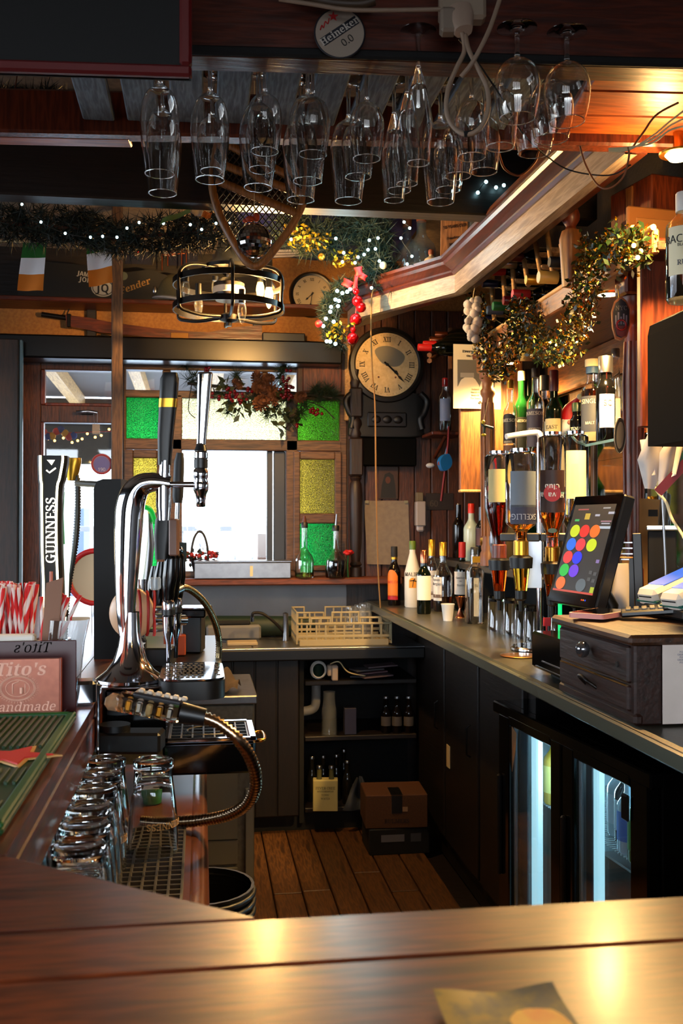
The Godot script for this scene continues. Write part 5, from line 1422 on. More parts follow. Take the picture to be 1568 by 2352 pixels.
	for q in [[387, 0.0], [404, 0.07]]:
		var c := rel(t, q[0], HZ, d + q[1])
		var pr := []
		for w in [[1520, 5], [1475, 6], [1455, 11], [1436, 13], [1416, 14], [1412, 10], [1404, 10], [1402, 14], [1384, 15], [1378, 12]]: pr.append(P(w[1] * d / F, (HZ - w[0]) * d / F + cy))
		part(t, "tap_body", B.new().lathe([P(0, pr[0].y)] + pr + [P(0, pr[-1].y)], 16, Transform3D(Basis.IDENTITY, V(c.x, 0, c.z))), M.chrome)
		part(t, "tap_ring", B.new().cyl(V(c.x, (HZ - 1412) * d / F + cy, c.z), 0.0148, 0.012, 16), M.black)
	part(t, "manifold", B.new().tube([rel(t, 345, 1424, d + 0.03), rel(t, 425, 1424, d + 0.1)], 0.012, 12), M.chrome)
	for i in 4: part(t, "ring_stack", B.new().cyl(rel(t, 356, 1402 + 16 * i, d + 0.05), 0.022 - 0.002 * (i % 2), 0.008, 18, ID, 0.002), M.steel)
	part(t, "stand", B.new().box(rel(t, 365, 1480, d + 0.08) * V(1, 0, 1) + vy(0.022), V(0.07, 0.044, 0.08), 0.004), M.black)
	# gold and steel hose arching behind
	t = thing("arched_hose", "gold braided hose arching down from the tap cluster to the sink", "hose", W(500, 1540, 2.5))
	part(t, "hose", ribbed(smooth([rel(t, 408, 1352, 2.3), rel(t, 432, 1352, 2.35), rel(t, 465, 1378, 2.4), rel(t, 490, 1420, 2.45), rel(t, 503, 1470, 2.5), rel(t, 500, 1540, 2.5)], 5), 0.0085, 0.007, 0.006), mat(C(0.62, 0.54, 0.40), 0.25, 1.0))
	part(t, "coupling", B.new().tube([rel(t, 400, 1358, 2.29), rel(t, 416, 1350, 2.31)], 0.011, 12), M.steel)
	# black shelf with a chrome rim, sponge and carton behind the taps
	p = spot_at(445, 2.62, BAR - 0.007)
	t = thing("black_tray", "flat black tray with a bright rim behind the tap cluster", "tray", p, cam_yaw())
	part(t, "tray", B.new().box(V(0, 0.105, 0), V(0.08, 0.022, 0.14), 0.004), M.gloss)
	part(t, "rim", B.new().box(V(0, 0.118, 0.068), V(0.082, 0.004, 0.006), 0.001), M.chrome)
	part(t, "pedestal", B.new().box(V(0, 0.048, 0), V(0.05, 0.094, 0.08), 0.003), M.black)
	p = spot_at(450, 2.78, BAR + 0.008)
	single("yellow_sponge", "yellow sponge beside the tap cluster", "sponge", B.new().box(Vector3.ZERO, V(0.045, 0.028, 0.07), 0.005), mat(C(0.62, 0.38, 0.03), 0.8), p)
	p = spot_at(402, 2.56, BAR + 0.019)
	single("orange_carton", "small orange carton behind the tap cluster", "carton", B.new().box(Vector3.ZERO, V(0.055, 0.05, 0.06), 0.002), mat(C(0.62, 0.24, 0.03), 0.6), p)

func grid_top(w: float, dp: float, nx: int, nz: int, bar: float, h: float) -> B:
	var b := B.new()
	for i in nx + 1: b.box(V(-w / 2 + w * i / nx, 0, 0), V(bar, h, dp), 0.0006)
	for i in nz + 1: b.box(V(0, 0, -dp / 2 + dp * i / nz), V(w, h, bar), 0.0006)
	return b

func left_bar_things() -> void:
	# ---- perforated drip tray beside the font
	var p := V(-0.018, 1.07, -2.12)
	var t := thing("drip_tray", "rounded steel drip tray with slots beside the chrome font", "drip tray", p)
	part(t, "basin", B.new().ext(round_rect(0.132, 0.25, 0.04, 5), 0.036, Transform3D(Basis(V(1, 0, 0), V(0, 0, -1), V(0, 1, 0)), Vector3.ZERO), true), M.black)
	part(t, "cover", B.new().ext(round_rect(0.128, 0.246, 0.038, 5), 0.004, Transform3D(Basis(V(1, 0, 0), V(0, 0, -1), V(0, 1, 0)), V(0, 0.037, 0)), true), M.chrome)
	var sl := B.new()
	for i in 10:
		for j in 8:
			var q := V(-0.054 + 0.0115 * i + 0.004 * (j % 2), 0.0414, 0.095 - 0.027 * j)
			if absf(q.x) > 0.045 and absf(q.z) > 0.085 or i in [7, 8]: continue
			sl.box(q, V(0.007, 0.0006, 0.014))
	part(t, "slots", sl, M.matt, "stuff")
	part(t, "bracket", B.new().box(V(-0.09, 0.012, 0.03), V(0.06, 0.02, 0.06)), M.black)
	# ---- square drip tray lower down
	t = thing("drip_tray", "square chrome rimmed drip tray with a black grate, lower on the right", "drip tray", V(0.018, 0.872, -2.30))
	part(t, "basin", B.new().box(V(0, 0.035, 0), V(0.20, 0.07, 0.20), 0.005), M.gloss)
	var fr := B.new()
	for s in [-1.0, 1.0]: fr.box(V(0.095 * s, 0.075, 0), V(0.016, 0.008, 0.206), 0.002).box(V(0, 0.075, 0.095 * s), V(0.206, 0.008, 0.016), 0.002)
	part(t, "rim", fr, M.chrome)
	part(t, "grate", grid_top(0.17, 0.17, 7, 5, 0.004, 0.004).tube(range(25).map(func(i): return V(cos(TAU * i / 24) * 0.05, 0.0, sin(TAU * i / 24) * 0.05)), 0.003, 6, false), M.black).position.y = 0.075
	part(t, "handle", B.new().tube(smooth([V(0.10, 0.06, 0.05), V(0.122, 0.062, 0.05), V(0.122, 0.062, -0.03), V(0.10, 0.06, -0.03)], 5), 0.004, 8), M.brass)
	# ---- spotted cloth
	p = spot_at(500, 3.68, 0.806)
	single("spotted_cloth", "crumpled dark cloth with pale spots behind the drip tray", "cloth", B.new().sheet(func(s, u): return V((s - 0.5) * 0.16, 0.012 + 0.042 * sin(PI * u) * (1 + 0.5 * sin(s * 11)) + 0.01 * sin(s * 17 + u * 5), (u - 0.5) * 0.14), 24, 12), rough_mat(C(0.05, 0.04, 0.035), C(0.55, 0.45, 0.34), 0.06, 22.0, 0.9), p, cam_yaw())
	# ---- glasswasher standing out at the end of the left bar
	p = spot_at(500, 3.72, 0.0)
	t = thing("glasswasher", "grey steel cabinet of the glasswasher at the end of the left bar", "glasswasher", V(-0.10, 0.0, -3.86))
	part(t, "body", B.new().box(V(0, 0.41, 0), V(0.58, 0.72, 0.5), 0.006), rough_mat(C(0.30, 0.29, 0.26), C(0.36, 0.35, 0.31), 0.02, 4.0, 0.45, 0.2))
	part(t, "worktop", B.new().box(V(0, 0.785, 0), V(0.60, 0.03, 0.52), 0.004), M.brush)
	var dr := part(t, "front_panel", B.new().box(V(0.10, 0.40, 0.254), V(0.26, 0.40, 0.01), 0.003), mat(C(0.34, 0.33, 0.29), 0.45))
	part(dr, "seam", B.new().box(V(0.10, 0.29, 0.2605), V(0.26, 0.003, 0.002)), M.matt)
	part(t, "lower_panel", B.new().box(V(0.10, 0.13, 0.254), V(0.26, 0.12, 0.01), 0.003), mat(C(0.34, 0.33, 0.29), 0.45))
	part(t, "corner_post", B.new().box(V(0.272, 0.26, 0.258), V(0.03, 0.42, 0.016), 0.003), mat(C(0.40, 0.39, 0.35), 0.45))
	for s in [-1.0, 1.0]: part(t, "foot", B.new().cyl(V(0.24 * s, 0.012, 0.2), 0.02, 0.04, 12), M.black)
	# ---- the soda gun and its hose
	var d := 1.74
	p = W(350, 1665, d)
	t = thing("soda_gun", "clear soda gun with a row of buttons on a ribbed steel hose", "soda gun", p, cam_yaw())
	var gx := Transform3D(Basis.from_euler(V(0, 0, deg_to_rad(-11))), rel(t, 345, 1622, d))
	part(t, "body", B.new().box(V(0.0, 0, 0), V(0.115, 0.034, 0.036), 0.006, gx), liquid(C(0.97, 0.92, 0.82), 0.03, 0.05))
	for i in 5: part(t, "inner_valve", B.new().box(V(-0.035 + 0.018 * i, -0.003, 0.004), V(0.010, 0.018, 0.018), 0.002, gx), [M.brass, M.steel, M.cream][i % 3])
	part(t, "nozzle", B.new().box(V(-0.062, -0.004, 0), V(0.03, 0.028, 0.03), 0.008, gx), pane(C(0.75, 0.6, 0.45), 0.4))
	part(t, "keypad", B.new().box(V(0.012, 0.019, 0), V(0.085, 0.008, 0.034), 0.003, gx), mat(C(0.14, 0.14, 0.16), 0.3))
	for i in 6: part(t, "button", B.new().box(V(-0.018 + 0.015 * i, 0.026, 0.006), V(0.010, 0.007, 0.012), 0.002, gx), mat(C(0.72, 0.68, 0.62), 0.4))
	part(t, "grip", B.new().tube([gx * V(0.055, 0.0, 0), gx * V(0.098, 0.0, 0)], [0.019, 0.015], 16), M.black)
	part(t, "hose", ribbed(smooth([gx * V(0.094, 0, 0), rel(t, 505, 1662, d), rel(t, 548, 1698, d), rel(t, 578, 1745, d + 0.02), rel(t, 588, 1795, d + 0.05), rel(t, 572, 1840, d + 0.09), rel(t, 530, 1868, d + 0.13), rel(t, 470, 1881, d + 0.17), rel(t, 400, 1886, d + 0.2), rel(t, 320, 1884, d + 0.24)], 5), 0.0116, 0.0090, 0.0078), mat(C(0.72, 0.60, 0.48), 0.22, 1.0))
	single("gun_holster", "black soda gun holster below the chrome font", "holster", B.new().box(V(0, 0, 0), V(0.125, 0.04, 0.06), 0.005).cyl(V(-0.03, 0.02, 0), 0.03, 0.012, 18), M.black, W(300, 1700, 1.92), cam_yaw())
	# ---- green rubber bar runner with a red star
	t = thing("bar_runner", "green ribbed rubber bar runner with a red star on the left bar", "bar mat", V(-0.50, BAR + 0.001, -1.40))
	var gm := mat(C(0.03, 0.20, 0.075), 0.5)
	part(t, "mat", B.new().box(V(0, 0.005, 0), V(0.59, 0.010, 0.62), 0.003), gm)
	var ribs := B.new()
	for i in 58:
		var x := -0.285 + 0.01 * i
		for z in [[0.215, 0.29], [0.06, 0.135], [-0.29, -0.065]]: ribs.box(V(x, 0.0115, (z[0] + z[1]) / 2), V(0.005, 0.005, z[1] - z[0]), 0.001)
	part(t, "ribs", ribs, mat(C(0.025, 0.185, 0.065), 0.45), "stuff")
	var bd := B.new()
	for s in [-1.0, 1.0]: bd.box(V(0.288 * s, 0.012, 0), V(0.012, 0.008, 0.62), 0.002).box(V(0, 0.012, 0.304 * s), V(0.59, 0.008, 0.012), 0.002)
	part(t, "border", bd, mat(C(0.04, 0.27, 0.08), 0.5))
	var pt := W(40, 1738, 1.40)
	for q in [[0.066, 0.002, mat(C(0.72, 0.56, 0.34), 0.6), 0.0115], [0.054, 0.003, mat(C(0.66, 0.05, 0.03), 0.55), 0.0125]]:
		var sv := []
		for i in 10: sv.append(P(cos(PI * i / 5 - 0.02), sin(PI * i / 5 - 0.02)) * (q[0] if i % 2 == 0 else q[0] * 0.45))
		part(t, "star", B.new().ext(sv, q[1], Transform3D(Basis(V(1, 0, 0), V(0, 0, -1), V(0, 1, 0)), V(0.248, q[3], -0.004))), q[2])
	var nm := part(t, "embossed_lettering", letters("HEINEKEN", 0.05, 0.004, 0.0, false, 700), mat(C(0.02, 0.085, 0.035), 0.6))
	nm.transform = Transform3D(Basis(V(1, 0, 0), V(0, 0, -1), V(0, 1, 0)), V(0.08, 0.012, 0.172))
	# ---- copper napkin caddy with its engraved plates
	t = thing("napkin_caddy", "engraved copper fronted napkin and straw caddy on the left bar", "caddy", V(-0.34, BAR + 0.001, -1.765), cam_yaw() + 8)
	var cp := rough_mat(C(0.52, 0.31, 0.25), C(0.57, 0.35, 0.28), 0.02, 5.0, 0.34, 0.7)
	var dk := mat(C(0.23, 0.05, 0.05), 0.25)
	part(t, "front_plate", B.new().box(V(0, 0.052, 0.045), V(0.215, 0.103, 0.006), 0.001), cp)
	part(t, "plate_edge", B.new().box(V(0.1085, 0.052, 0.045), V(0.004, 0.103, 0.0065), 0.001), mat(C(0.50, 0.20, 0.08), 0.35))
	part(t, "back_plate", B.new().box(V(0.02, 0.064, -0.01), V(0.215, 0.125, 0.006), 0.001), dk)
	part(t, "floor_plate", B.new().box(V(0.0, 0.004, -0.03), V(0.22, 0.006, 0.16), 0.001), dk)
	var ck := mat(C(0.86, 0.66, 0.57), 0.5)
	var zf := 0.0485
	write(t, "Tito's", 0.021, ck, T3(V(0.045, 0.086, zf)), 0.0, true, 700, 1.0, true)
	write(t, "Handmade", 0.0145, ck, T3(V(0.048, 0.024, zf)), 0.0, true, 400, 1.0, true)
	write(t, "VODKA", 0.008, ck, T3(V(0.048, 0.010, zf)), 0.0, true, 400, 1.5)
	var dr2 := write(t, "Tito's", 0.017, mat(C(0.45, 0.22, 0.20), 0.5), T3(V(0.055, 0.115, -0.0065)), 0.0, true, 400, -1.0, true)
	for r in [0.0285, 0.0265, 0.019]:
		var ov := []
		for i in 33: ov.append(V(0.04 + cos(TAU * i / 32) * r, 0.055 + sin(TAU * i / 32) * r * 0.72, zf))
		part(t, "engraved_oval", B.new().tube(ov, 0.0007, 5, false), ck)
	var rays := B.new()
	for i in 44:
		var w := TAU * i / 44
		rays.tube([V(0.04 + cos(w) * 0.030, 0.055 + sin(w) * 0.022, zf), V(0.04 + cos(w) * 0.034, 0.055 + sin(w) * 0.0255, zf)], 0.0005, 4)
	part(t, "engraved_rays", rays, ck, "stuff")
	part(t, "engraved_still", B.new().tube([V(0.032, 0.046, zf), V(0.032, 0.062, zf), V(0.042, 0.066, zf)], 0.0012, 5).tube([V(0.046, 0.046, zf), V(0.046, 0.056, zf)], 0.003, 6).tube([V(0.052, 0.046, zf), V(0.052, 0.062, zf)], 0.001, 5), ck)
	part(t, "side_cup", loft(B.new(), [[V(0.098, 0.006, -0.055), 0.026, 0.03], [V(0.104, 0.115, -0.06), 0.030, 0.034], [V(0.110, 0.158, -0.065), 0.033, 0.037]], 5.0, 20), pane(C(0.10, 0.10, 0.10), 0.45))
	# napkins
	single("napkin_stack", "stack of white paper napkins standing in the caddy", "napkins", B.new().box(V(-0.02, 0.064, 0), V(0.18, 0.128, 0.028), 0.003), M.white, V(-0.355, BAR + 0.008, -1.80), cam_yaw() + 8)
	# the paper wrapped stirrers
	var s0 := W(108, 1500, 1.79)
	t = thing("paper_sleeve", "folded brown paper sleeve standing up among the straws", "paper sleeve", V(s0.x, BAR + 0.01, s0.z), cam_yaw())
	part(t, "sleeve", B.new().ext([P(-0.016, 0.0), P(0.012, 0.0), P(0.030, 0.222), P(0.0, 0.212)], 0.004, T3(Vector3.ZERO)), mat(C(0.52, 0.38, 0.31), 0.85))
	part(t, "stirrer", B.new().tube([V(0.004, 0.02, -0.004), V(0.006, 0.232, -0.006)], 0.003, 6), mat(C(0.75, 0.45, 0.38), 0.6))
	# straws
	var im := Image.create(32, 32, false, Image.FORMAT_RGB8)
	for y in 32:
		for x in 32: im.set_pixel(x, y, C(0.78, 0.06, 0.07) if (x + y) % 32 < 17 else C(0.86, 0.80, 0.78))
	var sm := StandardMaterial3D.new()
	sm.albedo_texture = ImageTexture.create_from_image(im)
	sm.uv1_scale = V(1, 9, 1)
	sm.roughness = 0.7
	var sb := B.new().lathe([P(0.0034, 0), P(0.0034, 0.2), P(0.0028, 0.2), P(0.0028, 0.0)], 10).mesh()
	var n := 0
	for i in 64:
		var w := 2.39996 * i
		var r := 0.0068 * sqrt(float(i))
		var at := W(22, HZ, 1.88)
		var o := single("straw", "red striped paper straw in the fat bundle on the left bar", "straw", sb, sm, V(at.x + cos(w) * r * 0.9, BAR + 0.012 + rng.randf_range(0, 0.008), at.z + sin(w) * r * 0.8), 0.0, "bundled paper straws")
		o.rotation = V(sin(w) * r * 3.0, rng.randf() * 6.0, -cos(w) * r * 3.4)
	for q in [[100, 96, 1370, "red striped straw leaning left of the brown paper sleeve"], [118, 143, 1362, "loose red striped straw just right of the brown paper sleeve"], [122, 150, 1366, "loose red striped straw, middle of those right of the sleeve"], [126, 158, 1372, "loose red striped straw, farther right of the sleeve"], [128, 185, 1366, "loose red striped straw leaning farthest right"]]:
		var a := W(q[0], 1490, 1.80)
		var b := W(q[1], q[2], 1.80)
		var l := (b - a).length()
		var o := single("loose_straw", q[3], "straw", sb, sm, a)
		var yv := (b - a) / l
		var xv := yv.cross(Vector3.BACK).normalized()
		o.basis = Basis(xv, yv, xv.cross(yv))
		o.position = b - yv * 0.2
	# chrome corner of the bar flap
	t = thing("chrome_bracket", "chrome box shaped bracket on the inner corner of the left bar", "bracket", W(190, 1640, 1.80) * V(1, 0, 1) + vy(BAR + 0.001), 6.0)
	part(t, "block", B.new().box(V(0.004, 0.022, -0.02), V(0.040, 0.044, 0.05), 0.006), M.chrome)
	part(t, "strap", B.new().box(V(0.028, -0.04, -0.03), V(0.006, 0.15, 0.03), 0.002), M.chrome)
	# coaster at the very bottom of the frame
	p = WY(1150, 2322, BAR)
	t = thing("beer_mat", "printed beer mat curling up on the front bar at the bottom edge", "beer mat", V(p.x, BAR + 0.001, p.z))
	var im2 := Image.create(128, 96, false, Image.FORMAT_RGB8)
	var f := FastNoiseLite.new()
	f.seed = 4
	f.frequency = 0.03
	for y in 96:
		for x in 128:
			var v := f.get_noise_2d(x, y) * 0.5 + 0.5
			var c := C(0.20, 0.22, 0.22).lerp(C(0.50, 0.40, 0.14), clampf(v * 2.0 - 0.5 + (0.5 - x / 128.0), 0, 1))
			if (P(x, y) - P(92, 62)).length() < 26 + 6 * v: c = C(0.85, 0.50 + 0.2 * v, 0.25)
			im2.set_pixel(x, y, c)
	var pm := StandardMaterial3D.new()
	pm.albedo_texture = ImageTexture.create_from_image(im2)
	pm.roughness = 0.5
	part(t, "mat", B.new().sheet(func(s, u): return V((s - 0.5) * 0.085, 0.003 + 0.006 * pow(u, 3.0) * (0.6 + 0.4 * cos(s * 6.0)), 0.05 - u * 0.07), 12, 12), pm)

func pint() -> B:
	# upturned tulip pint: rim on the shelf, base uppermost
	var o := [P(0.0435, 0.0), P(0.0438, 0.03), P(0.0425, 0.06), P(0.038, 0.10), P(0.034, 0.13), P(0.0335, 0.142), P(0.0355, 0.152), P(0.035, 0.160), P(0.031, 0.163), P(0.022, 0.160), P(0, 0.159)]
	var b := B.new().lathe(o, 28)
	return b.lathe([P(0, 0.147), P(0.024, 0.146), P(0.030, 0.138), P(0.0355, 0.10), P(0.040, 0.06), P(0.042, 0.0), P(0.0435, 0.0)].map(func(v): return v), 28)

func under_bar_things() -> void:
	var Y := 0.831
	var t := thing("glass_mat", "grey plastic grid mat on the speckled glass shelf", "mat", V(-0.115, Y + 0.004, -1.66))
	part(t, "grid", grid_top(0.17, 0.62, 8, 28, 0.0045, 0.007), mat(C(0.26, 0.25, 0.24), 0.5))
	var gm := mat(C(0.78, 0.62, 0.40), 0.5)
	var b := pint().mesh()
	var k := 0
	var spots := [[-0.083, 1.80, "upturned pint glass standing alone on the grid mat, in front of the ribbed hose"], [-0.158, 1.345, "nearest upturned pint glass in the row under the left bar edge"], [-0.160, 1.435, "second nearest upturned pint glass in the row under the left bar edge"], [-0.164, 1.525, "third upturned pint glass from the near end under the left bar edge"], [-0.166, 1.62, "fourth upturned pint glass from the near end under the left bar edge"], [-0.167, 1.72, "fifth upturned pint glass from the near end, below the holster"], [-0.167, 1.82, "farthest upturned pint glass in the row, below the black plinth"], [-0.252, 1.39, "nearest upturned pint glass of the inner row under the bar"], [-0.254, 1.48, "second upturned pint glass of the inner row under the bar"], [-0.256, 1.575, "third upturned pint glass of the inner row under the bar"], [-0.258, 1.67, "farthest upturned pint glass of the inner row under the bar"]]
	for q in spots:
		t = thing("pint_glass", q[2], "glass", V(q[0], Y + 0.009, -q[1] * 1.0), facing(V(q[0], 0, -q[1])))
		part(t, "glass", b, M.stem)
		if k in [0, 5]:
			var w := write(t, "GUINNESS", 0.011, gm, T3(V(0, 0.055, 0), 0, 0, 0), 0.0445, true)
			w.rotation = V(0, deg_to_rad(35), PI)
		k += 1
	single("green_tub", "pale green tub below the holster", "tub", B.new().lathe([P(0, 0), P(0.03, 0), P(0.032, 0.085), P(0, 0.087)], 20), mat(C(0.16, 0.42, 0.22), 0.5), W(348, 1740, 2.12) * V(1, 0, 1) + vy(Y + 0.002))
	var p := W(482, 2040, 2.35)
	t = thing("black_bin", "black bin standing on the floor beside the speckled shelf", "bin", V(p.x - 0.02, 0.013, p.z))
	part(t, "bin", B.new().lathe([P(0, 0), P(0.10, 0), P(0.12, 0.55), P(0.125, 0.56), P(0.118, 0.56), P(0.1, 0.02), P(0, 0.02)], 24), M.black)
	for i in 3: part(t, "hoop", B.new().tube(range(25).map(func(j): return V(cos(TAU * j / 24) * 0.123, 0.50 + 0.022 * i, sin(TAU * j / 24) * 0.123)), 0.007, 8, false), mat(C(0.06, 0.055, 0.05), 0.4))
	part(t, "tag", B.new().box(V(0.115, 0.46, 0.055), V(0.012, 0.05, 0.022), 0.003), mat(C(0.45, 0.55, 0.05), 0.5))

# ---- the till, its screen and the clutter round it
func till_things() -> void:
	var top := 1.205
	var t := thing("cash_drawer", "dark wooden cash drawer box with two drawers on the back counter", "cash drawer", V(1.03, BACK + 0.001, -2.02))
	var dw := wood(C(0.085, 0.032, 0.014), C(0.17, 0.07, 0.03), 2, 0.45, 1.2)
	part(t, "body", B.new().box(V(0, 0.078, 0), V(0.42, 0.156, 0.40), 0.004), dw)
	part(t, "top_board", B.new().box(V(-0.004, 0.165, 0), V(0.446, 0.020, 0.43), 0.006), wood(C(0.15, 0.085, 0.045), C(0.28, 0.165, 0.085), 2, 0.4, 1.2))
	part(t, "plinth_moulding", B.new().box(V(-0.203, 0.012, 0), V(0.02, 0.024, 0.41), 0.006), dw)
	var d1 := part(t, "drawer", B.new().box(V(-0.212, 0.115, 0), V(0.012, 0.072, 0.37), 0.004), dw)
	var d2 := part(t, "drawer", B.new().box(V(-0.212, 0.050, 0), V(0.012, 0.050, 0.37), 0.004), dw)
	part(d2, "drawer_bead", B.new().box(V(-0.2185, 0.0745, 0), V(0.003, 0.0025, 0.35)), M.brass)
	part(d1, "glass_knob", B.new().sph(V(-0.235, 0.122, 0.0), V(0.016, 0.018, 0.016), 8, 6), mat(C(0.5, 0.5, 0.52), 0.06, 0.9))
	part(d2, "pull", B.new().tube(smooth([V(-0.216, 0.045, -0.03), V(-0.235, 0.062, -0.02), V(-0.238, 0.066, 0.0), V(-0.233, 0.058, 0.022), V(-0.216, 0.045, 0.03)], 4), 0.004, 8), M.iron)
	part(d1, "keyhole", B.new().cyl(V(0, 0, 0), 0.006, 0.004, 10, T3(V(-0.217, 0.11, 0.14), 0, 0, 90)), M.matt)
	var q := WZ(1548, 1575, -1.812)
	t = thing("paper_sheet", "white printed sheet taped to the near end of the cash drawer", "paper", V(q.x + 0.03, BACK + 0.004, -1.812))
	part(t, "sheet", B.new().box(V(0.0, 0.08, 0), V(0.11, 0.158, 0.0008), 0.0, T3(Vector3.ZERO, 0, 0, 0)), M.paper)
	for i in 5: write(t, "ORDERS ON THE BAR PLEASE"  if i % 2 else "PLEASE KEEP THIS CLEAR", 0.0028, mat(C(0.4, 0.42, 0.5), 0.8), T3(V(0.006, 0.138 - 0.005 * i, 0.0006)))
	# receipt printer
	q = WY(1212, 1548, BACK)
	t = thing("receipt_printer", "black receipt printer standing left of the cash drawer", "printer", V(q.x + 0.10, BACK + 0.001, q.z + 0.135))
	part(t, "body", B.new().box(V(0, 0.066, 0), V(0.19, 0.092, 0.25), 0.006), M.gloss)
	part(t, "foot", B.new().box(V(0.01, 0.01, 0.01), V(0.14, 0.02, 0.18), 0.003), M.matt)
	part(t, "slot", B.new().box(V(-0.0955, 0.045, 0.03), V(0.002, 0.003, 0.15)), M.steel)
	part(t, "slot", B.new().box(V(-0.0955, 0.028, 0.01), V(0.002, 0.002, 0.2)), M.steel)
	# the touch screen
	var bl := W(1257, 1380, 2.62)
	var br := W(1365, 1398, 2.38)
	br.y = bl.y
	var e := (br - bl).normalized()
	var nh := e.cross(Vector3.UP)     # away from the aisle is the other way
	var ph := deg_to_rad(16.5)
	var up := (-nh if nh.x < 0 else nh) * sin(ph) + Vector3.UP * cos(ph)
	var w := (br - bl).length()
	var L := 0.286
	var X := Transform3D(Basis(e, up, e.cross(up)), bl)
	t = thing("till_screen", "tilted black till touch screen showing rows of coloured round buttons", "till screen", Vector3.ZERO)
	part(t, "housing", B.new().box(V(w / 2, L / 2, -0.016), V(w, L, 0.032), 0.005, X), mat(C(0.035, 0.04, 0.06), 0.35))
	part(t, "bezel", B.new().box(V(w / 2, L / 2, 0.001), V(w * 0.985, L * 0.985, 0.002), 0.0005, X), mat(C(0.015, 0.015, 0.018), 0.08))
	var dsp := part(t, "display", B.new().box(V(w * 0.49, L * 0.51, 0.0022), V(w * 0.84, L * 0.80, 0.001), 0.0, X), glow(C(0.22, 0.20, 0.20), 0.35, C(0.03, 0.03, 0.03)))
	for c in [[0.215, 0.665, C(0.85, 0.9, 0.05)], [0.42, 0.665, C(0.95, 0.12, 0.10)], [0.63, 0.665, C(1.0, 0.45, 0.05)], [0.21, 0.54, C(0.05, 0.45, 0.95)], [0.41, 0.54, C(0.95, 0.2, 0.25)], [0.635, 0.54, C(0.85, 0.92, 0.05)],
		[0.21, 0.42, C(0.95, 0.22, 0.22)], [0.41, 0.42, C(0.10, 0.18, 0.95)], [0.205, 0.30, C(0.1, 0.78, 0.25)], [0.41, 0.30, C(0.45, 0.2, 0.9)], [0.20, 0.18, C(1.0, 0.45, 0.12)], [0.63, 0.18, C(0.36, 0.40, 0.42)]]:
		part(dsp, "button", B.new().ext(disc(w * 0.098, 28, L * 0.058), 0.0006, X * T3(V(c[0] * w, c[1] * L, 0.003))), glow(c[2], 1.0))
	for c in [[0.40, 0.80, 0.10, 0.055, C(0.9, 0.75, 0.25)], [0.20, 0.765, 0.09, 0.02, C(0.2, 0.8, 0.4)], [0.60, 0.81, 0.09, 0.018, C(0.8, 0.8, 0.85)], [0.86, 0.83, 0.11, 0.02, C(0.8, 0.8, 0.85)], [0.28, 0.865, 0.22, 0.012, C(0.75, 0.35, 0.35)], [0.75, 0.875, 0.14, 0.012, C(0.7, 0.7, 0.7)], [0.80, 0.755, 0.20, 0.010, C(0.75, 0.55, 0.6)], [0.80, 0.735, 0.16, 0.010, C(0.8, 0.8, 0.85)], [0.80, 0.70, 0.22, 0.022, C(0.8, 0.85, 0.9)], [0.49, 0.115, 0.84, 0.018, C(0.9, 0.3, 0.2)], [0.87, 0.15, 0.07, 0.05, C(0.8, 0.85, 0.1)],
		[0.84, 0.40, 0.06, 0.03, C(0.6, 0.5, 0.75)], [0.76, 0.30, 0.06, 0.03, C(0.34, 0.34, 0.34)], [0.85, 0.29, 0.06, 0.03, C(0.34, 0.34, 0.34)], [0.76, 0.24, 0.06, 0.03, C(0.34, 0.34, 0.34)], [0.85, 0.23, 0.06, 0.03, C(0.34, 0.34, 0.34)]]:
		part(dsp, "screen_field", B.new().box(V(c[0] * w, c[1] * L, 0.0032), V(c[2] * w, c[3] * L, 0.0005), 0.0, X), glow(c[4], 0.8))
	for c in [[0.72, C(1, 0.2, 0.1)], [0.755, C(0.9, 0.5, 0.1)], [0.79, C(0.1, 0.3, 1.0)]]:
		part(t, "status_light", B.new().sph(X * V(c[0] * w, 0.055 * L, 0.002), Vector3.ONE * 0.002, 8, 6), glow(c[1], 1.5))
	part(t, "stand", B.new().tube([X * V(w * 0.5, L * 0.35, -0.03), X * V(w * 0.5, L * 0.1, -0.11), V((X * V(w * 0.5, 0, -0.10)).x, BACK + 0.006, (X * V(w * 0.5, 0, -0.10)).z)], 0.018, 12), M.black)
	part(t, "stand_foot", B.new().box(V((X * V(w * 0.5, 0, -0.10)).x, BACK + 0.006, (X * V(w * 0.5, 0, -0.10)).z), V(0.16, 0.012, 0.14), 0.004), M.black)
	var gl := W(1285, 1398, 2.66)
	single("green_light_stick", "thin green glowing stick standing under the till screen", "light", B.new().tube([V(0, BACK + 0.002 - gl.y, 0), V(0, 0.02, 0)], 0.0055, 8), glow(C(0.0, 0.95, 0.45), 1.5), gl)
	var rb := W(1255, 1428, 2.62)
	single("pink_tag", "small pink card tag beside the chrome pole", "tag", B.new().box(V(0, 0, 0), V(0.02, 0.022, 0.002), 0.0).box(V(0, (BACK - rb.y) / 2 , -0.002), V(0.004, rb.y - BACK, 0.002)), mat(C(0.75, 0.16, 0.20), 0.6), rb)
	# phone
	var a := WY(1310, 1420, top + 0.012)
	var b := WY(1440, 1400, top + 0.012)
	var dir := (b - a).normalized()
	var pt := Transform3D(Basis(dir, Vector3.UP, dir.cross(Vector3.UP)), Vector3.ZERO)
	t = thing("phone", "mobile phone in a pink case lying on the cash drawer", "phone", (a + b) / 2 * V(1, 0, 1) + vy(top + 0.007))
	var fl := Transform3D(Basis(V(1, 0, 0), V(0, 0, -1), V(0, 1, 0)), Vector3.ZERO)
	part(t, "case", B.new().ext(round_rect(0.150, 0.084, 0.011), 0.011, pt * fl, true), mat(C(0.80, 0.52, 0.48), 0.5))
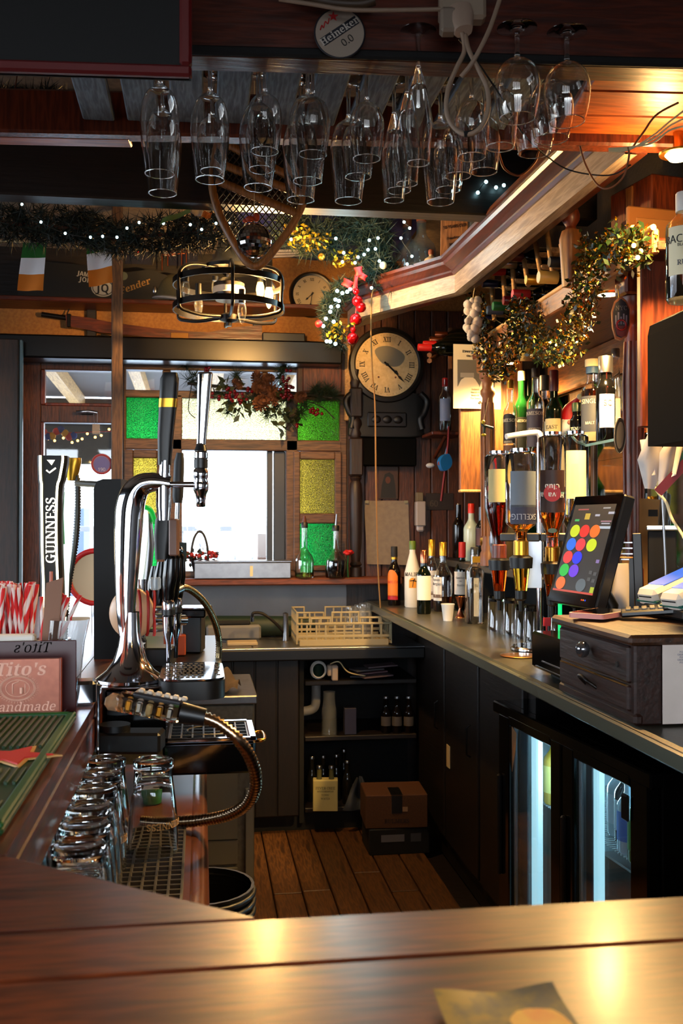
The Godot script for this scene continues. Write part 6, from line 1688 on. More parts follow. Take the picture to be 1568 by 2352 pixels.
	part(t, "screen", B.new().ext(round_rect(0.140, 0.076, 0.009), 0.0008, pt * Transform3D(fl.basis, V(0, 0.0108, 0)), true), mat(C(0.02, 0.02, 0.03), 0.05))
	# two calculators
	for g in [[1492, 1412, -24.0, "black calculator with grey keys lying nearest the pink phone"], [1562, 1404, -24.0, "second black calculator with gold keys, at the right edge"]]:
		q = WY(g[0], g[1], top + 0.012)
		t = thing("calculator", g[3], "calculator", V(q.x, top + 0.0075, q.z), g[2])
		var cx := T3(V(0, 0.004, 0), 0, 0, 5)
		part(t, "body", B.new().box(V(0, 0.008, 0), V(0.125, 0.014, 0.07), 0.004, cx), mat(C(0.04, 0.038, 0.035), 0.3))
		for i in 5:
			for j in 4: part(t, "key", B.new().box(V(-0.045 + 0.017 * i, 0.017, -0.024 + 0.016 * j), V(0.012, 0.005, 0.011), 0.0015, cx), mat(C(0.30, 0.27, 0.22), 0.35) if g[0] < 1520 else M.gold)
		part(t, "readout", B.new().box(V(0.046, 0.0155, 0), V(0.022, 0.003, 0.058), 0.001, cx), mat(C(0.20, 0.22, 0.18), 0.15))
	# two card terminals on a dock
	t = thing("terminal_dock", "black charging dock under the two card terminals", "dock", V(1.115, top + 0.0065, -2.09))
	part(t, "dock", B.new().box(V(0.0, 0.012, 0), V(0.22, 0.024, 0.20), 0.005), M.black)
	for g in [[1497, 1372, 2.30, "white card terminal with a blue lit screen, the one on the left"], [1552, 1372, 2.16, "white card terminal with a blue lit screen, the one on the right"]]:
		q = W(g[0], g[1], g[2])
		t = thing("card_terminal", g[3], "card terminal", V(q.x, top + 0.034, q.z), 12.0)
		var cx := T3(V(0.055, 0.032, 0), 0, 0, 20)
		part(t, "body", B.new().box(V(0, 0, 0), V(0.155, 0.042, 0.072), 0.010, cx), mat(C(0.74, 0.72, 0.68), 0.45))
		part(t, "teal_band", B.new().box(V(0, -0.006, 0), V(0.157, 0.006, 0.0735), 0.002, cx), mat(C(0.05, 0.32, 0.28), 0.4))
		part(t, "card_slot", B.new().box(V(-0.0775, 0.006, 0), V(0.002, 0.003, 0.045), 0.0, cx), M.matt)
		part(t, "screen", B.new().box(V(0.015, 0.0215, 0), V(0.11, 0.0015, 0.056), 0.0, cx), glow(C(0.35, 0.55, 1.0), 0.9))
	# clutter behind: card carton, paper bag, black holder, receipts, kraft carton, cable
	q = spot_at(1448, 2.62, BACK)
	t = thing("card_carton", "brown card carton with a slot standing behind the till screen", "carton", q, facing(q) + 8)
	part(t, "carton", B.new().box(V(0, 0.15, 0), V(0.052, 0.30, 0.04), 0.002), mat(C(0.42, 0.31, 0.19), 0.8))
	part(t, "slot", B.new().box(V(0.004, 0.235, 0.0203), V(0.018, 0.03, 0.001)), M.matt)
	q = spot_at(1424, 2.56, BACK)
	single("paper_bag", "crumpled white paper bag between the screen and the card carton", "bag", loft(B.new(), [[V(0, 0, 0), 0.028, 0.02], [V(0.004, 0.10, 0), 0.031, 0.02], [V(0.0, 0.20, 0), 0.024, 0.016], [V(0.006, 0.285, 0), 0.016, 0.004]], 3.0, 12), M.paper, q)
	q = spot_at(1510, 2.56, 1.245)
	t = thing("black_holder", "black upright holder with a slanting side and a steel tray on top", "holder", spot_at(1508, 2.50, BACK), facing(q))
	part(t, "box", B.new().box(V(0.012, 0.185, 0), V(0.068, 0.37, 0.07), 0.003), M.matt)
	part(t, "slanting_side", B.new().box(V(-0.035, 0.18, 0.036), V(0.022, 0.37, 0.008), 0.002, T3(Vector3.ZERO, 0, 0, 2)), mat(C(0.04, 0.045, 0.075), 0.4))
	part(t, "tray", B.new().box(V(0.012, 0.376, 0), V(0.076, 0.012, 0.078), 0.003), M.steel)
	for i in 4: part(t, "loose_blade", B.new().box(V(-0.068, 0.34 - 0.014 * i, 0.02), V(0.035, 0.003, 0.02), 0.0, T3(Vector3.ZERO, 0, 0, 0)), M.steel)
	part(t, "ring_wall", B.new().box(V(-0.06, 0.15, 0.02), V(0.012, 0.30, 0.03)), M.black)
	q = W(1525, 1210, 2.52)
	t = thing("black_marker", "fat black marker standing in the steel tray", "marker", V(q.x, 1.413, q.z))
	part(t, "barrel", B.new().tube([V(-0.004, 0, 0), V(0.004, 0.075, 0), V(0.004, 0.08, 0)], [0.012, 0.013, 0.010], 14), M.black)
	q = spot_at(1492, 2.66, 1.245)
	t = thing("kraft_carton", "open kraft carton with a dark hole behind the black holder", "carton", q, facing(q))
	part(t, "carton", B.new().ext([P(-0.03, 0), P(0.04, 0), P(0.045, 0.17), P(0.03, 0.235), P(-0.032, 0.24)], 0.05, T3(V(0, 0, -0.05))), mat(C(0.52, 0.38, 0.20), 0.8))
	part(t, "hole", B.new().box(V(0.008, 0.20, 0.001), V(0.024, 0.018, 0.001)), M.matt)
	t = thing("receipt_spike", "fan of white folded receipts with a red bow above the card terminals", "receipts", spot_at(1530, 2.40, 1.245), facing(spot_at(1530, 2.40, 0)))
	for g in [[1496, 1058, 62, 130, 4.0], [1540, 1050, 58, 140, 18.0], [1562, 1040, 46, 130, 34.0], [1486, 1050, 34, 90, -20.0]]:
		var c := rel(t, g[0], g[1], 2.36)
		var sx: float = g[2] * 2.36 / F
		var sy: float = g[3] * 2.36 / F
		part(t, "receipt", B.new().sheet(func(s, u): return V((s - 0.5) * sx * (1.0 - absf(u - 0.5) * 1.3), (u - 0.5) * sy, 0.008 * sin(s * 5.0)), 8, 6), M.paper).transform = T3(c + V(0, 0, 0.0006 * g[4]), g[4] * 2.2 - 10.0, 0, -g[4])
	part(t, "red_bow", B.new().sph(rel(t, 1545, 1022, 2.33), V(0.007, 0.003, 0.003), 8, 6), M.redp)
	part(t, "spike", B.new().tube([rel(t, 1520, 1130, 2.40), V(0, 0, 0)], 0.003, 6), M.steel)
	part(t, "red_ribbon", B.new().box(Vector3.ZERO, V(0.10, 0.022, 0.002), 0.0, T3(rel(t, 1545, 1095, 2.33), 0, 0, 48)), mat(C(0.50, 0.04, 0.06), 0.6))
	part(t, "green_tab", B.new().box(Vector3.ZERO, V(0.018, 0.022, 0.003), 0.0, T3(rel(t, 1566, 1052, 2.33), 0, 0, 20)), M.green)
	q = W(1490, 1100, 2.34)
	t = thing("white_cable", "white cable running down past the black marker", "cable", W(1530, 1240, 2.3))
	part(t, "cable", B.new().tube(smooth([rel(t, 1490, 1098, 2.40), rel(t, 1510, 1130, 2.38), rel(t, 1530, 1155, 2.36), rel(t, 1542, 1190, 2.35), rel(t, 1570, 1235, 2.3), rel(t, 1590, 1290, 2.25)], 6), 0.0035, 8), M.cream)
	# round badge behind the optics
	q = W(1268, 1305, 3.25)
	t = thing("round_badge", "round cream faced badge with a black rim behind the till screen", "badge", V(q.x, BACK + 0.001, q.z), facing(q))
	part(t, "face", B.new().ext(disc(0.046, 28), 0.006, T3(V(0, q.y - BACK, 0))), mat(C(0.72, 0.66, 0.55), 0.4))
	part(t, "rim", B.new().tube(range(29).map(func(i): return V(cos(TAU * i / 28) * 0.047, q.y - BACK + sin(TAU * i / 28) * 0.047, 0.004)), 0.005, 8, false), M.black)
	part(t, "glass_picture", B.new().box(V(0.008, q.y - BACK, 0.0068), V(0.028, 0.05, 0.001)), mat(C(0.30, 0.17, 0.04), 0.4))
	part(t, "stem", B.new().box(V(0, (q.y - BACK - 0.04) / 2, -0.004), V(0.03, q.y - BACK - 0.04, 0.012), 0.003), M.black)
	part(t, "top_plate", B.new().box(V(0.0, q.y - BACK + 0.058, 0), V(0.07, 0.016, 0.01), 0.003), M.black)

# ---- the bottle cooler under the counter
func fridge_things() -> void:
	var t := thing("bottle_fridge", "black two door bottle fridge lit cold blue from inside", "fridge", V(0.919, 0.013, -3.0), -85.18)
	var w := 0.93
	var h := 0.86
	var dp := 0.50
	var wl := mat(C(0.70, 0.76, 0.78), 0.4)
	part(t, "top", B.new().box(V(w / 2, h - 0.012, -dp / 2), V(w, 0.024, dp), 0.004), M.gloss)
	part(t, "base", B.new().box(V(w / 2, 0.04, -dp / 2), V(w, 0.08, dp), 0.004), M.matt)
	part(t, "side", B.new().box(V(0.012, h / 2, -dp / 2), V(0.024, h - 0.03, dp), 0.003), M.gloss)
	part(t, "side", B.new().box(V(w - 0.012, h / 2, -dp / 2), V(0.024, h - 0.03, dp), 0.003), M.gloss)
	part(t, "back", B.new().box(V(w / 2, h / 2, -dp + 0.012), V(w, h - 0.03, 0.024)), wl)
	part(t, "liner", B.new().box(V(0.03, h / 2, -dp / 2 - 0.02), V(0.008, h - 0.06, dp - 0.06)).box(V(w - 0.03, h / 2, -dp / 2 - 0.02), V(0.008, h - 0.06, dp - 0.06)).box(V(w / 2, h - 0.03, -dp / 2 - 0.02), V(w - 0.06, 0.008, dp - 0.06)).box(V(w / 2, 0.084, -dp / 2 - 0.02), V(w - 0.06, 0.008, dp - 0.06)), wl)
	part(t, "top_rail", B.new().box(V(w / 2, 0.842, 0.012), V(w, 0.036, 0.034), 0.004), M.gloss)
	part(t, "middle_post", B.new().box(V(0.485, h / 2, -0.04), V(0.05, h - 0.06, 0.05), 0.003), M.black)
	# door frames and glass
	for g in [[0.05, 0.48, 0.128, 0.418], [0.49, 0.92, 0.553, 0.842]]:
		var b := B.new()
		b.box(V((g[0] + g[2]) / 2, 0.44, 0.015), V(g[2] - g[0], 0.78, 0.03), 0.004)
		b.box(V((g[3] + g[1]) / 2, 0.44, 0.015), V(g[1] - g[3], 0.78, 0.03), 0.004)
		b.box(V((g[2] + g[3]) / 2, 0.822, 0.015), V(g[3] - g[2], 0.03, 0.03), 0.004)
		b.box(V((g[2] + g[3]) / 2, 0.07, 0.015), V(g[3] - g[2], 0.04, 0.03), 0.004)
		var dr := part(t, "door", b, M.gloss)
		part(dr, "door_glass", B.new().box(V((g[2] + g[3]) / 2, 0.448, 0.016), V(g[3] - g[2], 0.72, 0.006)), M.window)
		part(dr, "gasket", B.new().box(V(g[2] + 0.007, 0.448, 0.010), V(0.014, 0.72, 0.008), 0.002), mat(C(0.50, 0.58, 0.62), 0.4))
		part(dr, "spacer", B.new().box(V(g[2] + (0.035 if g[0] < 0.2 else 0.026), 0.448, -0.004), V(0.055 if g[0] < 0.2 else 0.032, 0.72, 0.004)), mat(C(0.05, 0.13, 0.19), 0.45))
		part(dr, "handle", B.new().box(V(g[0] + 0.02, 0.5, 0.036), V(0.014, 0.30, 0.014), 0.004), M.black)
		# the lamp tube behind each door's leading edge
		part(t, "lamp_tube", B.new().box(V(g[2] + (0.083 if g[0] < 0.2 else 0.036), 0.45, -0.024), V(0.042 if g[0] < 0.2 else 0.03, 0.70, 0.02), 0.004), glow(C(0.66, 0.92, 1.0), 1.0, C(0.8, 0.8, 0.8)))
	part(t, "control_box", B.new().box(V(0.83, 0.76, 0.034), V(0.03, 0.06, 0.01), 0.004), M.black)
	var wm := mat(C(0.72, 0.75, 0.76), 0.3, 0.6)
	for y in [0.585]:
		var b := B.new()
		for i in 58: b.box(V(0.04 + 0.0147 * i, y, -dp / 2 - 0.01), V(0.003, 0.003, dp - 0.09))
		for z in [-0.07, -0.25, -0.45]: b.box(V(w / 2, y - 0.004, z), V(w - 0.07, 0.005, 0.005))
		part(t, "wire_shelf", b, wm, "stuff")
	part(t, "crate_side", B.new().box(V(0.16, 0.34, -0.10), V(0.22, 0.47, 0.006), 0.002), mat(C(0.42, 0.43, 0.42), 0.5))
	part(t, "warning_sticker", B.new().ext([P(0.13, 0.805), P(0.165, 0.79), P(0.158, 0.74), P(0.13, 0.67)], 0.001, T3(V(0, 0, 0.0195))), mat(C(0.55, 0.40, 0.26), 0.6))
	for u in [0.30, 0.68]: omni(t.transform * V(u, 0.70, -0.10), C(0.66, 0.90, 1.0), 0.10, 0.06)
	omni(t.transform * V(0.68, 0.28, -0.10), C(0.66, 0.90, 1.0), 0.035, 0.06)
	single("beer_case", "black beer case standing on the fridge floor behind the right door", "case", B.new().box(V(0, 0.22, 0), V(0.34, 0.44, 0.22), 0.004), mat(C(0.03, 0.04, 0.045), 0.4), t.transform * V(0.62, 0.0895, -0.21), -85.18)
	# bottles on the wire shelf and the floor of the fridge
	var k := 0
	for g in [[0.19, 0.5875, -0.09, 0.215, 0.034, "yellow labelled bottle behind the left fridge door", C(0.70, 0.55, 0.12), C(0.75, 0.68, 0.35)],
		[0.11, 0.5875, -0.14, 0.21, 0.032, "golden bottle behind the left fridge door, farther back", C(0.62, 0.45, 0.10), C(0.8, 0.78, 0.7)],
		[0.50, 0.5875, -0.13, 0.21, 0.033, "clear bottle with a white label, first behind the right fridge door", C(0.75, 0.82, 0.86), C(0.85, 0.88, 0.92)],
		[0.635, 0.5875, -0.085, 0.20, 0.032, "clear bottle with a blue and white label behind the right fridge door", C(0.62, 0.74, 0.82), C(0.22, 0.42, 0.75)],
		[0.565, 0.5875, -0.115, 0.215, 0.032, "dark bottle with a silver label behind the right fridge door", C(0.16, 0.18, 0.20), C(0.72, 0.76, 0.80)],
		[0.71, 0.5875, -0.075, 0.20, 0.034, "green bottle at the near end behind the right fridge door", C(0.06, 0.42, 0.12), C(0.15, 0.55, 0.2)],
		[0.44, 0.5875, -0.20, 0.21, 0.032, "pale bottle at the back behind the right fridge door", C(0.70, 0.76, 0.80), C(0.6, 0.62, 0.68)],
		[0.40, 0.0895, -0.22, 0.24, 0.031, "dark bottle with a yellow label on the fridge floor", C(0.03, 0.035, 0.03), C(0.50, 0.48, 0.08)],
		[0.34, 0.0895, -0.14, 0.24, 0.031, "dark bottle on the fridge floor, second from the left", C(0.03, 0.035, 0.03), C(0.16, 0.18, 0.17)],
		[0.26, 0.0895, -0.15, 0.24, 0.031, "dark bottle on the fridge floor, farthest from the bar", C(0.03, 0.03, 0.035), C(0.20, 0.22, 0.20)]]:
		var p: Vector3 = t.transform * V(g[0], g[1], g[2])
		bottle("fridge_bottle", g[5], p, g[3], g[4], {"glass": mat(g[6], 0.12), "hb": 0.58, "hs": 0.76, "cap": [M.steel, 0.02, 0.0155], "lab": [0.16, 0.52, 1.2, mat(g[7], 0.5)], "turn": -30.0})
		k += 1

# ---- stemmed glasses hanging foot up from the slats
func stem_glass(kind: String) -> B:
	# profile from the rim (lowest) up to the foot, as it hangs; height 0 at the rim
	var o := []
	match kind:
		"tulip": o = [[0.0285, 0], [0.031, 0.02], [0.0365, 0.07], [0.0385, 0.10], [0.036, 0.13], [0.027, 0.156], [0.014, 0.168], [0.0055, 0.176], [0.0042, 0.195], [0.0045, 0.232], [0.008, 0.243], [0.034, 0.248], [0.034, 0.25]]
		"wine": o = [[0.0275, 0], [0.031, 0.025], [0.0345, 0.055], [0.034, 0.075], [0.027, 0.098], [0.014, 0.110], [0.005, 0.117], [0.004, 0.14], [0.0045, 0.182], [0.008, 0.193], [0.033, 0.198], [0.033, 0.20]]
		"flute": o = [[0.021, 0], [0.0235, 0.03], [0.027, 0.065], [0.0265, 0.085], [0.021, 0.12], [0.012, 0.155], [0.0055, 0.178], [0.004, 0.19], [0.0045, 0.233], [0.008, 0.243], [0.031, 0.248], [0.031, 0.25]]
		"balloon": o = [[0.033, 0], [0.039, 0.022], [0.0435, 0.05], [0.043, 0.07], [0.036, 0.092], [0.022, 0.106], [0.008, 0.112], [0.005, 0.12], [0.0045, 0.15], [0.008, 0.162], [0.034, 0.168], [0.034, 0.17]]
	var p := []
	for a in o: p.append(P(a[0], a[1]))
	p.append(P(0, p[-1].y))
	var b := B.new()
	# round the profile off
	var q := []
	for i in p.size() - 1:
		for s in 3: q.append(p[i].cubic_interpolate(p[i + 1], p[maxi(i - 1, 0)], p[mini(i + 2, p.size() - 1)], s / 3.0))
	q.append(p[-1])
	for i in q.size(): q[i].x = maxf(q[i].x, 0.0)
	b.lathe(q, 26)
	var bowl := []
	for a in q:
		if a.y < o[6 if kind != "flute" else 5][1] - 0.002: bowl.append(P(maxf(a.x - 0.0012, 0.0), a.y))
	bowl.append(P(0, bowl[-1].y + 0.002))
	bowl.reverse()
	b.lathe(bowl, 26)
	b.tube(range(27).map(func(i): return V(cos(TAU * i / 26) * (o[0][0] - 0.0006), 0, sin(TAU * i / 26) * (o[0][0] - 0.0006))), 0.0009, 6, false)
	return b
func rack_glasses() -> void:
	var tot := {"tulip": 0.25, "wine": 0.20, "flute": 0.25, "balloon": 0.17}
	var ms := {}
	for k in tot: ms[k] = stem_glass(k).mesh()
	var foot := 2.345
	for g in [
		["tulip", 365, 397, "first tulip glass from the left, foremost on its rail"], ["tulip", 372, 442, "tulip glass behind the leftmost one, hanging lower in the picture"],
		["tulip", 481, 411, "tulip glass on the second rail from the left"], ["wine", 486, 392, "wine glass showing through the second tulip glass"],
		["wine", 607, 345, "wine glass foremost on the third rail"], ["tulip", 592, 429, "tulip glass on the third rail, lowest in the picture"], ["wine", 600, 388, "wine glass in the middle of the third rail"],
		["wine", 718, 352, "wine glass foremost on the fourth rail"], ["tulip", 706, 414, "tulip glass on the fourth rail"], ["tulip", 690, 457, "tulip glass farthest back on the fourth rail"],
		["wine", 842, 362, "wine glass foremost on the fifth rail"], ["wine", 822, 404, "wine glass second on the fifth rail"], ["tulip", 800, 460, "tulip glass farthest back on the fifth rail"],
		["flute", 961, 372, "champagne flute foremost on the sixth rail"], ["flute", 935, 420, "champagne flute second on the sixth rail"], ["flute", 905, 458, "champagne flute farthest back on the sixth rail"], ["wine", 915, 436, "wine glass behind the flutes on the sixth rail"],
		["wine", 1084, 358, "wine glass foremost on the seventh rail, inside the cable loop"], ["wine", 1052, 402, "wine glass second on the seventh rail"], ["tulip", 1012, 462, "tulip glass farthest back on the seventh rail"], ["wine", 1030, 434, "wine glass third on the seventh rail"],
		["balloon", 1189, 268, "balloon gin glass foremost on the eighth rail"], ["wine", 1150, 335, "wine glass behind the balloon glass on the eighth rail"], ["wine", 1112, 392, "wine glass farthest back on the eighth rail"],
		["balloon", 1304, 276, "balloon gin glass at the right end of the rack"], ["balloon", 1268, 316, "balloon gin glass second on the last rail"], ["balloon", 1228, 348, "balloon gin glass farthest back on the last rail"]]:
		var hr: float = foot - tot[g[0]] - EYE
		var d: float = hr * F / (HZ - g[2])
		var p := W(g[1], g[2], d)
		var t := thing("%s_glass" % {"tulip": "tulip", "wine": "wine", "flute": "champagne", "balloon": "gin"}[g[0]], g[3], "glass", p, 0.0)
		part(t, "glass", ms[g[0]], M.stem)

func hang(called: String, label: String, cat: String, px: float, py: float, d: float) -> Node3D:
	return thing(called, label, cat, W(px, py, d), cam_yaw())

func ceiling_things() -> void:
	# ---- round sign on the beam
	var d := 1.845
	var t := hang("beam_sign", "round white beer sign with a red star fixed to the beam", "sign", 780, 70, d)
	var yw := deg_to_rad(3.3)
	t.rotation.y += yw
	var k := d / F
	part(t, "plate", B.new().lathe([P(0, -0.006), P(0.045, -0.006), P(0.0465, -0.003), P(0.045, 0), P(0, 0)], 40, T3(Vector3.ZERO, 0, 90)), mat(C(0.62, 0.56, 0.50), 0.55))
	part(t, "edge", B.new().tube(range(41).map(func(i): return V(cos(TAU * i / 40) * 0.0462, sin(TAU * i / 40) * 0.0462, -0.001)), 0.0018, 6, false), mat(C(0.05, 0.05, 0.10), 0.5))
	var R := T3(Vector3.ZERO, 0, 0, 35)
	part(t, "band", B.new().box(V(0.002, 0.003, 0.0005), V(0.078, 0.016, 0.001), 0.0, R), mat(C(0.03, 0.04, 0.10), 0.5))
	write(t, "Heineken", 0.0125, mat(C(0.75, 0.72, 0.68), 0.5), R * T3(V(0.002, 0.003, 0.0012)), 0.0, true, 700)
	write(t, "0.0", 0.013, M.ink, R * T3(V(0.004, -0.019, 0.0006)), 0.0, false, 400)
	var sv := []
	for i in 10: sv.append(P(cos(PI / 2 + PI * i / 5), sin(PI / 2 + PI * i / 5)) * (0.010 if i % 2 == 0 else 0.004))
	part(t, "star", B.new().ext(sv, 0.0008, T3(V(-0.012, 0.030, 0.0005))), M.redp)
	part(t, "red_mark", B.new().tube(smooth([V(-0.036, 0.004, 0.001), V(-0.033, 0.013, 0.001), V(-0.030, 0.008, 0.001), V(-0.027, 0.020, 0.001), V(-0.022, 0.016, 0.001), V(-0.020, 0.026, 0.001)], 4), 0.0011, 6), M.redp)
	# ---- extension socket with a plug, and the cables
	d = 1.80
	t = hang("socket_block", "cream extension socket fixed to the beam with a plug in it", "socket", 1045, 60, d)
	part(t, "block", B.new().box(rel(t, 1062, 8, d + 0.02), V(0.085, 0.06, 0.035), 0.006, T3(Vector3.ZERO, 0, 0, 0)), mat(C(0.60, 0.53, 0.45), 0.5))
	part(t, "plug", loft(B.new(), [[V(0, 0, 0), 0.016, 0.014], [V(0.002, 0.03, 0), 0.024, 0.018], [V(0.004, 0.05, 0), 0.022, 0.018]], 3.0, 16, T3(rel(t, 1066, 66, d - 0.015), 0, -20, 12)), mat(C(0.66, 0.57, 0.50), 0.45))
	part(t, "pin_cover", B.new().box(rel(t, 1030, 45, d - 0.005), V(0.03, 0.045, 0.03), 0.005, T3(Vector3.ZERO)), mat(C(0.52, 0.46, 0.40), 0.5))
	var cm := mat(C(0.56, 0.47, 0.39), 0.55)
	t = hang("extension_cable", "thick pale cable looped below the socket", "cable", 1075, 300, 1.78)
	part(t, "loop", B.new().tube(smooth([rel(t, 1062, 70, 1.78), rel(t, 1068, 110, 1.78), rel(t, 1050, 150, 1.78), rel(t, 1030, 200, 1.78), rel(t, 1026, 250, 1.78), rel(t, 1042, 288, 1.78), rel(t, 1072, 305, 1.77), rel(t, 1104, 290, 1.76), rel(t, 1122, 250, 1.76), rel(t, 1120, 200, 1.76), rel(t, 1100, 155, 1.76), rel(t, 1078, 110, 1.77), rel(t, 1070, 75, 1.78)], 6), 0.0042, 8), cm)
	part(t, "rising_cable", B.new().tube(smooth([rel(t, 1060, 172, 1.77), rel(t, 1085, 140, 1.76), rel(t, 1110, 95, 1.76), rel(t, 1130, 50, 1.76), rel(t, 1150, -10, 1.76)], 6), 0.0042, 8), cm)
	part(t, "tape", B.new().tube([rel(t, 1066, 305, 1.77), rel(t, 1080, 303, 1.77), rel(t, 1098, 296, 1.765)], 0.0055, 10), M.matt)
	t = hang("ceiling_cables", "two pale cables running along the very top of the beam", "cables", 800, 12, 1.80)
	part(t, "cable", B.new().tube(smooth([rel(t, 640, -8, 1.8), rel(t, 720, 4, 1.8), rel(t, 800, 16, 1.8), rel(t, 900, 17, 1.8), rel(t, 1012, 15, 1.8)], 6), 0.004, 8), cm)
	part(t, "conduit", B.new().tube(smooth([rel(t, 660, -30, 1.82), rel(t, 740, -4, 1.82), rel(t, 820, 3, 1.82), rel(t, 860, -6, 1.82)], 6), 0.010, 10), mat(C(0.26, 0.19, 0.12), 0.5))
	t = hang("black_flex", "thin black flex drooping from the socket across to the canopy", "cable", 1200, 280, 1.9)
	part(t, "flex", B.new().tube(smooth([rel(t, 1055, 85, 1.78), rel(t, 1085, 120, 1.8), rel(t, 1130, 185, 1.85), rel(t, 1165, 240, 1.92), rel(t, 1200, 300, 2.02), rel(t, 1250, 350, 2.1), rel(t, 1310, 388, 2.14), rel(t, 1400, 400, 2.1), rel(t, 1450, 376, 2.05)], 6), 0.0017, 6), M.ink)
	var om := mat(C(0.48, 0.26, 0.10), 0.5)
	t = hang("orange_flex", "orange brown twin flex hanging in loops from the canopy corner", "cable", 1440, 345, 2.05)
	part(t, "loop", B.new().tube(smooth([rel(t, 1334, 332, 2.12), rel(t, 1345, 372, 2.12), rel(t, 1372, 420, 2.1), rel(t, 1400, 430, 2.08), rel(t, 1432, 405, 2.06), rel(t, 1446, 360, 2.05), rel(t, 1445, 335, 2.05)], 6), 0.0022, 6), om)
	part(t, "second_loop", B.new().tube(smooth([rel(t, 1146, 345, 2.25), rel(t, 1160, 385, 2.25), rel(t, 1195, 400, 2.25), rel(t, 1228, 372, 2.25), rel(t, 1240, 345, 2.25)], 6), 0.0026, 6), om)
	for i in 3: part(t, "bundle_wire", B.new().tube(smooth([rel(t, 1400, 338 + 3 * i, 2.08), rel(t, 1446, 335 + 3 * i, 2.05), rel(t, 1500, 325 - 8 * i, 2.0), rel(t, 1540, 296 - 10 * i, 1.95), rel(t, 1580, 285 - 20 * i, 1.9)], 6), 0.002, 6), M.cream)
	part(t, "upper_wire", B.new().tube(smooth([rel(t, 1455, 335, 2.05), rel(t, 1480, 300, 2.03), rel(t, 1510, 260, 2.0), rel(t, 1560, 232, 1.95)], 6), 0.0024, 6), om)
	# ---- recessed lamps, set in the soffits
	spot_lamp(W(1560, 352, 2.3).x, 2.272, W(1560, 352, 2.3).z, "bright round lamp on a short stem below the pine boards at the right edge", 3.5)
	omni(W(1556, 366, 2.3) + V(-0.03, -0.05, 0), C(1.0, 0.78, 0.48), 0.2, 0.03)
	var q := WX(1398, 655, 1.16)
	spot_lamp(q.x, 2.079, q.z, "round downlight under the wine shelf near the column", 4.0)
	q = WX(1172, 765, 1.26)
	spot_lamp(q.x, 2.079, q.z, "round downlight at the far end under the wine shelf", 2.6)
	# ---- snowshoe
	d = 3.05
	t = hang("snowshoe", "old wooden snowshoe with a dark laced web hanging above the lamp", "snowshoe", 595, 450, d)
	var ol := []
	for p in [[595, 303], [655, 312], [690, 345], [704, 400], [696, 460], [670, 515], [638, 560], [607, 598], [583, 610], [560, 593], [530, 545], [503, 490], [487, 430], [489, 370], [510, 325], [550, 306], [595, 303]]: ol.append(rel(t, p[0], p[1], d))
	var sm := smooth(ol, 5)
	var fm := wood(C(0.36, 0.22, 0.10), C(0.56, 0.38, 0.19), 1, 0.4, 2.0)
	part(t, "frame", B.new().tube(sm, 0.0125, 10, false), fm)
	var poly := PackedVector2Array()
	for p in sm: poly.append(P(p.x, p.y))
	for c in [[500, 372, 700, 446], [503, 415, 690, 492], [520, 328, 660, 400]]:
		var a := rel(t, c[0], c[1], d)
		var b := rel(t, c[2], c[3], d)
		part(t, "crossbar", B.new().tube([a, b], 0.0135, 8), fm)
	var lc := B.new()
	for s in [-1.0, 1.0]:
		for i in 44:
			var o := -0.44 + 0.02 * i
			var ln := PackedVector2Array([P(o - 0.3, -0.3 * 1.25 * s), P(o + 0.3, 0.3 * 1.25 * s)])
			for seg in Geometry2D.intersect_polyline_with_polygon(ln, poly): lc.tube([V(seg[0].x, seg[0].y, 0.002 * s), V(seg[-1].x, seg[-1].y, 0.002 * s)], 0.0021, 5, false)
	part(t, "web", lc, mat(C(0.10, 0.065, 0.035), 0.6))
	part(t, "hanger", B.new().tube([V(0, 0.19, 0), V(0, 2.74 - t.position.y, 0)], 0.002, 6), M.matt)
	# ---- mirror ball
	d = 2.9
	t = hang("mirror_ball", "small mirror ball with an orange bow hanging before the snowshoe", "mirror ball", 583, 551, d)
	var mb := B.new()
	var r := 0.0505
	for i in 16:
		var a0 := PI * (i + 0.06) / 16
		var a1 := PI * (i + 0.94) / 16
		var n := maxi(4, int(30 * sin((a0 + a1) / 2)))
		for j in n:
			var w0 := TAU * (j + 0.06) / n
			var w1 := TAU * (j + 0.94) / n
			var f := func(a: float, w: float) -> Vector3: return V(sin(a) * cos(w), cos(a), sin(a) * sin(w)) * r
			mb.quad(f.call(a0, w0), f.call(a0, w1), f.call(a1, w1), f.call(a1, w0), f.call((a0 + a1) / 2, (w0 + w1) / 2))
	part(t, "mirror_tiles", mb, mat(C(0.85, 0.84, 0.82), 0.04, 1.0), "stuff")
	part(t, "core", B.new().sph(Vector3.ZERO, Vector3.ONE * 0.049, 20, 14), mat(C(0.16, 0.14, 0.12), 0.4))
	part(t, "bow", B.new().sph(V(-0.012, 0.062, 0.004), V(0.014, 0.009, 0.008), 8, 6).sph(V(0.006, 0.068, 0), V(0.010, 0.014, 0.008), 8, 6).sph(V(-0.026, 0.058, 0), V(0.008, 0.006, 0.006), 8, 6), mat(C(0.62, 0.20, 0.03), 0.6))
	part(t, "thread", B.new().tube([V(0, 0.05, 0), V(0, 2.745 - t.position.y, 0)], 0.0008, 5), M.cream)
	caged_lamp()
	# ---- flags and bunting on the left
	d = 3.40
	t = hang("bunting_cord", "pale bunting cord strung across the top left", "cord", 100, 550, d)
	part(t, "cord", B.new().tube(smooth([rel(t, -120, 540, d), rel(t, -20, 550, d), rel(t, 60, 553, d), rel(t, 130, 550, d), rel(t, 200, 542, d), rel(t, 270, 530, d), rel(t, 330, 508, d - 0.05), rel(t, 400, 490, d - 0.1), rel(t, 470, 472, d - 0.15)], 5), 0.004, 8), M.cream)
	var gm := mat(C(0.05, 0.36, 0.06), 0.8)
	var wm := mat(C(0.88, 0.88, 0.90), 0.8)
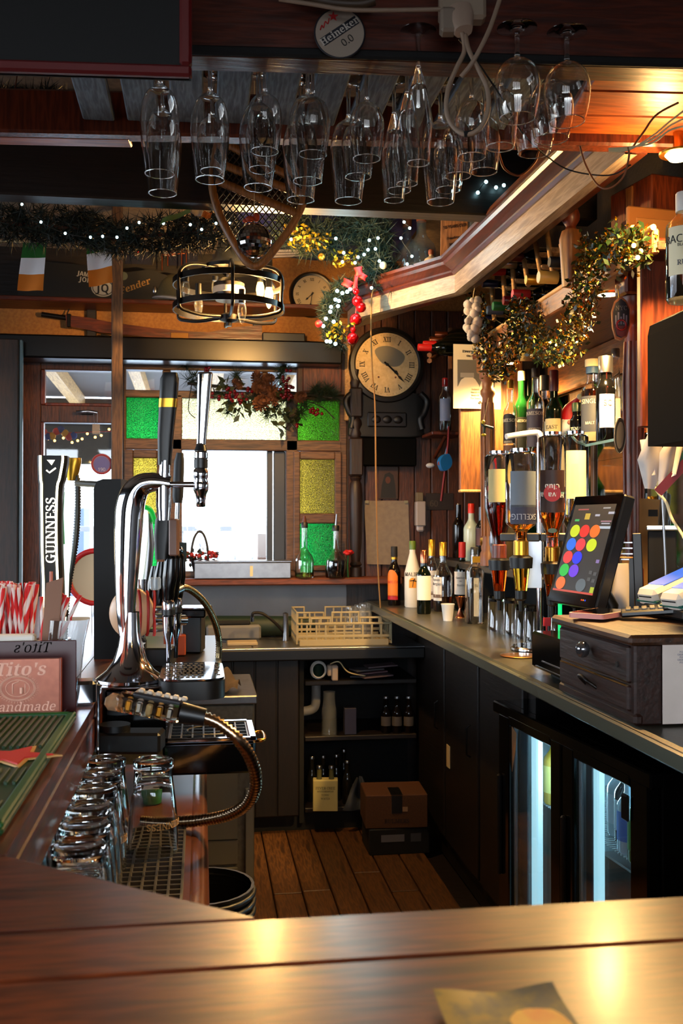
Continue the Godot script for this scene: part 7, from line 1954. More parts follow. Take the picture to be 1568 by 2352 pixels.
	var am := mat(C(0.80, 0.44, 0.03), 0.8)
	for g in [[[51, 554], [105, 552], [38, 666], [98, 667], "green white and orange flag hanging on the far left"], [[195, 546], [253, 532], [203, 658], [258, 648], "green white and orange flag hanging beside the wooden post"]]:
		t = hang("tricolour_flag", g[4], "flag", (g[0][0] + g[1][0]) / 2.0, g[0][1], d)
		var c := []
		for j in 4: c.append(rel(t, g[j][0], g[j][1], d))
		for s in 3:
			var f := func(u: float, v: float) -> Vector3:
				var vv: float = (s + v) / 3.0
				var p: Vector3 = c[0].lerp(c[1], u).lerp(c[2].lerp(c[3], u), vv)
				return p + V(0, 0, 0.006 * sin(u * 6.0 + vv * 3.0) * vv)
			part(t, ["green_band", "white_band", "orange_band"][s], B.new().sheet(f, 8, 6), [gm, wm, am][s])
	t = hang("folded_flag", "folded green white and orange flag tucked over the garland", "flag", 420, 490, 3.25)
	var gp := [[372, 500], [440, 474], [466, 482], [487, 487]]
	for s in 3:
		var a := rel(t, gp[s][0], gp[s][1], 3.2)
		var b := rel(t, gp[s + 1][0], gp[s + 1][1], 3.2)
		part(t, ["green_band", "white_band", "orange_band"][s], B.new().sheet(func(u, v): return a.lerp(b, u) + V(0, -0.035 * v, 0.05 * v + 0.006 * sin(u * 8.0)), 8, 4), [gm, wm, am][s])

func spot_lamp(x: float, y: float, z: float, label: String, e: float) -> void:
	var t := thing("downlight", label, "downlight", V(x, y, z))
	if y > 2.2: part(t, "stem", B.new().tube([V(0, 0, 0), V(0, 0.05, 0)], 0.012, 10), M.brass)
	part(t, "ring", B.new().lathe([P(0.030, -0.004), P(0.042, -0.004), P(0.044, 0), P(0.030, 0)], 28), M.brass)
	part(t, "lens", B.new().lathe([P(0, -0.02 if y > 2.2 else -0.004), P(0.02, -0.016 if y > 2.2 else -0.0035), P(0.031, -0.003), P(0.031, 0), P(0, 0)], 28), glow(C(1.0, 0.82, 0.52), 22.0))
	spot(V(x, y - 0.03, z), V(x, 0, z), C(1.0, 0.80, 0.50), e, 80.0, 0.03)

func caged_lamp() -> void:
	var d := 3.75
	var t := hang("caged_lamp", "black caged ceiling lamp with candle bulbs, one of them lit", "ceiling lamp", 525, 735, d)
	var y0 := t.position.y
	var R := 0.209
	var yu := EYE + 549 * d / F - y0
	var yl := EYE + 492 * d / F - y0
	var im := mat(C(0.10, 0.09, 0.085), 0.32, 0.7)
	for y in [yu, yl]:
		var b := B.new()
		b.lathe([P(R - 0.004, y - 0.011), P(R, y - 0.011), P(R, y + 0.011), P(R - 0.004, y + 0.011), P(R - 0.004, y - 0.011)], 48)
		part(t, "ring", b, im)
	for i in 6:
		var w := TAU * i / 6 + 0.35
		var o := V(cos(w), 0, sin(w))
		var p := smooth([o * 0.03 + vy(0.012), o * 0.12 + vy(0.006), o * (R - 0.03) + vy(0.012), o * (R + 0.004) + vy(yl - 0.02), o * (R + 0.004) + vy(yl + 0.02), o * (R + 0.004) + vy(yu + 0.012), o * (R - 0.05) + vy(yu + 0.05), o * 0.05 + vy(yu + 0.055)], 5)
		part(t, "strap", B.new().tube(p, 0.007, 6), im)
	part(t, "lower_hub", B.new().lathe([P(0, -0.022), P(0.010, -0.022), P(0.012, -0.008), P(0.034, 0.0), P(0.036, 0.018), P(0.02, 0.026), P(0, 0.026)], 24), im)
	part(t, "motor", B.new().lathe([P(0, yl + 0.03), P(0.05, yl + 0.03), P(0.058, yl + 0.05), P(0.058, yu), P(0.03, yu + 0.02), P(0, yu + 0.02)], 28), mat(C(0.14, 0.12, 0.11), 0.3))
	part(t, "motor_cap", B.new().cyl(V(0, yl + 0.052, 0), 0.0605, 0.03, 28, ID, 0.005), M.white)
	part(t, "stem_shroud", B.new().lathe([P(0.10, yu + 0.05), P(0.102, yu + 0.062), P(0.06, yu + 0.09), P(0.042, yu + 0.15), P(0.036, yu + 0.24), P(0.02, yu + 0.26), P(0.018, 2.74 - y0), P(0, 2.74 - y0)], 28), M.black)
	# candle bulbs hanging from sockets: the right-hand one bright, its neighbour dim
	var k := 0
	for g in [[617, 682, 3.68, 1.0], [597, 668, 3.88, 0.18], [455, 704, 3.70, 0.012], [426, 668, 3.80, 0.008], [494, 664, 3.93, 0.03], [555, 718, 3.60, 0.05]]:
		var c := rel(t, g[0], g[1], g[2])
		part(t, "socket", B.new().cyl(c + vy(0.036), 0.012, 0.05, 14), M.black)
		var pr := [P(0, -0.042), P(0.006, -0.036), P(0.013, -0.016), P(0.0165, 0.004), P(0.015, 0.02), P(0.011, 0.034), P(0, 0.036)]
		if g[3] > 0.1:
			part(t, "lit_bulb", B.new().lathe(pr, 18, Transform3D(Basis.IDENTITY, c)), glow(C(1.0, 0.78, 0.42), 24.0 * g[3] + 3.0))
			omni(t.transform * c, C(1.0, 0.76, 0.44), 2.2 * g[3], 0.02)
		else:
			part(t, "bulb", B.new().lathe(pr, 18, Transform3D(Basis.IDENTITY, c)), M.glass)
			part(t, "filament", B.new().tube([c + V(-0.003, -0.01, 0), c + V(0, 0.02, 0), c + V(0.003, -0.01, 0)], 0.0012, 5), M.brass)
		k += 1

# ---- fir, tinsel and fairy lights
func needles(b: B, p: Vector3, axis: Vector3, n: int, l: float, w: float) -> void:
	for i in n:
		var o := V(rng.randf_range(-1, 1), rng.randf_range(-1, 1), rng.randf_range(-1, 1)).normalized()
		o = (o + axis * 0.45).normalized()
		var s := o.cross(V(rng.randf_range(-1, 1), rng.randf_range(-1, 1), rng.randf_range(-1, 1))).normalized() * w
		var nn := o.cross(s).normalized()
		b.tri(p - s, p + s, p + o * l * rng.randf_range(0.6, 1.0), nn, nn, nn)
func fir(path: Array, rad: float, per: int, l: float) -> B:
	var b := B.new()
	for i in path.size():
		var ax: Vector3 = (path[mini(i + 1, path.size() - 1)] - path[maxi(i - 1, 0)]).normalized()
		for k in per:
			var o := V(rng.randf_range(-1, 1), rng.randf_range(-1, 1), rng.randf_range(-1, 1))
			if o.length() > 1.0: o = o.normalized()
			needles(b, path[i] + o * rad, ax * (1.0 if rng.randf() < 0.5 else -1.0), 9, l, 0.002)
	return b
func light_string(t: Node3D, pts: Array, d: float, col: Color, e: float, r := 0.0045) -> void:
	var w := []
	var g := glow(col, e)
	var ms := B.new().sph(Vector3.ZERO, Vector3.ONE * r, 8, 6).mesh()
	for p in pts:
		var q := rel(t, p[0], p[1], d + (p[2] if p.size() > 2 else 0.0))
		w.append(q)
		part(t, "bulb", ms, g).position = q
	part(t, "wire", B.new().tube(smooth(w, 3), 0.0013, 5), mat(C(0.03, 0.06, 0.04), 0.6))

func garlands() -> void:
	var firm := mat(C(0.025, 0.075, 0.035), 0.7)
	var firm2 := mat(C(0.04, 0.12, 0.06), 0.7)
	var cool := C(0.72, 0.95, 1.0)
	# ---- the long fir garland under the bulkhead, and its thick end drooping over the canopy
	var t := hang("fir_garland", "dark fir garland swagged across under the bulkhead on the left", "garland", 300, 520, 3.28)
	var ln := []
	for p in [[-30, 505], [60, 515], [130, 520], [200, 525], [260, 548], [330, 540], [400, 535], [460, 530], [520, 522]]: ln.append(rel(t, p[0], p[1], 3.3))
	part(t, "fir_needles", fir(smooth(ln, 7), 0.06, 14, 0.06), firm, "stuff")
	part(t, "branch", B.new().tube(smooth(ln, 4), 0.006, 6), M.old)
	t = hang("fir_garland", "bushy fir garland draped over the left end of the canopy", "garland", 800, 560, 4.05)
	ln = []
	for p in [[650, 520], [700, 540], [745, 560], [790, 520], [840, 505], [870, 540], [850, 580], [870, 620], [885, 640]]: ln.append(rel(t, p[0], p[1], 4.1))
	part(t, "fir_needles", fir(smooth(ln, 7), 0.07, 14, 0.07), firm2, "stuff")
	part(t, "branch", B.new().tube(smooth(ln, 4), 0.006, 6), M.old)
	var b2 := fir(smooth([rel(t, 800, 655, 4.1), rel(t, 765, 690, 4.12), rel(t, 755, 735, 4.12), rel(t, 775, 785, 4.12)], 8), 0.042, 12, 0.05)
	part(t, "hanging_end", b2, firm2, "stuff")
	var gt := B.new()
	for i in 260:
		var f: float = [[690, 545], [730, 555], [790, 590], [680, 530], [780, 760]][i % 5][0]
		var g: float = [[690, 545], [730, 555], [790, 590], [680, 530], [780, 760]][i % 5][1]
		leaf(gt, rel(t, f + rng.randf_range(-28, 28), g + rng.randf_range(-20, 20), 4.02 + rng.randf_range(-0.05, 0.05)), 0.021, rng)
	part(t, "gold_tinsel", gt, mat(C(0.62, 0.52, 0.10), 0.3, 0.7), "stuff")
	for q in [[738, 588, M.gold], [880, 608, M.cream], [732, 743, M.redp]]: part(t, "bauble", B.new().sph(rel(t, q[0], q[1], 3.98), Vector3.ONE * 0.015, 14, 10), q[2])
	# fairy lights
	t = hang("fairy_lights", "string of cold white fairy lights along the left fir garland", "fairy lights", 290, 520, 3.2)
	light_string(t, [[48, 467], [92, 508], [148, 534], [206, 543], [234, 541], [267, 543], [290, 522], [318, 509], [374, 511], [436, 514], [462, 525], [495, 511], [527, 511]], 3.22, cool, 11.0)
	t = hang("fairy_lights", "cluster of cold white fairy lights over the end of the canopy", "fairy lights", 800, 640, 3.98)
	light_string(t, [[668, 548], [771, 546], [789, 579], [786, 600, 0.02], [822, 589], [815, 602], [836, 583], [845, 572], [848, 550], [868, 545], [862, 570], [871, 598], [853, 660]], 3.98, cool, 16.0, 0.006)
	light_string(t, [[774, 667], [786, 672], [797, 669], [804, 663], [770, 687], [778, 690], [760, 704], [758, 715], [776, 702], [766, 738], [748, 731], [742, 748], [750, 783], [758, 784], [770, 789]], 4.0, cool, 20.0, 0.0072)
	omni(W(780, 690, 3.88), cool, 0.10, 0.06)
	omni(W(840, 575, 3.88), cool, 0.07, 0.08)
	t = hang("fairy_lights", "string of cold white fairy lights winding up from the canopy bottles to the glasses", "fairy lights", 940, 560, 3.9)
	light_string(t, [[990, 632], [978, 628], [968, 618], [985, 608], [935, 605], [946, 587], [921, 545], [941, 522], [928, 508], [918, 478]], 3.88, cool, 14.0, 0.0055)
	t = hang("fairy_lights", "pair of cold white fairy lights beside the dark pots on the canopy", "fairy lights", 1137, 420, 3.2)
	light_string(t, [[1098, 440], [1117, 415], [1140, 428], [1158, 423], [1182, 430]], 3.2, cool, 14.0, 0.0058)
	# ---- gold tinsel garland along the wine shelf
	t = hang("tinsel_garland", "gold and green tinsel garland looped along the wine shelf", "garland", 1230, 740, 2.9)
	ln = []
	for p in [[1092, 690], [1098, 730], [1108, 775], [1125, 820], [1150, 850], [1176, 800], [1186, 760], [1196, 712], [1212, 730], [1236, 780], [1265, 808], [1298, 800], [1322, 745], [1338, 700], [1352, 640], [1362, 595], [1368, 565]]:
		ln.append(rel(t, p[0], p[1], WX(p[0], HZ, 1.045).length() * 0.0 + 1.045 / ray(p[0], HZ).x))
	var gb := B.new()
	var lb := B.new()
	var pth := smooth(ln, 6)
	for p in pth:
		for i in 46:
			var o := V(rng.randf_range(-1, 1), rng.randf_range(-1, 1), rng.randf_range(-1, 1)) * 0.04
			if i % 3 == 0: leaf(lb, p + o, 0.022, rng)
			else: leaf(gb, p + o, 0.013, rng)
	for q in [[1440, 572], [1450, 560], [1425, 580], [1455, 590], [1440, 545], [1465, 570]]:
		var p := rel(t, q[0], q[1], 2.44)
		for i in 90:
			var o := V(rng.randf_range(-1, 1), rng.randf_range(-1, 1), rng.randf_range(-1, 1)) * 0.04
			if i % 3 == 0: leaf(lb, p + o, 0.026, rng)
			else: leaf(gb, p + o, 0.013, rng)
	part(t, "gold_flakes", gb, mat(C(0.86, 0.66, 0.22), 0.16, 1.0), "stuff")
	part(t, "green_leaves", lb, mat(C(0.06, 0.13, 0.03), 0.35), "stuff")
	part(t, "wire", B.new().tube(pth, 0.003, 6), M.old)
	for q in [[1473, 575], [1466, 590], [1457, 562]]: part(t, "bulb", B.new().sph(rel(t, q[0], q[1], 2.40), Vector3.ONE * 0.006, 8, 6), glow(C(1.0, 0.85, 0.45), 10.0))
	# white fluffy ornament at its end
	t = hang("fluffy_ornament", "white fluffy ornament hanging at the far end of the wine shelf", "ornament", 1085, 735, 3.72)
	var fb := B.new()
	for i in 40: fb.sph(V(rng.randf_range(-0.02, 0.02), rng.randf_range(-0.075, 0.075), rng.randf_range(-0.02, 0.02)), Vector3.ONE * rng.randf_range(0.012, 0.02), 8, 6)
	part(t, "fluff", fb, mat(C(0.70, 0.66, 0.62), 0.95))
	part(t, "loop", B.new().tube([V(0, 0.07, 0), V(0.01, 0.13, 0)], 0.0015, 5), M.cream)
	# ---- red baubles on a ribbon
	t = hang("bauble_string", "string of shiny red baubles with a red bow hanging from the canopy corner", "ornament", 818, 640, 4.0)
	var d := 4.0
	var rm := mat(C(0.62, 0.03, 0.05), 0.12, 0.6)
	for q in [[821, 690, 13], [829, 705, 12], [817, 733, 14], [810, 777, 14], [818, 668, 8], [811, 757, 7]]: part(t, "bauble", B.new().sph(rel(t, q[0], q[1], d), Vector3.ONE * q[2] * d / F, 16, 12), rm)
	for q in [[798, 650, -25, 26, 16], [824, 622, 10, 20, 20], [834, 634, -30, 18, 12], [816, 648, 80, 40, 8]]:
		var x: float = q[3] * d / F
		var y: float = q[4] * d / F
		part(t, "bow", loft(B.new(), [[V(0, -y / 2, 0), x * 0.5, 0.006], [V(0, 0, 0), x * 0.38, 0.010], [V(0, y / 2, 0), x * 0.5, 0.006]], 2.5, 12, T3(rel(t, q[0], q[1], d), 0, 0, q[2])), M.redp)
	part(t, "ribbon", B.new().tube([rel(t, 820, 612, d), rel(t, 820, 690, d), rel(t, 815, 735, d), rel(t, 811, 790, d)], 0.0022, 6), M.redp)
	# ---- holly swag over the window
	t = thing("holly_swag", "swag of pine cones holly and red berries over the leaded window", "swag", WZ(590, 905, WALL + 0.07))
	d = 4.93
	var nb := B.new()
	for q in [[440, 870], [425, 835], [450, 900], [650, 840], [640, 860], [540, 860], [720, 890], [750, 890], [765, 905], [700, 930], [630, 935], [610, 950], [690, 950], [580, 915], [495, 910], [655, 955], [735, 910], [520, 940]]:
		for i in 4: needles(nb, rel(t, q[0] + rng.randf_range(-9, 9), q[1] + rng.randf_range(-9, 9), d), V(rng.randf_range(-1, 1), rng.randf_range(-0.3, 0.6), 0.3), 34, 0.085, 0.0016)
	part(t, "fir_sprigs", nb, mat(C(0.08, 0.16, 0.06), 0.7), "stuff")
	var hl := B.new()
	for i in 90:
		var q: Array = [[510, 888], [528, 890], [515, 925], [545, 940], [570, 935], [640, 900], [655, 915], [650, 975], [670, 980], [665, 960], [640, 940], [560, 925]][i % 12]
		leaf(hl, rel(t, q[0] + rng.randf_range(-14, 14), q[1] + rng.randf_range(-12, 12), d - 0.03), 0.055, rng)
	part(t, "holly_leaves", hl, mat(C(0.20, 0.23, 0.12), 0.5), "stuff")
	for q in [[595, 888, 17], [618, 895, 18], [600, 925, 19], [625, 915, 15], [545, 882, 12], [690, 912, 14], [590, 868, 15], [615, 870, 14]]:
		var c := B.new()
		var rr: float = q[2] * d / F
		var o := rel(t, q[0], q[1], d - 0.04)
		var X := T3(o, rng.randf_range(-60, 60), rng.randf_range(30, 100), 0)
		c.sph(Vector3.ZERO, V(rr * 0.5, rr * 0.85, rr * 0.5), 10, 8, X)
		for i in 64:
			var v := -0.9 + 1.8 * i / 64.0
			var w := 2.39996 * i
			var m := sqrt(1.0 - v * v)
			var p := V(cos(w) * m * rr * 0.55, v * rr * 0.9, sin(w) * m * rr * 0.55)
			var n := (p.normalized() + V(0, 0.5, 0)).normalized()
			var s := n.cross(Vector3.UP).normalized() * rr * 0.24
			c.quad(X * (p - s), X * (p + s), X * (p + s * 0.5 + n * rr * 0.5), X * (p - s * 0.5 + n * rr * 0.5), X.basis * Vector3.UP)
		part(t, "pine_cone", c, mat(C(0.40, 0.24, 0.14), 0.8))
	var bb := B.new()
	var bs := B.new().sph(Vector3.ZERO, Vector3.ONE * 0.0088, 10, 8).mesh()
	for g in [[500, 908, 26, 10, 10], [550, 905, 30, 14, 16], [660, 903, 16, 14, 16], [475, 830, 9, 26, 12], [655, 870, 14, 22, 12], [725, 945, 18, 8, 9], [545, 920, 24, 8, 6], [680, 980, 5, 5, 2]]:
		for i in g[4]:
			part(t, "berry", bs, mat(C(0.34, 0.015, 0.03), 0.15)).position = rel(t, g[0] + rng.randf_range(-1, 1) * g[2], g[1] + rng.randf_range(-1, 1) * g[3], d - 0.05 - rng.randf() * 0.03)
	part(t, "twigs", B.new().tube(smooth([rel(t, 430, 880, d), rel(t, 530, 890, d), rel(t, 650, 900, d), rel(t, 770, 915, d)], 5), 0.008, 6).tube(smooth([rel(t, 700, 920, d), rel(t, 740, 935, d), rel(t, 768, 962, d)], 4), 0.003, 5).tube(smooth([rel(t, 470, 860, d), rel(t, 476, 840, d), rel(t, 473, 812, d)], 4), 0.003, 5).tube(smooth([rel(t, 440, 880, d), rel(t, 432, 940, d), rel(t, 448, 960, d)], 4), 0.0025, 5), mat(C(0.10, 0.06, 0.04), 0.8), "stuff")
	# dim garland in the top left corner with a wooden star
	t = hang("corner_garland", "dim garland with a pale wooden star in the dark top left corner", "garland", 60, 230, 2.3)
	part(t, "fir_needles", fir(smooth([rel(t, -60, 215, 2.3), rel(t, 20, 225, 2.3), rel(t, 90, 235, 2.3), rel(t, 140, 225, 2.3)], 6), 0.03, 6, 0.05), firm, "stuff")
	var sv := []
	for i in 10: sv.append(P(cos(PI / 2 + PI * i / 5), sin(PI / 2 + PI * i / 5)) * (0.026 if i % 2 == 0 else 0.011))
	part(t, "star", B.new().ext(sv, 0.005, T3(rel(t, 22, 262, 2.25))), M.oak)
	part(t, "cord", B.new().tube([rel(t, 22, 262, 2.25), rel(t, 40, 140, 2.25)], 0.0015, 5), M.old)

# ---- the walls' clocks, pictures and shelves, and the things over the canopy
func clock_face(t: Node3D, r: float, z: float, h: float, hour: float, minute: float, m: Material) -> void:
	var rom := ["XII", "I", "II", "III", "IIII", "V", "VI", "VII", "VIII", "IX", "X", "XI"]
	for i in 12:
		var a := TAU * i / 12
		write(t, rom[i], h, M.ink, Transform3D(Basis(Vector3.BACK, -a), V(sin(a) * r * 0.80, cos(a) * r * 0.80, z + 0.0006)), 0.0, true, 700, 0.72)
	for i in 60:
		var a := TAU * i / 60
		part(t, "minute_mark", B.new().box(V(0, 0, 0), V(0.0016, r * 0.02, 0.0006)), M.ink).transform = Transform3D(Basis(Vector3.BACK, -a), V(sin(a) * r * 0.95, cos(a) * r * 0.95, z + 0.0004))
	for g in [[hour, 0.50, 0.030], [minute, 0.80, 0.020]]:
		var a: float = TAU * g[0]
		part(t, "hand", B.new().ext([P(-r * g[2], -r * 0.12), P(r * g[2], -r * 0.12), P(r * g[2] * 0.7, r * g[1] * 0.6), P(r * g[2] * 2.0, r * g[1] * 0.72), P(0, r * g[1]), P(-r * g[2] * 2.0, r * g[1] * 0.72), P(-r * g[2] * 0.7, r * g[1] * 0.6)], 0.002, Transform3D(Basis(Vector3.BACK, -a), V(0, 0, z + 0.004)), false), m)
	part(t, "boss", B.new().sph(V(0, 0, z + 0.005), V(r * 0.05, r * 0.05, 0.004), 12, 8), m)

func wall_things() -> void:
	# ---- the big drop dial clock
	var q := WZ(890, 836, WALL + 0.1)
	var t := thing("drop_dial_clock", "large round dark wall clock with a cream roman dial on the panelling", "clock", V(q.x, q.y, WALL + 0.022))
	var FZ := T3(Vector3.ZERO, 0, 90)
	var rim := mat(C(0.05, 0.035, 0.034), 0.45)
	part(t, "case_rim", B.new().lathe([P(0, 0), P(0.19, 0), P(0.192, 0.05), P(0.185, 0.068), P(0.168, 0.072), P(0.160, 0.062), P(0, 0.06)], 56, FZ), rim)
	part(t, "dial", B.new().lathe([P(0, 0.060), P(0.159, 0.060), P(0.159, 0.064), P(0, 0.064)], 56, FZ), rough_mat(C(0.80, 0.68, 0.48), C(0.86, 0.75, 0.55), 0.012, 6.0, 0.6))
	var wn := []
	for i in 24:
		var a := TAU * i / 24
		wn.append(P(0.014 + cos(a) * (0.075 + 0.006 * sin(a * 3)), 0.042 + sin(a) * 0.050 - cos(a) * 0.014))
	part(t, "worn_patch", B.new().ext(wn, 0.0006, T3(V(0, 0, 0.0641))), mat(C(0.48, 0.46, 0.40), 0.7))
	clock_face(t, 0.157, 0.0645, 0.026, 4.35 / 12.0, 22.5 / 60.0, M.ink)
	for s in [-1.0, 1.0]: part(t, "winding_hole", B.new().cyl(V(0, 0, 0), 0.005, 0.001, 12, T3(V(0.043 * s, -0.063, 0.0642), 0, 90)), M.old)
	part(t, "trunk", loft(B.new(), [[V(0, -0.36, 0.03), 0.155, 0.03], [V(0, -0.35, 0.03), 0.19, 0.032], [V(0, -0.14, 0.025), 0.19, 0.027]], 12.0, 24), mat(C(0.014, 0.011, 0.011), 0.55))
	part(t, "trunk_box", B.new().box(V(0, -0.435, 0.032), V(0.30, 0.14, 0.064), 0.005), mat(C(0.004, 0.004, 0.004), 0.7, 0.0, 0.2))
	part(t, "carved_panel", B.new().box(V(0.0, -0.275, 0.062), V(0.20, 0.075, 0.014), 0.006), mat(C(0.05, 0.04, 0.04), 0.4))
	for i in 3: part(t, "carved_roll", B.new().sph(V(-0.055 + 0.055 * i, -0.275, 0.069), V(0.024, 0.020, 0.010), 14, 8), rim)
	for s in [-1.0, 1.0]: part(t, "carved_ear", B.new().tube(smooth([V(0.17 * s, -0.14, 0.06), V(0.205 * s, -0.18, 0.06), V(0.19 * s, -0.24, 0.06), V(0.17 * s, -0.27, 0.06), V(0.18 * s, -0.32, 0.06)], 5), 0.016, 8), rim)
	# ---- the smaller clock on the plaster
	q = WZ(716, 675, WALL + 0.03)
	t = thing("wall_clock", "smaller round black rimmed clock on the orange plaster", "clock", V(q.x, q.y, WALL + 0.002))
	part(t, "rim", B.new().lathe([P(0, 0), P(0.113, 0), P(0.115, 0.02), P(0.105, 0.034), P(0.095, 0.03), P(0, 0.028)], 48, FZ), mat(C(0.05, 0.042, 0.04), 0.35))
	part(t, "dial", B.new().lathe([P(0, 0.028), P(0.094, 0.028), P(0.094, 0.030), P(0, 0.030)], 48, FZ), mat(C(0.66, 0.60, 0.50), 0.6))
	clock_face(t, 0.092, 0.0305, 0.0135, 7.55 / 12.0, 31.5 / 60.0, M.ink)
	# ---- papers and a picture under the big clock
	var a := WZ(835, 1150, WALL + 0.03)
	var b := WZ(937, 1295, WALL + 0.03)
	t = thing("paper_notice", "large blank curling paper notice pinned to the panelling", "paper", V((a.x + b.x) / 2, b.y, WALL + 0.036))
	var w := b.x - a.x
	var h := a.y - b.y
	part(t, "sheet", B.new().sheet(func(s, u): return V((s - 0.5) * w * (0.97 + 0.03 * u) + (1.0 - u) * 0.012, u * h - 0.006 * s * (1 - u), 0.006 * sin(u * 4.0 + s * 2.0) + 0.012 * pow(s, 4) * (1 - u)), 12, 14), rough_mat(C(0.46, 0.41, 0.36), C(0.50, 0.45, 0.39), 0.02, 3.0, 0.9))
	for s in [0.06, 0.94]: part(t, "tape", B.new().box(V((s - 0.5) * w, h - 0.006, 0.008), V(0.018, 0.014, 0.001)), mat(C(0.50, 0.48, 0.38), 0.4))
	a = WZ(869, 1072, WALL + 0.03)
	b = WZ(914, 1146, WALL + 0.03)
	t = thing("framed_picture", "small dark picture of a shadowed figure below the clock", "picture", V((a.x + b.x) / 2, b.y, WALL + 0.022))
	part(t, "board", B.new().box(V(0, (a.y - b.y) / 2, 0.004), V(b.x - a.x, a.y - b.y, 0.008), 0.001), mat(C(0.22, 0.13, 0.07), 0.5))
	part(t, "painted_figure", B.new().ext([P(-0.04, 0.004), P(0.04, 0.004), P(0.035, 0.07), P(0.026, 0.12), P(0.006, 0.135), P(-0.018, 0.125), P(-0.034, 0.07)], 0.0008, T3(V(0, 0, 0.008)), true), mat(C(0.05, 0.045, 0.05), 0.6))
	part(t, "painted_face", B.new().ext(disc(0.013, 18, 0.018), 0.0008, T3(V(-0.002, 0.095, 0.009))), mat(C(0.30, 0.15, 0.09), 0.6))
	# white dispenser and the tin plate
	a = WZ(965, 1180, WALL + 0.05)
	t = thing("white_dispenser", "narrow white wall dispenser beside the paper notice", "dispenser", V(a.x, a.y - 0.10, WALL + 0.021))
	part(t, "body", B.new().box(V(0, 0.10, 0.025), V(0.050, 0.125, 0.05), 0.005), mat(C(0.58, 0.54, 0.52), 0.5))
	part(t, "top_block", B.new().box(V(-0.004, 0.185, 0.02), V(0.034, 0.045, 0.04), 0.003), mat(C(0.40, 0.35, 0.26), 0.6))
	part(t, "lever", B.new().box(V(0, 0.03, 0.03), V(0.04, 0.04, 0.02), 0.008), mat(C(0.62, 0.58, 0.57), 0.4))
	a = WZ(1010, 1152, WALL + 0.03)
	t = thing("tin_plate", "dark worn tin number plate on the wall under the shelf", "plate", V(a.x, a.y, WALL + 0.024))
	part(t, "plate", B.new().box(Vector3.ZERO, V(0.145, 0.085, 0.003), 0.001), rough_mat(C(0.10, 0.07, 0.06), C(0.20, 0.15, 0.12), 0.05, 10.0, 0.5))
	write(t, "60", 0.03, mat(C(0.30, 0.26, 0.22), 0.6), T3(V(-0.03, -0.01, 0.0016)))
	# blue ukulele ornament hanging on a red ribbon
	t = hang("ukulele_ornament", "tiny blue ukulele ornament hanging on a red ribbon", "ornament", 1018, 1062, 4.65)
	var bo := []
	for i in 24:
		var u := TAU * i / 24
		bo.append(P(cos(u) * (0.026 - 0.006 * cos(2 * u - PI)), sin(u) * 0.042 ))
	part(t, "body", B.new().ext(bo, 0.03, T3(V(0, 0, -0.015), 25, 0, -18), true), mat(C(0.08, 0.38, 0.62), 0.35))
	part(t, "sound_hole", B.new().ext(disc(0.012, 18), 0.002, T3(V(-0.016, -0.005, 0.010), 25, 0, -18)), mat(C(0.62, 0.24, 0.04), 0.5))
	part(t, "neck", B.new().box(V(0, 0.06, 0), V(0.012, 0.06, 0.008), 0.002, T3(Vector3.ZERO, 25, 0, -18)), mat(C(0.06, 0.30, 0.50), 0.4))
	part(t, "white_charm", B.new().sph(V(-0.062, -0.015, 0.01), V(0.02, 0.012, 0.012), 10, 8), mat(C(0.6, 0.6, 0.62), 0.5))
	part(t, "ribbon", B.new().tube(smooth([V(-0.01, -0.18, 0), V(0, -0.10, 0.0), V(0.02, 0.06, 0), V(0.028, 0.17, -0.02)], 5), 0.006, 6, true, 0.3), mat(C(0.42, 0.03, 0.05), 0.6))
	# bottle on a bracket shelf
	q = spot_at(1022, 4.78, 0)
	var sy := EYE + (HZ - 988) * 4.78 / F
	t = thing("bracket_shelf", "small dark bracket shelf under the vodka bottle beside the cupboard", "shelf", V(q.x + 0.02, sy - 0.02, -4.85))
	part(t, "board", B.new().box(V(0, 0.008, 0.06), V(0.16, 0.016, 0.22), 0.003), M.redy)
	part(t, "brace", B.new().tube([V(0, -0.09, -0.12), V(0, 0.0, 0.12)], 0.009, 6), M.redy)
	bottle("vodka_bottle", "clear vodka bottle on the bracket shelf beside the cupboard", V(q.x, sy - 0.003, q.z), tall(868, 4.78, sy - 0.003), 0.030, {"glass": M.clear, "hb": 0.62, "hs": 0.78, "liq": [liquid(C(0.85, 0.88, 0.9)), 0.0, 0.3], "cap": [M.redp, 0.04, 0.014], "lab": [0.18, 0.6, 0.9, mat(C(0.45, 0.48, 0.58), 0.5)]})
	# little wine rack left of the cupboard
	t = hang("small_wine_rack", "small sloping rack of red capped bottles between clock and cupboard", "wine rack", 1000, 800, 4.6)
	part(t, "rail", B.new().tube([rel(t, 986, 828, 4.45), rel(t, 1030, 800, 4.8)], 0.012, 6), M.oak)
	part(t, "rail", B.new().tube([rel(t, 986, 815, 4.52), rel(t, 1030, 790, 4.85)], 0.012, 6), M.oak)
	part(t, "stile", B.new().box(rel(t, 1034, 800, 4.82), V(0.02, 0.20, 0.02), 0.003), M.oak)
	var k := 0
	for g in [[960, 797, 0, "red capped bottle lowest in the small sloping rack"], [972, 790, 0, "second red capped bottle in the small sloping rack"], [986, 780, 1, "copper capped bottle in the small sloping rack"], [998, 768, 1, "copper capped bottle at the top of the small sloping rack"]]:
		var p := W(g[0], g[1], 4.5 + 0.1 * k)
		lying_bottle(p, g[3], [M.redp, M.copper][g[2]], mat(C(0.02, 0.035, 0.02), 0.1), 0.0165, 0.24)
		k += 1
	# poster on the cupboard side
	a = WZ(1040, 790, -4.185)
	b = WZ(1150, 940, -4.185)
	t = thing("poster", "curling black and white event poster on the cupboard side", "poster", V((a.x + b.x) / 2, b.y, -4.182))
	w = b.x - a.x
	h = a.y - b.y
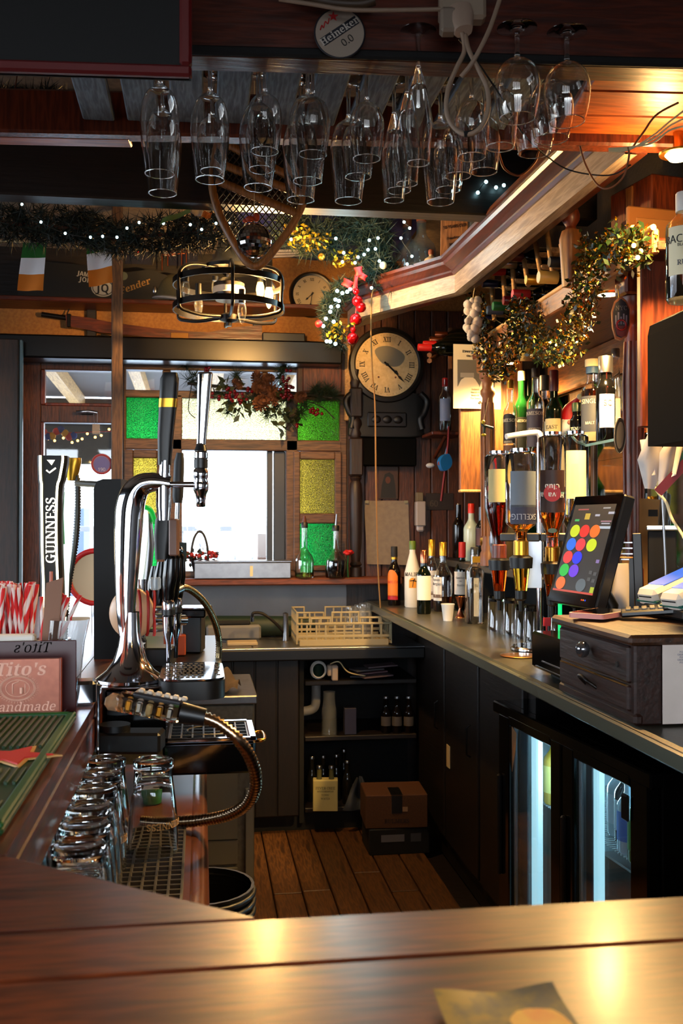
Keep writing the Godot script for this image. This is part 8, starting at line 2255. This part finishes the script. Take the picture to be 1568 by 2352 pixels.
	part(t, "sheet", B.new().sheet(func(s, u): return V((s - 0.5) * w, u * h, 0.004 + 0.008 * pow(1.0 - u, 3.0) * sin(s * 5.0)), 12, 12), mat(C(0.80, 0.77, 0.68), 0.8))
	part(t, "photo", B.new().box(V(-0.005, h * 0.55, 0.0045), V(w * 0.78, h * 0.42, 0.001)), mat(C(0.38, 0.37, 0.34), 0.7))
	part(t, "photo_person", B.new().ext([P(-0.022, -0.035), P(0.03, -0.035), P(0.024, 0.0), P(0.01, 0.012), P(-0.008, 0.008)], 0.001, T3(V(0.03, h * 0.45, 0.0055)), true).ext(disc(0.012, 16, 0.016), 0.001, T3(V(0.038, h * 0.56, 0.0055))), mat(C(0.72, 0.70, 0.66), 0.7))
	part(t, "photo_hair", B.new().ext(disc(0.015, 16, 0.012), 0.001, T3(V(0.038, h * 0.605, 0.006))).ext(disc(0.008, 12, 0.014), 0.001, T3(V(0.038, h * 0.52, 0.0062))), mat(C(0.10, 0.10, 0.10), 0.7))
	part(t, "photo_car", B.new().box(V(-0.045, h * 0.52, 0.0055), V(0.06, 0.02, 0.001)), mat(C(0.56, 0.55, 0.52), 0.7))
	write(t, "Everyone's Back", 0.0105, M.ink, T3(V(0.0, h * 0.89, 0.0062)), 0.0, true, 700, 1.1)
	write(t, "On St Patrick's", 0.0085, M.ink, T3(V(0.0, h * 0.82, 0.0062)), 0.0, true, 700, 1.1)
	var tx := ["Ireland", "Parish &", "Boys Of", "The Town"]
	for i in 4: write(t, tx[i], 0.007, M.ink, T3(V(-0.01, h * 0.30 - 0.013 * i, 0.009)), 0.0, true)
	for i in 4: part(t, "round_logo", B.new().ext(disc(0.0062, 14), 0.001, T3(V(0.01 + 0.015 * i, h * 0.10, 0.011))), M.ink)
	# little figure holding the poster's corner
	t = hang("acrobat_ornament", "tiny yellow and green acrobat ornament clinging to the far column", "ornament", 1116, 985, 3.98)
	part(t, "limbs", B.new().tube([V(-0.015, 0.02, 0), V(-0.006, 0.006, 0), V(-0.008, -0.016, 0)], 0.006, 8).tube([V(-0.004, 0.012, 0), V(0.028, 0.002, 0.01)], 0.005, 8), mat(C(0.10, 0.14, 0.04), 0.5))
	part(t, "head", B.new().sph(V(-0.012, 0.027, 0.004), Vector3.ONE * 0.008, 10, 8).sph(V(-0.01, -0.024, 0.004), V(0.010, 0.006, 0.006), 10, 8), mat(C(0.72, 0.62, 0.06), 0.4))
	part(t, "thread", B.new().tube([V(-0.01, 0.03, 0), V(0.006, 0.12, 0.03)], 0.0008, 4), M.cream)
	wine_rack()
	signs()
	over_canopy()
	left_wall_things()

# a bottle lying along x with its neck towards the aisle; p is the tip of its capsule
func lying_bottle(p: Vector3, label: String, cap: Material, glass: Material, r: float, l := 0.30) -> void:
	var t := thing("wine_rack_bottle", label, "bottle", p)
	t.rotation.z = PI / 2
	var b := [P(0, -l), P(0.034, -l), P(0.0365, -l + 0.006), P(0.0365, -0.12), P(0.033, -0.10), P(0.022, -0.082), P(r - 0.002, -0.07), P(r - 0.002, -0.055), P(0, -0.055)]
	part(t, "glass", B.new().lathe(b, 18), glass)
	part(t, "capsule", B.new().lathe([P(0, -0.06), P(r, -0.06), P(r, -0.003), P(r - 0.002, 0), P(0, 0)], 16), cap)

func wine_rack() -> void:
	var t := thing("wine_rack", "slatted wooden wine rack over the back bar below the canopy", "wine rack", V(1.12, 2.105, -3.2))
	for g in [[1254, 508, 1271, 628], [1226, 532, 1243, 626], [1198, 556, 1214, 655], [1290, 560, 1300, 600], [1176, 590, 1184, 690], [1155, 610, 1162, 705], [1128, 640, 1136, 735]]:
		var a := WX(g[0], g[1], 1.12)
		var b := WX(g[2], g[3], 1.10)
		b.y = maxf(b.y, 2.112)
		part(t, "stile", B.new().tube([a - t.position, b - t.position], 0.009, 4), M.pale)
		part(t, "cross_rail", B.new().box((a + b) / 2 - t.position + V(0.10, -0.01, 0.01), V(0.20, 0.016, 0.012), 0.002), M.pale)
		part(t, "cross_rail", B.new().box(b.lerp(a, 0.12) - t.position + V(0.10, 0, 0.01), V(0.20, 0.016, 0.012), 0.002), M.pale)
	part(t, "back_panel", B.new().box(V(0.345, 0.15, -0.1), V(0.012, 0.30, 1.3)), M.matt)
	var dg := mat(C(0.012, 0.02, 0.014), 0.1)
	var i := 0
	for g in [[1124, 621, 1.06, M.redp, "red capped bottle at the upper far end of the wine rack"], [1149, 604, 1.06, M.steel, "silver capped bottle in the top row of the wine rack"], [1163, 588, 1.05, mat(C(0.32, 0.02, 0.05), 0.3), "dark red capped bottle in the top row of the wine rack"],
		[1108, 650, 1.07, mat(C(0.10, 0.13, 0.30), 0.3), "blue capped bottle at the upper far end of the wine rack"], [1208, 641, 1.03, M.gold, "gold capped bottle in the middle row of the wine rack"], [1237, 635, 1.02, mat(C(0.75, 0.60, 0.28), 0.4), "bottle with a wide cream and gold neck in the middle row of the wine rack"],
		[1177, 674, 1.04, M.redp, "bright red capped bottle in the lower row of the wine rack"], [1156, 689, 1.05, mat(C(0.38, 0.02, 0.04), 0.3), "maroon capped bottle in the lower row of the wine rack"], [1132, 702, 1.05, M.green, "green capped bottle in the lower row of the wine rack"],
		[1119, 711, 1.06, mat(C(0.50, 0.50, 0.56), 0.3), "grey capped bottle in the lower row of the wine rack"], [1099, 724, 1.07, mat(C(0.08, 0.16, 0.36), 0.3), "blue capped bottle lowest at the far end of the wine rack"], [1262, 600, 1.05, M.ink, "black capped bottle at the near end of the wine rack"]]:
		var p := WX(g[0], g[1], g[2])
		lying_bottle(p, g[4], g[3], dg, 0.0165 if i != 5 else 0.02)
		i += 1
	# turned baluster at the rack's near end
	var q := WX(1312, 560, 1.07)
	t = thing("oak_baluster", "turned oak baluster with a round head at the near end of the wine rack", "baluster", V(q.x, 2.15, q.z), 20)
	part(t, "block", loft(B.new(), [[V(0.0, -0.04, 0), 0.020, 0.020], [V(0.0, 0.10, 0), 0.026, 0.026], [V(0.0, 0.125, 0), 0.020, 0.020]], 8.0, 20), M.oak)
	part(t, "head", B.new().lathe([P(0, 0.12), P(0.018, 0.125), P(0.014, 0.135), P(0.026, 0.155), P(0.027, 0.17), P(0.020, 0.188), P(0, 0.192)], 20), M.redy)
	# reddish cupboard and cream drawer front over the shelf
	a_box()

func a_box() -> void:
	var t := thing("red_cupboard", "reddish wooden cupboard with a brass knob below the canopy", "cupboard", V(1.33, 2.106, -2.70), 10)
	part(t, "carcass", B.new().box(V(0, 0.135, 0), V(0.27, 0.265, 0.2), 0.004), M.redy)
	part(t, "front_strip", B.new().box(V(-0.135, 0.135, 0.0), V(0.012, 0.25, 0.03), 0.002), M.oak)
	part(t, "brass_knob", B.new().sph(V(0.04, 0.20, 0.115), V(0.026, 0.030, 0.018), 14, 10), M.brass)
	t = thing("drawer_front", "pale wooden drawer front leaning on the wine shelf behind the tinsel", "drawer front", V(1.21, 2.106, -2.52), 8)
	part(t, "frame", B.new().box(V(0, 0.075, 0), V(0.20, 0.15, 0.014), 0.004), mat(C(0.56, 0.36, 0.17), 0.45))
	part(t, "raised_field", B.new().box(V(0, 0.07, 0.008), V(0.155, 0.10, 0.006), 0.004), mat(C(0.60, 0.40, 0.20), 0.45))
	part(t, "handle", B.new().box(V(0.03, 0.10, 0.013), V(0.03, 0.004, 0.004)), M.iron)

func signs() -> void:
	# shield sign on the near column
	var t := hang("shield_sign", "shield shaped dark pub sign with a skyline and red ring on the near column", "sign", 1426, 731, 2.64)
	var k := 2.64 / F
	var o := []
	for p in [[0, 51], [12, 42], [21, 22], [21, -15], [14, -42], [0, -51], [-12, -46], [-19, -20], [-21, 16], [-14, 40]]: o.append(P(p[0], p[1]) * k)
	part(t, "board", B.new().ext(o, 0.010, T3(V(0, 0, -0.006)), true), mat(C(0.50, 0.26, 0.08), 0.5))
	var o2 := []
	for p in o: o2.append(p * 0.88)
	part(t, "field", B.new().ext(o2, 0.001, T3(V(0, 0, 0.004)), true), mat(C(0.03, 0.03, 0.06), 0.4))
	for i in 5: part(t, "skyline", B.new().box(V(-0.014 + 0.007 * i, -0.006 + 0.004 * [1, 3, 0, 2, 1][i] / 2.0, 0.0053), V(0.004, 0.02 + 0.004 * [1, 3, 0, 2, 1][i], 0.0006)), mat(C(0.45, 0.42, 0.46), 0.5))
	part(t, "red_base", B.new().ext([P(-0.017, -0.02), P(0.019, -0.02), P(0.013, -0.046), P(0, -0.05), P(-0.011, -0.044)], 0.001, T3(V(0, 0, 0.0056))), mat(C(0.34, 0.03, 0.04), 0.4))
	part(t, "ring", B.new().tube(range(21).map(func(i): return V(cos(TAU * i / 20) * 0.012, -0.018 + sin(TAU * i / 20) * 0.013, 0.007)), 0.0028, 6, false), mat(C(0.50, 0.05, 0.06), 0.4))
	write(t, "NYC", 0.011, mat(C(0.40, 0.36, 0.34), 0.5), T3(V(0, 0.027, 0.0056)), 0.0, true)
	part(t, "chain", B.new().tube([V(-0.004, 0.055, 0), V(-0.006, 0.075, 0.0)], 0.0015, 5), M.brass)
	# oval sign lower on the same column
	t = hang("oval_sign", "narrow oval black sign with silver ornament low on the near column", "sign", 1423, 1000, 2.66)
	part(t, "plate", B.new().ext(disc(0.0145, 32, 0.047), 0.008, T3(V(0, 0, -0.004), 0, 0, -3), true), M.black)
	part(t, "silver_field", B.new().ext(disc(0.0098, 28, 0.036), 0.001, T3(V(0, 0, 0.0042), 0, 0, -3), true), rough_mat(C(0.16, 0.15, 0.15), C(0.46, 0.44, 0.42), 0.08, 30.0, 0.4, 0.4))
	part(t, "edge", B.new().tube(range(33).map(func(i): return V(cos(TAU * i / 32) * 0.0148, sin(TAU * i / 32) * 0.047, 0.003)), 0.0012, 5, false), mat(C(0.5, 0.48, 0.45), 0.4))
	# place plate on the header board
	var q := WX(1343, 778, 1.458)
	t = thing("place_plate", "cream place name plate with a red heart on the pale header board", "plate", V(1.4585, q.y, q.z), -90)
	part(t, "plate", B.new().box(V(0, 0, 0), V(0.24, 0.07, 0.002)), mat(C(0.72, 0.62, 0.42), 0.6))
	part(t, "red_heart", B.new().ext([P(0, -0.02), P(0.02, 0.004), P(0.016, 0.02), P(0.006, 0.02), P(0, 0.012), P(-0.006, 0.02), P(-0.016, 0.02), P(-0.02, 0.004)], 0.001, T3(V(-0.09, 0.0, 0.0012)), true), M.redp)
	write(t, "OKINAWA", 0.036, M.ink, T3(V(0.03, 0, 0.0014)), 0.0, false, 700, 0.72)
	# black cabinet at the right edge, on the wall
	t = thing("black_cabinet", "black speaker cabinet at the right edge under the rum bottle", "speaker", V(1.25, 1.585, -1.95))
	part(t, "box", B.new().ext([P(-0.29, 0), P(0.245, 0), P(0.245, 0.285), P(-0.24, 0.285), P(-0.285, 0.262), P(-0.29, 0.24)], 0.22, T3(V(0, 0, -0.11))), mat(C(0.012, 0.011, 0.01), 0.8, 0.0, 0.2))
	part(t, "wall_bracket", B.new().box(V(0.23, 0.1, -0.12), V(0.03, 0.12, 0.03), 0.003), M.iron)
	for g in [[1540, 930], [1560, 915], [1548, 945], [1562, 935]]: part(t, "tinsel_curl", B.new().sph(t.transform.affine_inverse() * W(g[0] + 5, g[1] + 12, 2.10), V(0.006, 0.004, 0.004), 8, 6), M.gold)

func over_canopy() -> void:
	var cy := 2.4235
	# weathered board with lettering
	var t := hang("weathered_board", "weathered wooden board lettered with an age standing on the canopy", "board", 1044, 612, 3.94)
	t.position.y = cy
	var k := 3.94 / F
	var o := []
	for p in [[-32, 0], [33, 8], [32, 60], [30, 100], [33, 140], [30, 175], [18, 182], [-20, 176], [-30, 120]]: o.append(P(p[0], p[1]) * k)
	part(t, "board", B.new().ext(o, 0.018, T3(V(0, 0, -0.018))), wood(C(0.36, 0.23, 0.14), C(0.55, 0.38, 0.25), 1, 0.8))
	for g in [["50 YEARS OLD", 0.012, 0.165], ["Cheerful and", 0.009, 0.12], ["Friendly", 0.010, 0.095]]: write(t, g[0], g[1], mat(C(0.12, 0.06, 0.05), 0.8), T3(V(0.0, g[2], 0.001), 0, 0, 8), 0.0, false, 400, 0.85)
	var bg := pane(C(0.20, 0.26, 0.30), 0.35)
	# three old bottles, the stoneware one in front
	for g in [[935, 500, 4.15, 0.05, "large dark glass demijohn on the canopy among fairy lights", {"glass": bg, "hb": 0.5, "hs": 0.72, "rn": 0.018, "cap": [M.old, 0.04, 0.02]}], [968, 490, 4.12, 0.06, "broad dark glass flagon on the canopy beside the weathered board", {"glass": bg, "hb": 0.46, "hs": 0.72, "rn": 0.02, "cap": [M.old, 0.03, 0.021]}], [990, 572, 3.98, 0.027, "small stoneware bottle in front of the flagon on the canopy", {"glass": mat(C(0.55, 0.48, 0.38), 0.4), "hb": 0.5, "hs": 0.72, "rn": 0.008, "cap": [M.old, 0.02, 0.011]}], [1180, 372, 3.36, 0.037, "dark bottle with a newsprint label on the canopy behind the glasses", {"glass": M.gloss, "hb": 0.62, "hs": 0.78, "lab": [0.05, 0.66, 1.3, rough_mat(C(0.06, 0.06, 0.06), C(0.50, 0.48, 0.44), 0.09, 26.0, 0.8)], "cap": [M.ink, 0.04, 0.017]}]]:
		var p := spot_at(g[0], g[2], cy)
		bottle("old_bottle", g[4], p, tall(g[1], g[2], cy), g[3], g[5])
	for g in [[1097, 405, 3.78, 0.034, "dark upright tube, left of two on the canopy"], [1122, 398, 3.64, 0.034, "dark upright tube, right of two on the canopy"], [1282, 330, 2.96, 0.027, "grey upright tube near the front of the canopy"]]:
		var h := tall(g[1], g[2], cy)
		single("upright_tube", g[4], "tube", B.new().lathe([P(0, 0), P(g[3], 0), P(g[3], h - 0.004), P(g[3] - 0.004, h), P(g[3] - 0.006, h), P(g[3] - 0.006, 0.01), P(0, 0.01)], 20), mat(C(0.07, 0.06, 0.065), 0.3), spot_at(g[0], g[2], cy))
	# the long cord hanging from the canopy corner to the crate
	t = hang("light_pull", "long pale cord hanging from the canopy past the clock to the glass crate", "cord", 873, 1396, 4.2)
	part(t, "cord", B.new().tube(smooth([rel(t, 862, 664, 4.09), rel(t, 854, 676, 4.08), rel(t, 852, 760, 4.09), rel(t, 855, 860, 4.10), rel(t, 861, 930, 4.12), rel(t, 863, 1100, 4.16), rel(t, 867, 1290, 4.24), rel(t, 873, 1396, 4.28)], 6), 0.0032, 6), mat(C(0.50, 0.36, 0.18), 0.6))

func left_wall_things() -> void:
	# old rifle on the plaster band
	var z := WALL + 0.03
	var t := thing("rifle", "old wooden stocked rifle lying along the lintel under the orange plaster", "rifle", WZ(380, 792, z))
	var o := []
	for p in [[150, 724], [200, 730], [260, 742], [350, 754], [430, 762], [478, 764], [540, 752], [600, 748], [602, 792], [540, 794], [500, 792], [470, 786], [440, 790], [400, 788], [345, 776], [290, 770], [230, 764], [168, 752], [153, 750]]:
		var q := WZ(p[0], p[1], z) - t.position
		o.append(P(q.x, q.y))
	part(t, "stock", B.new().ext(o, 0.04, T3(V(0, 0, -0.02)), true), wood(C(0.20, 0.075, 0.03), C(0.36, 0.15, 0.06), 0, 0.35))
	part(t, "barrel", B.new().tube([WZ(94, 721, z) - t.position, WZ(155, 730, z) - t.position], 0.012, 12), M.iron)
	part(t, "barrel_band", B.new().box(WZ(158, 737, z) - t.position, V(0.02, 0.066, 0.046), 0.004), M.iron)
	part(t, "brass_plate", B.new().box(WZ(412, 776, z) - t.position + V(0, 0, 0.021), V(0.085, 0.045, 0.003), 0.001), rough_mat(C(0.35, 0.22, 0.06), C(0.55, 0.38, 0.12), 0.05, 20.0, 0.4, 0.5))
	part(t, "sling", B.new().tube(smooth([WZ(230, 768, z) - t.position, WZ(300, 782, z) - t.position, WZ(350, 782, z) - t.position, WZ(400, 795, z) - t.position, WZ(440, 790, z) - t.position, WZ(470, 786, z) - t.position, WZ(500, 795, z) - t.position, WZ(600, 794, z) - t.position], 5), 0.006, 6), M.matt)
	part(t, "buckle", B.new().box(WZ(431, 787, z) - t.position + V(0, 0, 0.018), V(0.014, 0.03, 0.004), 0.001), M.brass)
	part(t, "hook", B.new().tube(smooth([WZ(150, 728, z) - t.position, WZ(156, 712, z) - t.position, WZ(162, 704, z) - t.position], 4), 0.003, 6), M.matt)
	var q := WZ(650, 784, WALL + 0.06)
	single("black_speaker", "long low black speaker bar on the lintel right of the rifle", "speaker", B.new().box(V(0, 0.026, 0), V(0.21, 0.05, 0.08), 0.004), M.black, V(q.x, 2.301, WALL + 0.06))
	# guitar case with stickers, helmet, flags above the shelf
	q = WZ(255, 690, WALL + 0.1)
	t = thing("guitar_case", "black guitar case covered with stickers lying on the high shelf", "case", V(q.x, 2.475, WALL + 0.10))
	part(t, "case", B.new().ext([P(-0.42, 0), P(0.27, 0), P(0.30, 0.05), P(0.28, 0.12), P(0.18, 0.15), P(0.05, 0.13), P(-0.10, 0.16), P(-0.30, 0.17), P(-0.42, 0.12)], 0.12, T3(V(0, 0, -0.06)), true), mat(C(0.02, 0.018, 0.018), 0.5))
	var sm := mat(C(0.62, 0.60, 0.56), 0.6)
	part(t, "oval_sticker", B.new().ext(disc(0.054, 32, 0.042), 0.001, T3(V(-0.035, 0.055, 0.0605))), sm)
	part(t, "oval_ring", B.new().tube(range(33).map(func(i): return V(-0.035 + cos(TAU * i / 32) * 0.047, 0.055 + sin(TAU * i / 32) * 0.035, 0.062)), 0.0016, 5, false), M.ink)
	write(t, "JQ", 0.038, M.ink, T3(V(-0.035, 0.053, 0.062)), 0.0, false, 700)
	write(t, "JAM", 0.02, sm, T3(V(-0.125, 0.118, 0.061), 0, 0, -8), 0.0, false, 700)
	write(t, "JOH", 0.022, sm, T3(V(-0.115, 0.09, 0.061), 0, 0, -8), 0.0, false, 700)
	write(t, "Fender", 0.030, mat(C(0.55, 0.40, 0.18), 0.5), T3(V(0.115, 0.07, 0.061), 0, 0, 22), 0.0, true, 700, 1.0, true)
	part(t, "round_sticker", B.new().ext(disc(0.02, 20), 0.001, T3(V(0.06, 0.115, 0.0605))), mat(C(0.30, 0.32, 0.26), 0.6))
	q = WZ(392, 690, WALL + 0.1)
	t = thing("old_helmet", "grey green old helmet with a pale brim on the high shelf", "helmet", V(q.x, 2.478, WALL + 0.12))
	part(t, "shell", B.new().lathe([P(0.085, 0.012), P(0.078, 0.05), P(0.066, 0.09), P(0.045, 0.122), P(0.015, 0.137), P(0, 0.138)], 28, T3(Vector3.ZERO, 0, 0, -6)), rough_mat(C(0.20, 0.20, 0.15), C(0.32, 0.31, 0.24), 0.05, 8.0, 0.5))
	part(t, "brim", B.new().lathe([P(0.078, 0.0), P(0.098, 0.002), P(0.097, 0.008), P(0.084, 0.016), P(0.078, 0.0)], 28, T3(Vector3.ZERO, 0, 0, -6)), mat(C(0.55, 0.57, 0.62), 0.5))
	part(t, "badge", B.new().sph(V(-0.075, 0.05, 0.04), V(0.012, 0.02, 0.008), 8, 6), M.steel)
	# blue ensign on the wall between garland and case, and a blue flag on the ceiling
	var a := WZ(285, 548, WALL + 0.02)
	var b := WZ(520, 612, WALL + 0.02)
	t = thing("blue_ensign", "dark blue ensign with a red and white cross in its corner above the guitar case", "flag", V((a.x + b.x) / 2, b.y, WALL + 0.012))
	var w := b.x - a.x
	part(t, "cloth", B.new().sheet(func(s, u): return V((s - 0.5) * w, u * (a.y - b.y) * 0.98, 0.004 * sin(s * 14.0)), 20, 6), mat(C(0.03, 0.045, 0.16), 0.8))
	var wh := mat(C(0.70, 0.66, 0.64), 0.8)
	for g in [[-0.125, 0.085, 0.17, 0.03, 22.0, wh, 0.006], [-0.125, 0.085, 0.17, 0.010, 22.0, M.redp, 0.008], [-0.03, 0.09, 0.055, 0.09, 0.0, wh, 0.0085], [-0.03, 0.09, 0.025, 0.09, 0.0, M.redp, 0.009], [0.01, 0.095, 0.10, 0.028, 0.0, M.redp, 0.0095]]: part(t, "cross_band", B.new().box(V(0, 0, 0), V(g[2], g[3], 0.001), 0.0, T3(V(g[0], g[1], g[6]), 0, 0, g[4])), g[5])
	# hanging frame of thin gilt rods
	t = thing("gilt_hanger", "thin gilt wire hanger under the blue ensign above the helmet", "hanger", WZ(395, 575, WALL + 0.09))
	for p in [[371, 560, 620], [384, 555, 610], [416, 562, 618], [427, 566, 620]]: part(t, "rod", B.new().tube([WZ(p[0], p[1] - 30, WALL + 0.09) - t.position, WZ(p[0], p[2], WALL + 0.09) - t.position], 0.0035, 6), M.copper)
	part(t, "cross_rod", B.new().tube([WZ(371, 584, WALL + 0.09) - t.position, WZ(427, 580, WALL + 0.09) - t.position], 0.003, 6), M.copper)
	t = thing("ceiling_flag", "blue flag with white stripes pinned to the ceiling behind the fir", "flag", V(0.55, 2.742, -4.55))
	part(t, "cloth", B.new().sheet(func(s, u): return V((s - 0.5) * 0.8, -0.004 - 0.012 * absf(sin(s * 9.0 + u * 3.0)), (u - 0.5) * 0.8), 18, 12), mat(C(0.05, 0.08, 0.36), 0.75))
	for i in 3: part(t, "white_stripe", B.new().tube(smooth([V(-0.36, -0.02, -0.3 + 0.05 * i), V(-0.2, -0.022, -0.33 + 0.05 * i), V(-0.02, -0.022, -0.26 + 0.04 * i)], 4), 0.007, 5, true, 2.0), wh)

# ---- outside the windows: terrace, canopy, railing and a pale neighbour
func outdoors() -> void:
	struct("ground", B.new().box(V(0, -0.1, -14), V(40, 0.16, 17.6)), mat(C(0.80, 0.80, 0.80), 0.9))
	var t := thing("terrace_roof", "slanting timber roof of the terrace seen through the top panes", "roof", V(0, 2.42, -5.2))
	var X := T3(Vector3.ZERO, 0, -2.2)
	part(t, "roof_sheet", B.new().box(V(0, 0.06, -1.25), V(7, 0.03, 2.6), 0.0, X), mat(C(0.30, 0.26, 0.25), 0.7))
	for i in 12: part(t, "rafter", B.new().box(V(-2.9 + 0.5 * i, -0.01, -1.25), V(0.07, 0.11, 2.55), 0.004, X), M.pale)
	part(t, "eaves_beam", B.new().box(V(0, -0.08, -2.55), V(7, 0.22, 0.08), 0.005, X), mat(C(0.26, 0.20, 0.17), 0.6))
	part(t, "valance", B.new().box(V(-1.75, -0.32, -2.5), V(2.2, 0.30, 0.03), 0.004, X), mat(C(0.16, 0.13, 0.12), 0.7))
	for x in [-2.8, 3.0]: part(t, "roof_post", B.new().box(V(x, -1.4, -2.5), V(0.09, 2.0, 0.09), 0.005), M.oak)
	t = thing("terrace_screen", "brown boarded screen outside the right hand panes", "screen", V(1.35, -0.02, -5.95))
	for i in 11: part(t, "screen_board", B.new().box(V(-0.70 + 0.14 * i, 1.05, 0), V(0.134, 2.1, 0.03), 0.004), mat(C(0.36, 0.26, 0.20), 0.7))
	t = thing("terrace_railing", "pale railing on the terrace outside the main window", "railing", V(-1.9, 0, -9.6))
	part(t, "handrail", B.new().box(V(0.0, 1.36, 0), V(5.0, 0.05, 0.06), 0.004), mat(C(0.46, 0.45, 0.46), 0.6))
	for i in 30: part(t, "baluster", B.new().box(V(-2.4 + 0.165 * i, 0.67, 0), V(0.022, 1.34, 0.022)), mat(C(0.46, 0.45, 0.46), 0.6))
	var q := WZ(602, 1250, -7.2)
	single("terrace_post", "short brown post outside at the right of the main window", "post", B.new().box(V(0, 0.68, 0), V(0.07, 1.36, 0.07), 0.005), mat(C(0.50, 0.34, 0.28), 0.7), V(q.x, -0.02, -7.2))
	t = thing("neighbour_house", "pale grey neighbouring building outside the left window", "building", V(-2.6, -0.02, -12.0))
	part(t, "wall", B.new().box(V(0, 0.8, 0), V(2.6, 1.6, 1.0)), mat(C(0.30, 0.34, 0.42), 0.8))
	for i in 3: part(t, "window", B.new().box(V(-0.8 + 0.8 * i, 0.9, 0.51), V(0.4, 0.6, 0.02)), mat(C(0.12, 0.14, 0.19), 0.3))
	# bunting and lights outside, sticker on the pane
	t = thing("terrace_bunting", "yellow and red bunting hung outside the left window", "bunting", WZ(130, 995, -5.5))
	for i in 9:
		var c := V(-0.09 + 0.022 * i, 0.02 * cos(i * 1.3), 0)
		part(t, "rosette", B.new().sph(c, V(0.02, 0.02, 0.006), 10, 6), mat([C(0.80, 0.55, 0.03), C(0.70, 0.10, 0.06), C(0.12, 0.20, 0.50)][i % 3], 0.6))
	part(t, "cord", B.new().tube([V(-0.4, 0.02, 0), V(0.0, 0.0, 0), V(0.4, 0.02, 0)], 0.003, 5), M.redp)
	t = thing("terrace_lights", "string of warm lights outside the left window", "fairy lights", WZ(200, 1010, -5.7))
	var w := []
	for p in [[110, 1008], [125, 1012], [145, 1006], [165, 1016], [178, 1012], [188, 1008], [200, 996], [218, 1004], [232, 1000], [250, 986]]:
		w.append(WZ(p[0], p[1], -5.7) - t.position)
		part(t, "bulb", B.new().sph(w[-1], Vector3.ONE * 0.007, 8, 6), glow(C(1.0, 0.72, 0.35), 8.0))
	part(t, "wire", B.new().tube(w, 0.002, 5), M.ink)
	q = WZ(233, 1066, WALL - 0.033)
	t = thing("pane_sticker", "round red and blue sticker on the left window pane", "sticker", q)
	part(t, "disc", B.new().ext(disc(0.052, 28), 0.001, T3(Vector3.ZERO)), mat(C(0.55, 0.40, 0.50), 0.6))
	part(t, "blue_centre", B.new().ext(disc(0.038, 28), 0.001, T3(V(0, 0, 0.0012))), mat(C(0.38, 0.38, 0.62), 0.6))
	part(t, "red_ring", B.new().tube(range(29).map(func(i): return V(cos(TAU * i / 28) * 0.046, sin(TAU * i / 28) * 0.046, 0.002)), 0.004, 6, false), mat(C(0.62, 0.20, 0.22), 0.6))
	write(t, "190", 0.016, mat(C(0.75, 0.75, 0.8), 0.6), T3(V(0, -0.026, 0.0026)))
	q = WZ(220, 985, WALL + 0.02)
	t = thing("hanging_tag", "small clear tag hanging from the left window handle", "tag", q)
	part(t, "tag", B.new().box(Vector3.ZERO, V(0.036, 0.05, 0.003), 0.001), pane(C(0.7, 0.65, 0.6), 0.4))
	part(t, "loop", B.new().tube([V(-0.006, 0.02, 0), V(-0.01, 0.075, 0.01), V(0.008, 0.075, 0.01), V(0.006, 0.02, 0)], 0.0012, 5), M.steel)
